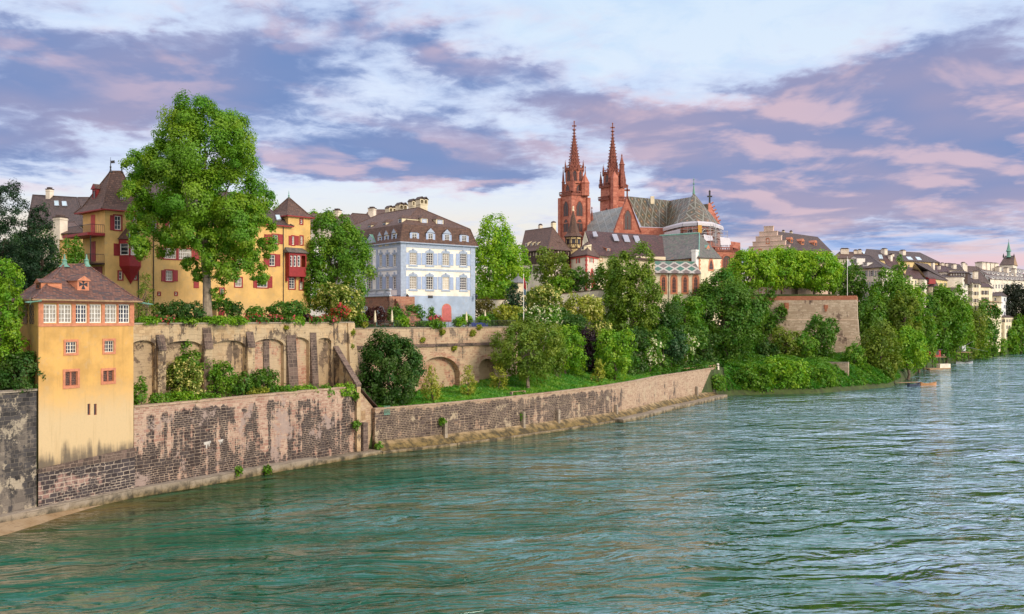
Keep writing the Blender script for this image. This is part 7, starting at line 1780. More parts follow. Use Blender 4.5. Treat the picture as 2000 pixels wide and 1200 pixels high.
def plant(name, label, cat, px, y0, y1, hw, D, col, kind='round', base=None, leaf=None, dens=1.0, lob=None, trunk=True, flowers=None, group=None, depth=None, gap=.06, mat='leaf', trunk_r=None, bark='bark', k=None, nflow=.16, aspect=.62):
    """a tree or shrub whose crown spans photo rows y0..y1 and px +- hw at distance D"""
    SEED[0] += 1; rg = np.random.default_rng(SEED[0]*97 + 5)
    cx, zt, zb = X(px, D), Z(y0, D), Z(y1, D); rx = hw/FOC*D; rz = (zt - zb)/2; ry = depth or min(rx*.95, 7); zc = (zt + zb)/2
    c = np.array([cx, D, zc]); sc_ = np.array([rx, ry, rz])
    gz = ground_z(cx, D) if base is None else (Z(base, D) if base > 100 else base)
    gz = min(gz, zb + .3)
    if lob is None:
        K = k or int(np.clip(hw/2.8, 8, 30)); L = lobes_for(kind, rg, K)
        lobes = [(p*sc_, np.array([r*rx, r*ry, r*(rx + rz)/2 if rz < rx*2 else r*rx*1.2])) for p, r in L]
        # stretch the cloud of lobes to the measured outline
        lo = min(p[2] - r[2] for p, r in lobes); hi = max(p[2] + r[2] for p, r in lobes); le = min(p[0] - r[0] for p, r in lobes); ri = max(p[0] + r[0] for p, r in lobes)
        fz = 2*rz/(hi - lo); fx = 2*rx/(ri - le)
        lobes = [(np.array([(p[0] - (le + ri)/2)*fx, p[1]*fx, (p[2] - (lo + hi)/2)*fz]), np.array([r[0]*fx, r[1]*fx, r[2]*fz])*.97) for p, r in lobes]
    else:
        lobes = [(np.array([X(a, D) - cx, rg.uniform(-.55, .55)*ry, Z(b_, D) - zc]), np.array([r, r, r])/FOC*D) for a, b_, r in lob]
    s = leaf or max(.24, 2.5*PX1(D)); area = sum(r[0]*r[2] for _, r in lobes)*math.pi
    n = int(np.clip(area/(s*s*.4)*4.3*dens, 250, 170000))
    pos, nr, rnd = crown_cloud(lobes, n, s, rg, gap=gap)
    if lob is None:         # fit the leaf mass, not its stray sprays, to the measured outline
        for ax, r_ in ((0, rx), (2, rz)):
            lo, hi = np.percentile(pos[:, ax], 1.2), np.percentile(pos[:, ax], 98.8); f_ = 2*r_*.97/(hi - lo); mid_ = (lo + hi)/2
            pos[:, ax] = (pos[:, ax] - mid_)*f_; lobes = [(np.array([(q[0] - mid_)*f_ if ax == 0 else q[0], q[1], (q[2] - mid_)*f_ if ax == 2 else q[2]]), r) for q, r in lobes]
    pos = pos + np.array([0, 0, zc - gz]); 
    ok = pos[:, 2] > -.2; pos, nr, rnd = pos[ok], nr[ok], rnd[ok]
    sz = s*rg.uniform(.65, 1.35, len(pos))
    col = COLS[col] if isinstance(col, str) else col
    root = thing(name, label, cat, (cx, D, gz), group)
    cr = add_mesh('crown' if trunk else 'foliage', leaf_mesh('crown', pos, nr, sz, rnd, aspect), mat, root, col)
    if trunk:
        tb = MB(); o = Vector((cx, D, gz)); r0 = trunk_r or max(.09, min(.5, rx*.075)); top = Vector((cx + rg.normal()*rx*.05, D, zc + rz*.25))
        limb(tb, o - Vector((0, 0, .3)), top, r0*1.15, r0*.45, rg, 5, .05)
        fork = o.lerp(top, .45 if zb - gz > 1 else .3)
        for p, r in sorted(lobes, key=lambda l: -l[1][0])[:9]:
            t = rg.uniform(.25, .8); limb(tb, fork.lerp(top, t), Vector((cx + p[0]*.9, D + p[1]*.9, zc + p[2]*.9)), r0*.42, r0*.12, rg, 4, .14)
        tb.build('trunk', M[bark], root)
    else:
        tb = MB(); o = Vector((cx, D, gz))
        for i in range(5): p, r = lobes[i % len(lobes)]; limb(tb, o + Vector((rg.normal()*.15, rg.normal()*.15, -.1)), Vector((cx + p[0]*.7, D + p[1]*.7, max(gz + .3, zc + p[2]*.8))), .05, .02, rg, 3, .1)
        tb.build('stems', M['bark'], root)
    if flowers:
        nf = max(60, int(len(pos)*nflow)); idx = rg.choice(len(pos), nf, replace=False)
        # blossoms sit in heads on the outside
        far = np.linalg.norm((pos[idx] - np.array([0, 0, zc - gz]))/sc_, axis=1); idx = idx[(far > .55) & (pos[idx, 2] > 0)]
        heads = idx[::3]; pp = np.repeat(pos[heads] + unit(nr[heads])*s*.5, 3, axis=0); pp = pp + rg.normal(size=pp.shape)*s*.35
        nn = np.repeat(nr[heads], 3, axis=0) + rg.normal(size=pp.shape)*.4; fl = leaf_mesh('blossom', pp, nn, s*.85*rg.uniform(.6, 1.2, len(pp)), rg.random((len(pp), 3)), .9)
        add_mesh('blossom', fl, 'petal', root, COLS[flowers])
    return root
T = lambda label, px, y0, y1, hw, D, col, kind='round', **kw: plant(kw.pop('name', 'tree'), label, 'tree', px, y0, y1, hw, D, col, kind, **kw)
B = lambda label, px, y0, y1, hw, D, col, kind='dome', **kw: plant(kw.pop('name', 'shrub'), label, kw.pop('cat', 'shrub'), px, y0, y1, hw, D, col, kind, trunk=False, **kw)

# --- left part and mansion garden
big = [(392, 232, 40), (352, 226, 26), (432, 250, 42), (345, 272, 38), (302, 312, 40), (272, 325, 26), (402, 305, 56), (462, 288, 38), (490, 318, 26), (312, 368, 46), (276, 388, 28), (268, 428, 24), (382, 385, 56), (460, 378, 52), (500, 385, 26),
       (506, 428, 20), (325, 432, 42), (286, 462, 26), (440, 445, 50), (490, 465, 32), (500, 508, 20), (472, 515, 26), (440, 500, 28), (360, 470, 26), (300, 425, 34), (400, 440, 40), (395, 538, 17), (375, 520, 17), (425, 540, 15), (425, 575, 13), (320, 478, 18), (420, 260, 40), (405, 420, 42), (388, 462, 30), (416, 478, 26), (430, 410, 44), (448, 528, 26), (490, 532, 20), (512, 480, 22), (425, 512, 24), (288, 488, 20), (264, 395, 20), (262, 360, 22), (521, 440, 14), (345, 462, 22), (372, 255, 44), (330, 335, 50), (430, 350, 60), (390, 455, 34), (470, 430, 46), (255, 345, 16), (300, 490, 12), (455, 330, 44), (345, 330, 44)]
def great_tree():
    global big
    big = [(x, y, r*1.1) for x, y, r in big]
    D = 109; r = plant('tree', 'huge bright green broadleaf tree towering in front of the ochre mansion', 'tree', 388, 195, 592, 142, D, (.165, .33, .02), lob=big, base=17.1, leaf=.28, dens=1.55, depth=6.5, trunk=False, gap=.04)
    r.children[1].name = 'stems'
    for ch in list(r.children):
        if ch.name.startswith('stems'): bpy.data.objects.remove(ch)
    r.children[0].name = 'crown'
    rg = np.random.default_rng(3); k = MB(); P = lambda x, y, dy=0: P3(x, y, D + dy)
    k.lathe(P3(404.5, 628, D), [(.95, 0), (.66, .5), (.55, 1.6), (.50, 3.4)], 10)
    limb(k, P(404.5, 574), P(399, 480), .50, .40, rg, 3, .03); limb(k, P(399, 482), P(372, 400, 1), .28, .15, rg, 4, .08); limb(k, P(400, 484), P(402, 330, -1), .34, .12, rg, 5, .05); limb(k, P(401, 490), P(440, 380, 2), .26, .12, rg, 4, .08)
    limb(k, P(402, 470), P(352, 330, -2), .18, .08, rg, 4, .1); limb(k, P(415, 440), P(470, 400), .14, .06, rg, 4, .1); limb(k, P(401, 500), P(365, 440, 2), .15, .07, rg, 4, .1); limb(k, P(402, 345), P(395, 240), .14, .05, rg, 4, .08); limb(k, P(404, 540), P(425, 545, -.5), .08, .04, rg, 3, .1); limb(k, P(380, 420), P(300, 390), .14, .05, rg, 4, .1); limb(k, P(372, 400), P(310, 330), .12, .04, rg, 4, .1); limb(k, P(440, 380, 2), P(470, 300), .1, .04, rg, 4, .1)
    k.build('trunk', M['bark_pale'], r)
great_tree()
T('tall dark conifer at the left edge above the rubble wall', 12, 362, 640, 62, 98, 'black', 'cone', name='conifer', mat='needle', dens=1.3, aspect=.35, k=34, base=17)
T('dark conifer between the left edge conifer and the grey roofed house', 78, 405, 630, 46, 102, 'black', 'cone', name='conifer', mat='needle', dens=1.3, aspect=.35, k=30, base=17)
T('dark broad evergreen filling the gap behind the tower roof at left', 48, 452, 640, 62, 106, 'dark', 'round', name='evergreen_tree', mat='needle', base=17)
T('tall dark conifer just beyond the left edge conifer', -95, 380, 640, 70, 92, 'black', 'cone', name='conifer', mat='needle', dens=1.0, aspect=.35, k=30, base=17)
T('broad green tree beyond the left edge above the rubble wall', -190, 430, 660, 80, 84, 'deep', base=16.5)
T('bright green leafy tree at the left edge in front of the conifers', 4, 512, 735, 42, 84, 'bright', 'round', base=12)
B('dark ivy mound on top of the rubble wall beside the tower', 38, 688, 768, 40, 83.5, 'dark', base=11.6, depth=2.5)
T('small round tree by the balconies of the mansion', 146, 463, 545, 22, 113, 'mid', 'round')
T('feathery young conifer standing before the mansion oriel', 285, 536, 628, 24, 104, 'olive', 'cone', name='conifer', mat='needle', aspect=.3, gap=.2, k=14, base=17.1)
for i, (px, y0, hw, lab) in enumerate(((318, 592, 18, 'clipped dark hedge bush left of the big trunk, beside the young conifer'), (345, 588, 20, 'clipped dark hedge bush left of the big trunk, middle of three'), (376, 590, 20, 'clipped dark hedge bush touching the big trunk on its left'))):
    B(lab, px, y0, 627, hw, 105, 'dark', name='hedge_bush', base=17.1, depth=1.6)
B('dark clipped round topiary right of the mansion garden doorway', 462, 591, 625, 13, 114, 'dark', 'column', name='topiary', base=17.1)
B('ivy arch over the small red garden door', 433, 584, 606, 22, 114.3, 'deep', name='ivy', cat='ivy', base=17.1, depth=1.2)
B('ivy hanging beside the small red garden door', 446, 592, 624, 8, 114, 'deep', 'column', name='ivy', cat='ivy', base=17.1, depth=.8)
B('loose green shrub by the mansion wall, right of the topiary', 497, 598, 626, 18, 118, 'mid', base=17.1)
B('spreading dark green shrub before the second oriel', 560, 589, 622, 40, 122, 'deep', base=17.1, depth=2.5)
T('round dense green tree between the mansion and the blue house', 655, 418, 600, 70, 141, 'mid', 'round', dens=1.1, base=17, k=26, gap=.12)
B('pale yellow flowering bush below the round tree', 660, 557, 622, 48, 133, 'olive', flowers='yellow', base=17.1, depth=3, nflow=.22)
B('bright red rose bush on a stone pedestal at the terrace corner', 664, 597, 618, 15, 128.6, 'deep', flowers='red', nflow=1.0, base=17.3, depth=1.2)
B('yellow flowering shrub beside the red rose bush', 683, 598, 624, 11, 131, 'yolive', flowers='yellow', nflow=.5, base=17.1, depth=1)
B('dark purple shrub among the roses on the terrace edge', 595, 614, 632, 20, 122, 'purple', base=17.2, depth=1.2)
for px, hw, D, lab in ((322, 17, 102.4, 'red rose bed before the dark hedge left of the big trunk'), (500, 24, 113.8, 'red rose bed on the wall top below the triple lattice window'), (548, 26, 117.4, 'red rose bed on the wall top below the second oriel'), (614, 16, 121.8, 'red rose bed right of the dark purple shrub'), (645, 18, 124.2, 'red rose bed beneath the yellow flowering bush')):
    B(lab, px, 617, 632, hw, D, 'deep', name='rose_bed', cat='roses', flowers='pinkred', nflow=.28, base=17.2, depth=1.0)
for px, hw, D, lab in ((288, 22, 100.6, 'low green planting beside the tower roof on the wall top'), (362, 24, 104.6, 'low green planting in front of the dark hedges'), (420, 34, 107.6, 'low bright green planting around the big trunk'), (462, 22, 110.4, 'low bright green planting right of the big trunk'), (582, 14, 119.6, 'low green planting left of the purple shrub')):
    B(lab, px, 618, 635, hw, D, 'bright', name='planting', cat='planting', base=17.2, depth=1.0)
# --- quay terrace below the arcade
q = 8.6
B('ivy covering the second arch of the arcade', 355, 672, 765, 36, 104.6, 'mid', 'column', name='ivy', cat='ivy', base=q, depth=.8)
B('pale yellow flowering shrub in the second arch', 357, 706, 775, 36, 102.8, 'olive', flowers='yellow', base=q, depth=1.2, nflow=.35)
T('small multi-stemmed tree on the quay terrace in front of the third arch', 425, 703, 782, 33, 107.5, 'mid', base=q, gap=.12)
B('drooping dark shrub between the third and fourth arch', 472, 728, 775, 22, 110, 'deep', base=q, depth=1.6)
B('dense round dark bush below the brick niches', 517, 722, 772, 27, 112, 'deep', 'round', base=q, depth=2)
B('bright bush against the tower on the quay terrace', 270, 738, 796, 17, 96, 'mid', 'round', base=q, depth=1.5)
for px, y0, hw, D, c_, lab in ((315, 768, 22, 97.6, 'mid', 'low bush on the quay edge next to the tower side bush'), (360, 765, 28, 100, 'bright', 'low bright bush on the quay edge under the yellow flowers'), (408, 768, 24, 103, 'mid', 'low bush on the quay edge under the small tree'), (505, 757, 20, 109.4, 'yolive', 'yellow green low plant on the quay edge under the round bush'), (552, 753, 26, 112.4, 'mid', 'low green plants on the quay edge by the dark buttresses'), (597, 751, 24, 115.4, 'bright', 'bright low plants on the quay edge near the pale niche'), (632, 752, 20, 117.4, 'mid', 'low plants on the quay edge beside the last arch'), (672, 749, 20, 119.8, 'bright', 'low plants on the quay edge at the foot of the stair wall')):
    B(lab, px, y0, y0 + 26, hw, D, c_, base=q, depth=1.2)
# --- blue house garden
B('green bush at the corner of the blue house garden', 703, 612, 640, 16, 136.6, 'mid', base=16.4)
B('dark red maple dome in front of the brick terrace', 735, 600, 632, 22, 143, 'maroon', base=16.4, depth=2)
B('dark ivy hedge left of the pink door', 800, 596, 630, 30, 152, 'deep', base=16.4, depth=2)
B('dark ivy hedge below the brick stairs', 772, 600, 630, 16, 148, 'deep', base=16.4, depth=2)
B('small climbing shrub on the blue plinth', 842, 600, 628, 8, 158, 'mid', 'cone', base=16.4, depth=.8)
for px, y0, y1, hw, D, lab in ((785, 617, 640, 14, 141.5, 'clipped box ball nearest to the brick stairs'), (897, 620, 638, 13, 149.4, 'clipped box ball right of the pink door'), (911, 615, 633, 12, 153, 'clipped box ball at the right corner of the blue house'), (945, 618, 634, 12, 155, 'clipped box ball beside the blue tarpaulin')):
    B(lab, px, y0, y1, hw, D, 'bright', 'round', name='box_ball', base=16.4, dens=1.4, gap=0, k=14)
B('pink rose bush before the pink door', 850, 619, 634, 12, 150, 'deep', flowers='pinkred', nflow=.8, base=16.4, depth=1)
B('low clipped hedge along the wall left of the pink door', 838, 626, 642, 32, 144.8, 'mid', name='low_hedge', base=16.4, depth=.8)
# --- lawn below the upper wall
T('big dark evergreen bush in front of the upper wall', 762, 652, 800, 60, 129.5, 'dark', name='bush', dens=1.25, k=24, base=6.0, gap=.02)
for px, y0, y1, hw, D, lab in ((843, 716, 780, 21, 133.5, 'slim yellow green young conifer before the big arch'), (914, 714, 772, 16, 141, 'slim yellow green young conifer left of the narrow niche'), (975, 710, 770, 18, 148, 'slim yellow green young conifer right of the narrow niche')):
    T(lab, px, y0, y1, hw, D, 'yolive', 'cone', name='young_conifer', mat='needle', aspect=.32, gap=.18, k=16)
T('spreading olive green tree with a bare pale trunk on the lawn', 1033, 626, 738, 70, 150, (.15, .245, .025), 'flat', base=768, gap=.2, trunk_r=.28, bark='bark_pale', k=26)
B('dark bush behind the low hut roof', 712, 768, 798, 16, 125.5, 'dark', base=5.8, depth=1.2)
# --- slope and hill
T('lime green tree right of the blue house', 967, 424, 590, 50, 205, 'lime', k=24, gap=.1)
T('second lime green tree overlapping the gallery house', 1003, 480, 585, 32, 212, 'lime', gap=.1)
B('olive domed bush left of the flagpole', 985, 596, 640, 33, 167, 'yolive', 'round')
B('reddish brown bush at the corner of the blue house', 945, 582, 625, 18, 178, (.13, .12, .025), 'round')
T('dark feathery yew behind the flagpole', 1003, 556, 625, 24, 180, 'black', 'cone', name='yew', mat='needle')
B('ivy over the garden pavilion roof', 990, 549, 566, 17, 194, 'bright', base=19)
T('olive tree half hiding the gallery house', 1080, 486, 575, 34, 218, 'olive', gap=.16)
T('dark green tree in front of the quoined house', 1128, 523, 570, 20, 216, 'deep')
B('pale green bush above the garden wall', 1098, 541, 575, 24, 214, 'bright', 'round')
T('narrow reddish shrub beside the quoined house bay', 1146, 532, 568, 8, 220, (.10, .10, .03), 'column')
B('yellow flowering elder right of the flagpole', 1062, 558, 606, 37, 186, 'olive', 'round', flowers='yellow', nflow=.3)
B('white flowering elder below the yellow flowering elder', 1065, 599, 655, 29, 172, 'mid', 'round', flowers='white', nflow=.42)
B('broad yellow green flowering shrub below the garden wall', 1135, 578, 640, 42, 186, 'yolive', 'round', flowers='yellow', nflow=.25)
B('dark bush under the broad yellow green shrub', 1112, 612, 660, 34, 176, 'dark', 'round')
T('bright green small tree at the top of the lawn', 1105, 638, 728, 38, 165, 'bright')
T('dark purple leaved tree between two bright green ones', 1146, 645, 730, 31, 172, 'purple', k=14)
T('fresh lime green tree at the right end of the lawn', 1200, 645, 748, 36, 169, 'bright', base=752)
B('small yellow green shrub on the lawn edge', 1168, 703, 745, 14, 162.5, 'yolive', 'cone')
B('flowering shrub between the purple tree and the tall slope tree', 1172, 628, 668, 26, 184, 'olive', flowers='yellow', nflow=.25)
T('tall yellow green tree in the middle of the slope below the long hall', 1233, 485, 725, 53, 200, (.135, .24, .022), k=30, dens=1.1, gap=.1)
T('dark tree left of the tall slope tree', 1188, 505, 640, 34, 210, 'deep')
T('dark tree right of the tall slope tree', 1290, 590, 715, 42, 204, 'dark')
T('green tree in front of the chapel aisle windows', 1338, 578, 660, 34, 220, 'mid', gap=.1)
B('white flowering bush low on the slope', 1270, 660, 715, 24, 190, 'mid', 'round', flowers='white', nflow=.42)
B('second white flowering bush below the chapel', 1338, 652, 702, 22, 206, 'mid', 'round', flowers='white', nflow=.34)
B('blue green bush between the two white flowering bushes', 1310, 645, 705, 32, 200, 'blue', 'round')
T('great dark green tree right of the chapel', 1418, 534, 708, 74, 236, 'deep', k=34, dens=1.1)
T('dark tree behind the great dark tree', 1368, 548, 650, 30, 246, 'dark')
T('tree in front of the cathedral ambulatory', 1405, 523, 590, 30, 262, 'mid')
B('ivy curtain over the left part of the bastion wall', 1504, 568, 700, 30, 268.5, 'deep', 'column', name='ivy', cat='ivy', depth=2.4, base=8)
B('ivy curtain further left on the bastion wall', 1482, 590, 705, 18, 266, 'deep', 'column', name='ivy', cat='ivy', depth=2, base=8)
for px, y0, y1, hw, D, lab in ((1468, 490, 566, 46, 276, 'pollarded lime green tree, leftmost on the bastion'), (1527, 486, 562, 50, 280, 'pollarded lime green tree in the middle of the bastion row'), (1590, 492, 566, 48, 284, 'pollarded lime green tree right of the middle of the bastion row'), (1556, 494, 560, 40, 292, 'pollarded lime green tree at the back of the bastion row')):
    T(lab, px, y0, y1, hw, D, 'lime', 'flat', base=25.2, trunk_r=.38, k=26, gap=.05, dens=1.15)
T('darker tree at the right end of the bastion row', 1622, 512, 572, 24, 290, 'mid', 'flat', base=25.2)
T('dark green tree behind the white flag', 1660, 512, 610, 34, 305, 'deep')
T('olive small tree at the foot of the bastion', 1535, 640, 706, 31, 247, 'olive', gap=.12)
T('green small tree at the foot of the bastion, between two others', 1574, 650, 708, 22, 246, 'mid')
T('tall slim tree leaning on the bastion wall', 1604, 618, 706, 31, 250, 'deep')
B('dark bush at the left foot of the bastion', 1500, 668, 712, 22, 244, 'dark', 'round')
# --- right bank
T('large tree on the bank right of the bastion', 1742, 530, 660, 44, 300, 'mid', k=24)
T('dark tree directly right of the bastion wall', 1697, 585, 720, 34, 282, 'deep', k=20)
T('broad olive tree leaning over the water by the boats', 1720, 630, 748, 40, 250, 'olive', k=22)
T('bright green tree behind the boats', 1773, 640, 720, 36, 272, 'bright', k=20)
T('small tree beside the brick wall stub', 1668, 672, 728, 20, 244, 'mid')
T('tall dark poplar rising among the far roofs', 1757, 498, 580, 13, 320, 'deep', 'column', name='poplar')
T('yellow green tree behind the leaning olive tree', 1765, 572, 680, 30, 292, 'olive')
T('slim dark tree left of the red fishing hut', 1806, 556, 705, 24, 322, 'deep', 'column')
T('big dense tree above the red fishing hut', 1846, 560, 704, 48, 358, 'mid', k=26)
T('pale green tree between the hut and the far houses', 1893, 596, 702, 30, 398, 'olive')
T('dark green tree before the olive shuttered house', 1925, 588, 702, 28, 424, 'deep')
B('hanging ivy on the far quay wall', 1955, 660, 697, 14, 446, 'mid', 'column', name='ivy', cat='ivy')
T('dark rounded tree at the right edge before the white row building', 1987, 556, 668, 36, 478, 'copper', k=20)
T('green tree under the dark rounded tree at the right edge', 1994, 618, 690, 24, 470, 'mid')
T('bushy green tree filling the bank between the leaning olive tree and the big dense tree', 1795, 600, 712, 32, 306, 'mid', k=20)
T('rounded tree in front of the blank white block', 1868, 575, 690, 30, 384, 'mid', k=20)
T('small tree between the poplar and the white balcony house', 1782, 560, 650, 24, 312, 'bright')
T('olive green tree above the small brick stub, behind the bank tree', 1715, 560, 690, 36, 296, 'mid', k=20)
T('dense ivy clad tree on the far quay right of the grey fishing hut', 1912, 630, 702, 24, 408, 'mid', 'column')
T('green tree on the quay at the right edge, left of the dark rounded tree', 1968, 640, 694, 18, 462, 'mid', k=14)
T('olive tree between the grey fishing hut and the dark green tree', 1880, 628, 700, 24, 388, 'olive', k=16)
T('leafy tree top behind the mansion turret', 612, 411, 450, 13, 230, 'lime')
# fillers on the wooded slope
rgf = np.random.default_rng(8)
for i, (px, y0, hw, D, c_) in enumerate(((1090, 655, 22, 160, 'mid'), (1240, 640, 30, 190, 'dark'), (1225, 690, 22, 180, 'deep'), (1262, 622, 24, 206, 'mid'), (1352, 630, 30, 216, 'deep'), (1380, 690, 22, 224, 'dark'), (1440, 690, 26, 232, 'deep'), (1330, 604, 26, 226, 'deep'), (1290, 640, 22, 196, 'deep'), (1180, 660, 22, 186, 'dark'), (1020, 640, 20, 164, 'dark'), (955, 612, 18, 166, 'deep'), (1045, 575, 22, 200, 'mid'), (1160, 590, 20, 202, 'deep'), (1015, 600, 18, 176, 'deep'), (1085, 600, 24, 182, 'deep'), (1210, 600, 24, 204, 'dark'), (1465, 640, 26, 250, 'deep'), (1130, 690, 22, 170, 'dark'), (1165, 690, 20, 176, 'dark'), (1240, 700, 24, 184, 'dark'), (1290, 690, 22, 198, 'deep'), (1315, 700, 20, 204, 'dark'), (1350, 690, 22, 214, 'dark'), (1375, 650, 26, 228, 'dark'))):
    B('dense green bush filling the wooded slope between the named trees', px, y0, y0 + rgf.uniform(38, 58), hw, D, c_, 'round', name='slope_bush', group='bushes filling the wooded slope')
for px, y0, hw, D in ((1790, 690, 18, 292), (1815, 688, 14, 346), (1870, 675, 22, 378), (1905, 670, 20, 406), (1940, 672, 12, 434), (1978, 672, 12, 466), (1740, 690, 20, 270), (1690, 700, 20, 252)):
    B('green bush at the foot of the trees along the far quay', px, y0, y0 + 30, hw, D, 'mid', 'round', name='bank_bush', group='bushes along the far quay')
# --- ground cover
def scatter(name, cat, area, n, size, col, upright, keep, mat='leaf', lift=.25, aspect=.6, seed=1):
    rg = np.random.default_rng(seed); pts = []
    (x0, x1), (y0, y1) = area
    while len(pts) < n:
        x, y = rg.uniform(x0, x1), rg.uniform(y0, y1)
        h = BVH.ray_cast(Vector((x, y, 200)), Vector((0, 0, -1)))
        if h[0] is not None and h[1].z > .28 and keep(x, y, h[0].z, 1000 + x/y*FOC): pts.append((x, y, h[0].z))
    p = np.array(pts); cl = np.sin(p[:, 0]*.9 + np.sin(p[:, 1]*.7)*2)*np.sin(p[:, 1]*.8 + p[:, 0]*.3)
    p[:, 2] += rg.random(n)*lift*(1 + .8*cl) + .03
    nr = rg.normal(size=(n, 3))*.6 + (np.array([0, 0, 1.0]) if not upright else np.array([0, -1.2, .35]))
    rnd = np.stack([rg.random(n), np.clip(.5 + .5*cl + rg.normal(size=n)*.2, 0, 1), rg.random(n)], 1)
    o = add_mesh(name, leaf_mesh(name, p, nr, size*rg.uniform(.6, 1.4, n), rnd, aspect), mat, None, col); tag(o, None, cat, None, 'stuff'); return o
in_lawn = lambda x, y, z, px: 735 < px < 1290 and 5.4 < z < 9.6 and y < 215
scatter('lawn_grass', 'grass', ((-22, 46), (122, 215)), 34000, .55, (.11, .31, .02), True, in_lawn, lift=.25, aspect=.35, seed=2)
scatter('slope_undergrowth', 'undergrowth', ((-14, 75), (150, 275)), 42000, .7, (.065, .19, .02), False, lambda x, y, z, px: 940 < px < 1530 and (z > 8.5 or px > 1270) and 6.0 < z < 25, lift=.9, seed=3)
scatter('bank_ivy', 'ivy', ((40, 112), (205, 268)), 46000, .62, (.095, .26, .024), False, lambda x, y, z, px: 1415 < px < 1800 and .9 < z < 8.4, lift=.75, seed=4)
scatter('far_undergrowth', 'undergrowth', ((100, 330), (240, 540)), 30000, 1.3, (.06, .17, .02), False, lambda x, y, z, px: 1690 < px < 2020 and z > 1.5, lift=1.4, seed=5)
scatter('garden_cover', 'ground cover', ((-75, -5), (55, 175)), 26000, .45, (.05, .14, .02), False, lambda x, y, z, px: px < 1000 and 11 < z < 17.6, lift=.3, seed=6)
B('leafy ivy mound hanging over the grassy bank', 1530, 700, 768, 48, 222, 'bright', 'round', name='ivy', cat='ivy', depth=3)
B('second leafy ivy mound on the bank, left of the flowering one', 1470, 712, 772, 36, 219, 'mid', 'round', name='ivy', cat='ivy', depth=3)
B('low ivy mound on the bank near the wall stub', 1595, 715, 760, 34, 226, 'mid', 'round', name='ivy', cat='ivy', depth=2.5)
B('small green bush growing on the end of the long quay wall', 1402, 732, 764, 14, 210, 'mid', 'round', base=2)

# ------------------------------------------------------------------ small things
def quay_hut():
    a, b_ = P2(700, 121.8), P2(731, 124.6); b = Bld('quay_hut', 'little stone hut with a sloping mossy tile roof between the two quay walls', 'hut', a, b_, 5.5, -1, Z(800, 123))
    fr = b.f; r = fr.rect(703.5, 801, 713, 821)
    b.walls(M['wall_three'], ztop=5.75)
    k = MB(); k.prism([fr.pt(r[0], -.06), fr.pt(r[0] + r[2], -.06), fr.pt(r[0] + r[2], -.004), fr.pt(r[0], -.004)], r[1], r[1] + r[3] - .1, None, True, True); b.part('door', k, M['timber_tan'])
    k = MB(); zl = Z(757, 121.5); q = [fr.p3(-.1, zl, -.5), fr.p3(fr.L + .35, 5.95, -.5), fr.p3(fr.L + .35, 5.95, 6), fr.p3(-.1, zl, 6)]
    k.face(q, M['tile_pav']); k.face([p - Vector((0, 0, .15)) for p in reversed(q)], M['timber']); k.face([q[0] - Vector((0, 0, .15)), q[1] - Vector((0, 0, .15)), q[1], q[0]], M['timber']); k.face([q[1] - Vector((0, 0, .15)), q[2] - Vector((0, 0, .15)), q[2], q[1]], M['timber'])
    b.part('roof', k, None)
    k = MB(); k.face([fr.p3(-.05, 5.7, -.01), fr.p3(fr.L, 5.7, -.01), fr.p3(-.05, zl - .2, -.01)]); b.part('gable', k, M['wall_three'])
    k = MB(); c = fr.pt(.25, -.35); k.prism([fr.pt(-.05, -.9), fr.pt(.9, -.9), fr.pt(.9, 0), fr.pt(-.05, 0)], -1, 4.2, None, True); b.part('buttress', k, M['buttress'])
quay_hut()
def gate():
    A, Bq = V2(w2[0]), V2(w2[1]); f = Frame(A, Bq); u0, u1 = f.u(750), f.u(761); z0, z1 = f.z(755, 811), f.z(755, 797)
    root = thing('garden_gate', 'small dark green barred gate in the low quay wall', 'gate', f.p3(u0, z0))
    k = MB()
    for i in range(8): u = u0 + (u1 - u0)*i/7; k.tube(f.p3(u, z0, -.05), f.p3(u, z1 + .3, -.05), .03, None, 5)
    k.build('gate_bars', M['copper'], root); k = MB()
    for z in (z0 + .1, z1): k.box(f.pt(u0, -.05), f.pt(u1, -.05), .06, z, z + .08)
    k.build('gate_rail', M['copper'], root)
gate()
def flagpole(px, y0, D, label, zb, flag):
    p = P2(px, D); root = thing('flagpole', label, 'flagpole', V3(p, zb)); zt = Z(y0, D)
    k = MB(); k.tube(V3(p, zb - .3), V3(p, zt), .09, .05, 8); k.lathe(V3(p, zt), [(.05, 0), (.12, .1), (0, .25)], 8); k.build('pole', M['white'], root)
    for nm, mat, pts in flag:
        m_ = MB(); n = 5
        for (x0, ya, yb), (x1, yc, yd) in zip(pts[:-1], pts[1:]):
            q = lambda x, y, w_: Vector((X(x, D), D + .35*math.sin((x - px)*.8 + w_), Z(y, D)))
            q4 = [q(x0, yb, 0), q(x1, yd, 0), q(x1, yc, .4), q(x0, ya, .4)]; m_.face(q4); m_.face([v + Vector((0, .02, 0)) for v in reversed(q4)])
        m_.build(nm, M[mat], root)
M['flag_red'] = flat('flag_red', (.62, .03, .05), .7, .08); M['flag_blue'] = flat('flag_blue', (.22, .36, .48), .7, .08); M['flag_white'] = flat('flag_white', (.78, .76, .82), .7, .05)
flagpole(1022.5, 538, 169, 'white flagpole in the garden with a drooping red and pale blue flag', 16.5,
         [('flag_upper', 'flag_red', [(1023, 541, 562), (1024.5, 545, 565), (1026, 551, 566), (1027.5, 557, 567)]), ('flag_lower', 'flag_blue', [(1023, 562, 575), (1025, 565, 577), (1027.5, 567, 577)])])
flagpole(1655, 503, 266, 'tall white flagpole on the bastion with a small white flag', 24.5, [('flag', 'flag_white', [(1655.3, 505, 522), (1657.5, 507, 520), (1660, 513, 519), (1661.5, 515, 518)])])
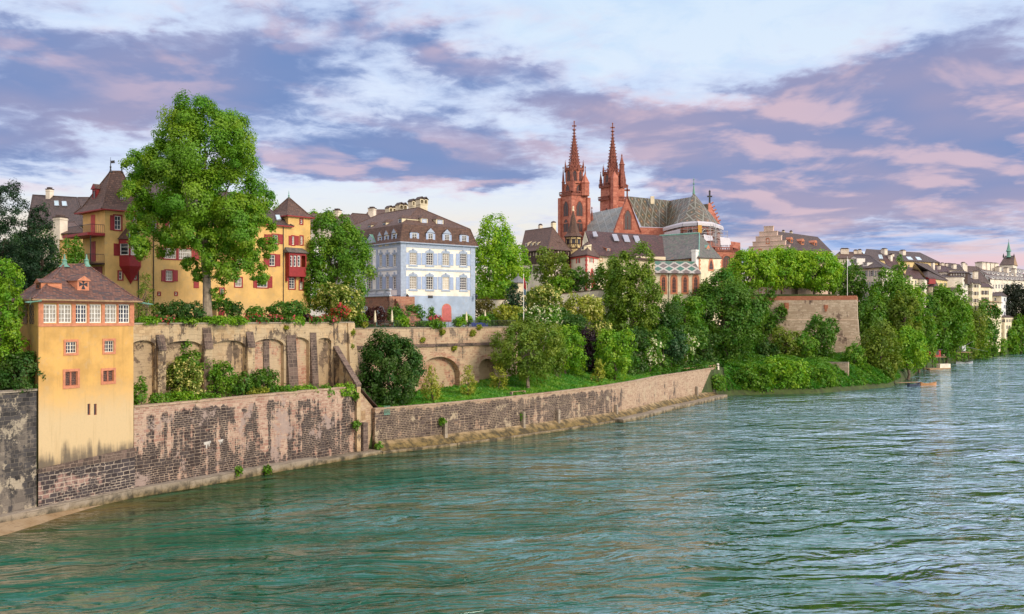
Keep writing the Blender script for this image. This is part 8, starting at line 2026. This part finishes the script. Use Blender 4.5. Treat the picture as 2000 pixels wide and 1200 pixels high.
def parasol(px, y0, y1, D, label):
    p = P2(px, D); z0, z1 = Z(y1, D), Z(y0, D); z0 = min(z0, 16.6); root = thing('folded_parasol', label, 'parasol', V3(p, z0))
    k = MB(); k.tube(V3(p, z0), V3(p, z1 - .1), .03, None, 6); k.build('pole', M['timber_tan'], root)
    k = MB(); h_ = z1 - z0; k.lathe(V3(p, z0 + h_*.28), [(.08, 0), (.20, .1), (.17, h_*.35), (.10, h_*.6), (.02, h_*.72)], 7); k.build('canopy', M['cream'], root)
    k = MB(); k.lathe(V3(p, z0), [(.3, 0), (.3, .08), (.05, .14)], 10); k.build('base', M['concrete'], root)
parasol(732.5, 606, 636, 138.5, 'folded cream parasol in front of the dark red maple'); parasol(765.5, 605, 636, 140.5, 'folded cream parasol right of the dark red maple'); parasol(947.5, 605, 628, 157, 'folded cream parasol at the right corner of the blue house'); parasol(911, 609, 630, 150.5, 'folded cream parasol before the blue plinth')
def rail_fence(name, label, pts, h_, step, mat='iron'):
    root = thing(name, label, 'fence', pts[0]); k, r = MB(), MB()
    for p, q in zip(pts[:-1], pts[1:]):
        p, q = Vector(p), Vector(q); n = int((q - p).length/step)
        for i in range(n + 1): w_ = p.lerp(q, i/n); k.tube(w_, w_ + Vector((0, 0, h_)), .018 if i % 8 else .04, None, 4, None, False)
        for z in (.12, h_ - .05): r.tube(p + Vector((0, 0, z)), q + Vector((0, 0, z)), .025, None, 5)
    k.build('bars', M[mat], root); r.build('rail', M[mat], root)
rail_fence('iron_fence', 'dark iron railing along the top of the upper terrace wall', [fw3.p3(fw3.u(712), 16.6, .3), fw3.p3(fw3.L - .2, 16.6, .3)], 1.05, .16)
fb = shifted(Frame((-19.05, 158), (-6.8, 168)), -1.3)
rail_fence('iron_fence', 'tall thin iron railing in front of the blue plinth, left of the pink door', [fb.p3(fb.u(800), 16.3), fb.p3(fb.u(861), 16.3)], 2.5, .28, 'steel')
rail_fence('iron_fence', 'tall thin iron railing in front of the blue plinth, right of the pink door', [fb.p3(fb.u(882), 16.3), fb.p3(fb.u(926), 16.3)], 2.5, .28, 'steel')
def tarp():
    f = Frame(P2(921, 151.8), P2(953, 154.6)); root = thing('tarpaulin', 'long low blue tarpaulin cover on the upper terrace wall edge', 'tarpaulin', f.p3(0, 16.4)); k = MB()
    n = 8
    for i in range(n):
        u0, u1 = f.L*i/n, f.L*(i+1)/n; h0, h1 = .85 + .08*math.sin(i*1.7), .85 + .08*math.sin((i+1)*1.7)
        k.face([f.p3(u0, 16.4, -.1), f.p3(u1, 16.4, -.1), f.p3(u1, 16.4 + h1, .1), f.p3(u0, 16.4 + h0, .1)]); k.face([f.p3(u0, 16.4 + h0, .1), f.p3(u1, 16.4 + h1, .1), f.p3(u1, 16.4 + h1*.9, 1.0), f.p3(u0, 16.4 + h0*.9, 1.0)])
    k.build('cover', flat('blue_tarp', (.02, .045, .22), .5, .2), root)
tarp()
def garden_set():
    c = P2(752, 140); root = thing('garden_table', 'small green garden table between the two folded parasols', 'table', V3(c, 16.4)); g_ = M['copper']
    k = MB(); k.lathe((c.x, c.y, 17.12), [(.62, 0), (.62, .05)], 12); k.build('table_top', g_, root)
    k = MB(); k.tube((c.x, c.y, 16.4), (c.x, c.y, 17.12), .05, None, 6); k.lathe((c.x, c.y, 16.4), [(.3, 0), (.05, .1)], 8); k.build('leg', g_, root)
    for sx, lab in ((-1.1, 'green garden chair left of the green table'), (1.1, 'green garden chair right of the green table')):
        o = Vector((c.x + sx, c.y + .2)); r = thing('garden_chair', lab, 'chair', V3(o, 16.4))
        k = MB(); k.cube((o.x, o.y, 16.84), .44, .44, .04); k.build('seat', g_, r); k = MB(); k.cube((o.x + (.2 if sx > 0 else -.2), o.y, 16.89), .04, .44, .45); k.build('backrest', g_, r)
        for dx in (-.18, .18):
            for dy in (-.18, .18): k = MB(); k.tube((o.x + dx, o.y + dy, 16.4), (o.x + dx, o.y + dy, 16.84), .02, None, 4); k.build('leg', g_, r)
garden_set()
def lawn_bench():
    f = Frame(P2(999, 143.2), P2(1027, 145.6)); z = ground_z(*f.pt(f.L/2)); z = max(5.9, z); root = thing('park_bench', 'weathered wooden bench on the lawn edge above the quay wall', 'bench', f.p3(f.L/2, z))
    k = MB()
    for i in range(3): k.prism([f.pt(0, .12*i*1.2), f.pt(f.L, .12*i*1.2), f.pt(f.L, .12*i*1.2 + .12), f.pt(0, .12*i*1.2 + .12)], z + .62, z + .68, None, True, True)
    k.build('seat', M['timber_tan'], root)
    for u in (.1, f.L - .3): k = MB(); k.prism([f.pt(u, 0), f.pt(u + .25, 0), f.pt(u + .25, .42), f.pt(u, .42)], z - .2, z + .615, None, True); k.build('leg', M['concrete'], root)
lawn_bench()
wall_run('path_wall', 'low brown kerb wall beside the path above the curved quay wall', 'wall', [(X(1228, 177), 177, Z(744, 177)), (X(1268, 187), 187, Z(733, 187)), (X(1325, 201), 201, Z(721, 201)), (X(1398, 215), 215, Z(713, 215))], 4, .4, M['timber_tan'])
def bollard(px, y0, D, label):
    p = P2(px, D); z = ground_z(p.x, p.y); root = thing('bollard', label, 'bollard', V3(p, z)); k = MB(); k.lathe(V3(p, z - .1), [(.35, 0), (.30, 1.2), (.36, 1.3), (.2, 1.5), (0, 1.55)], 8); k.build('post', M['cream_pale'], root)
    k = MB(); k.lathe(V3(p, z + .9), [(.345, 0), (.345, .12)], 8); k.build('band', M['iron'], root)
bollard(1402, 706, 215.5, 'pale stone bollard where the quay wall meets the ivy bank')
def fishing_hut():
    D = 331; c = P2(1825, D); zf, zt = Z(697, D), Z(684, D); root = thing('fishing_hut', 'small red fishing hut on stilts over the water', 'hut', V3(c, zf)); f = Frame(P2(1813, D), P2(1837.5, D + 1))
    k = MB(); k.prism([f.pt(0), f.pt(f.L), f.pt(f.L, 3), f.pt(0, 3)], zf, zt, None, True, True); k.build('wall', flat('hut_red', (.42, .03, .04), .6, .15), root)
    k = MB(); k.prism([f.pt(-.5, -.6), f.pt(f.L + .5, -.6), f.pt(f.L + .5, 3.4), f.pt(-.5, 3.4)], zt + .004, zt + .2, None, True, True); k.build('roof', M['iron'], root)
    k = MB(); k.prism([f.pt(-1.2, -1.2), f.pt(f.L + 1.4, -1.2), f.pt(f.L + 1.4, 3.2), f.pt(-1.2, 3.2)], zf - .25, zf - .004, None, True, True); k.build('deck', M['timber_tan'], root)
    k = MB(); k.prism([f.pt(f.L*.62, -.03), f.pt(f.L*.85, -.03), f.pt(f.L*.85, -.004), f.pt(f.L*.62, -.004)], zf + .6, zt - .4, None, True, True); k.build('window', M['lead_glass'], root)
    for u in (0, f.L*.5, f.L): k = MB(); k.tube(f.p3(u, -1, 1), f.p3(u, zf - .25, 1), .14, None, 6); k.build('stilt', M['timber'], root)
fishing_hut()
def net_hut():
    D = 366; c = P2(1882, D); zf, zt = Z(688, D), Z(677, D); root = thing('fishing_hut', 'grey fishing hut with a net boom on the far quay', 'hut', V3(c, zf)); f = Frame(P2(1868, D), P2(1886, D + 1))
    k = MB(); k.prism([f.pt(0), f.pt(f.L), f.pt(f.L, 2.4), f.pt(0, 2.4)], zf, zt, None, True, True); k.build('wall', M['iron'], root)
    k = MB(); k.prism([f.pt(f.L*.62, -.05), f.pt(f.L*.98, -.05), f.pt(f.L*.98, -.004), f.pt(f.L*.62, -.004)], zf + .4, zt + .5, None, True, True); k.build('door', M['steel'], root)
    k = MB(); k.prism([f.pt(-.5, -1), f.pt(f.L + 2.2, -1), f.pt(f.L + 2.2, 2.6), f.pt(-.5, 2.6)], zf - .2, zf - .004, None, True, True); k.build('deck', M['timber_tan'], root)
    for u in (.2, f.L*.6, f.L + 1.5): k = MB(); k.tube(f.p3(u + .6, -1, .4), f.p3(u, zf - .2, .4), .12, None, 5); k.build('stilt', M['timber'], root)
    k = MB(); k.tube(f.p3(f.L*.8, zt, 0), f.p3(f.L + 6, zf + .3, -5), .07, .03, 5); k.tube(f.p3(f.L*.8, zt, 0), f.p3(f.L + 3, zt + 2.2, -1), .05, .03, 5); k.build('net_boom', M['steel'], root)
net_hut()
def boat(px0, px1, y, D, label, hull, inside, w_=1.5, tilt=0):
    a, b_ = P2(px0, D), P2(px1, D + 1.5); L = (b_ - a).length; d = (b_ - a).normalized(); n = Vector((-d.y, d.x)); root = thing('rowing_boat', label, 'boat', V3((a + b_)/2, 0)); k, s = MB(), MB()
    N = 10; prof = lambda t: (math.sin(math.pi*min(1, t*.5 + .45)) if t > .1 else .75 + t*2.4) if False else max(.03, math.sin(math.pi*(t*.86 + .14))**.6)
    R_ = []
    for i in range(N + 1):
        t = i/N; h_ = .55 + .35*(2*t - 1)**2 + .25*max(0, t - .6); ww = w_/2*prof(t); c = a + d*L*t
        R_.append((V3(c + n*ww, h_), V3(c + n*ww*.62, -.1), V3(c - n*ww*.62, -.1), V3(c - n*ww, h_), V3(c + n*ww*.88, h_ - .03), V3(c + n*ww*.55, .15), V3(c - n*ww*.55, .15), V3(c - n*ww*.88, h_ - .03)))
    for p, q in zip(R_[:-1], R_[1:]):
        for i in range(3): k.face([p[i], q[i], q[i+1], p[i+1]])
        k.face([p[0], p[4], q[4], q[0]]); k.face([p[3], q[3], q[7], p[7]])
        for i in (4, 5, 6): s.face([p[i], p[i+1], q[i+1], q[i]])
    k.face([R_[0][i] for i in (0, 1, 2, 3)]); k.build('hull', M[hull], root); s.build('inner_hull', M[inside], root)
    for t in (.3, .55, .8): r = R_[int(t*N)]; k = MB(); c = (r[4] + r[7])/2; k.cube((c.x, c.y, .42), .28, (r[4] - r[7]).length*.98, .05, None, math.atan2(d.y, d.x)); k.build('thwart', M['timber_tan'], root)
M['boat_wood'] = flat('varnished_wood', (.50, .24, .10), .4, .15); M['boat_blue'] = flat('boat_blue', (.035, .05, .09), .5, .2)
boat(1797, 1829, 752, 246.5, 'slim varnished wooden boat moored at the jetty, bow pointing right', 'boat_wood', 'timber_tan', 1.6); boat(1774, 1797, 756, 243, 'dark blue covered boat at the jetty', 'boat_blue', 'boat_blue', 1.7)
boat(1866, 1900, 708, 366, 'pale grey flat boat lying under the grey fishing hut', 'steel', 'timber', 2.0)
def jetty(label, pts, w_, z, name='jetty'):
    root = thing(name, label, name, (pts[0][0], pts[0][1], 0)); k = MB()
    for p, q in zip(pts[:-1], pts[1:]):
        p, q = Vector(p), Vector(q); d = (q - p).normalized(); n = Vector((-d.y, d.x)); N = int((q - p).length/.3)
        for i in range(N): a = p + d*(.3*i + .02); b_ = p + d*(.3*i + .28); k.prism([a - n*w_/2, b_ - n*w_/2, b_ + n*w_/2, a + n*w_/2], z - .06, z, None, True, True)
    k.build('deck', M['timber_tan'], root); k = MB()
    for p, q in zip(pts[:-1], pts[1:]):
        p, q = Vector(p), Vector(q); d = (q - p).normalized(); n = Vector((-d.y, d.x))
        for i in range(5): c = p.lerp(q, i/4) + n*w_/2; k.tube(V3(c, -1), V3(c, z + 1.0), .06, None, 5)
        for zz in (.5, .95): k.tube(V3(p + n*w_/2, z + zz), V3(q + n*w_/2, z + zz), .035, None, 4)
    k.build('railing', M['timber'], root)
jetty('weathered wooden jetty with a handrail at the tip of the bank', [P2(1752, 247), P2(1796, 250)], 1.8, .75)
def raft():
    f = Frame(P2(1816, 322), P2(1857, 326)); root = thing('floating_stage', 'small tan floating landing stage below the red hut', 'landing stage', f.p3(0, 0)); k = MB(); k.prism([f.pt(0), f.pt(f.L), f.pt(f.L, 3), f.pt(0, 3)], -.3, .45, None, True); k.build('deck', M['timber_tan'], root)
    k = MB(); k.prism([f.pt(f.L*.5, .1), f.pt(f.L, .1), f.pt(f.L, 1.6), f.pt(f.L*.5, 1.6)], .454, 1.9, None, True); k.build('side_screen', M['cream_pale'], root)
raft()
# tufts rooted in the walls
for px, y, s, fr in ((689, 650, 1, fa), (713, 634, 1, fw3), (826, 664, .8, fw3), (864, 649, 1, fw3), (887, 681, .9, fw3), (923, 651, 1.2, fw3), (796, 672, .9, fw3), (936, 639, .8, fw3), (686, 676, 1, fa), (560, 640, .6, fa)):
    D_ = fr.D(px) - .25; z_ = Z(y, D_)
    B('small green tuft of plants growing out of the terrace walls', px, y - 5*s, y + 5*s, 5.5*s, D_, 'yolive', 'round', name='wall_tuft', cat='plant', group='tufts growing out of the terrace walls', base=z_ - .4, depth=.4, k=5)
for px, y, s, D_ in ((864, 824, 1, 130.2), (433, 801, 1, 104.3), (695, 775, 1, 120.4), (697, 830, 1.3, 120.3), (1019, 812, 1, 142.5), (523, 918, 1.3, 106), (467, 920, 1.2, 102.5), (740, 872, 1.2, 123)):
    B('small green tuft growing out of the quay walls', px, y - 7*s, y + 7*s, 6*s, D_, 'mid', 'round', name='wall_tuft', cat='plant', group='tufts growing out of the quay walls', base=Z(y + 8*s, D_), depth=.4, k=5)
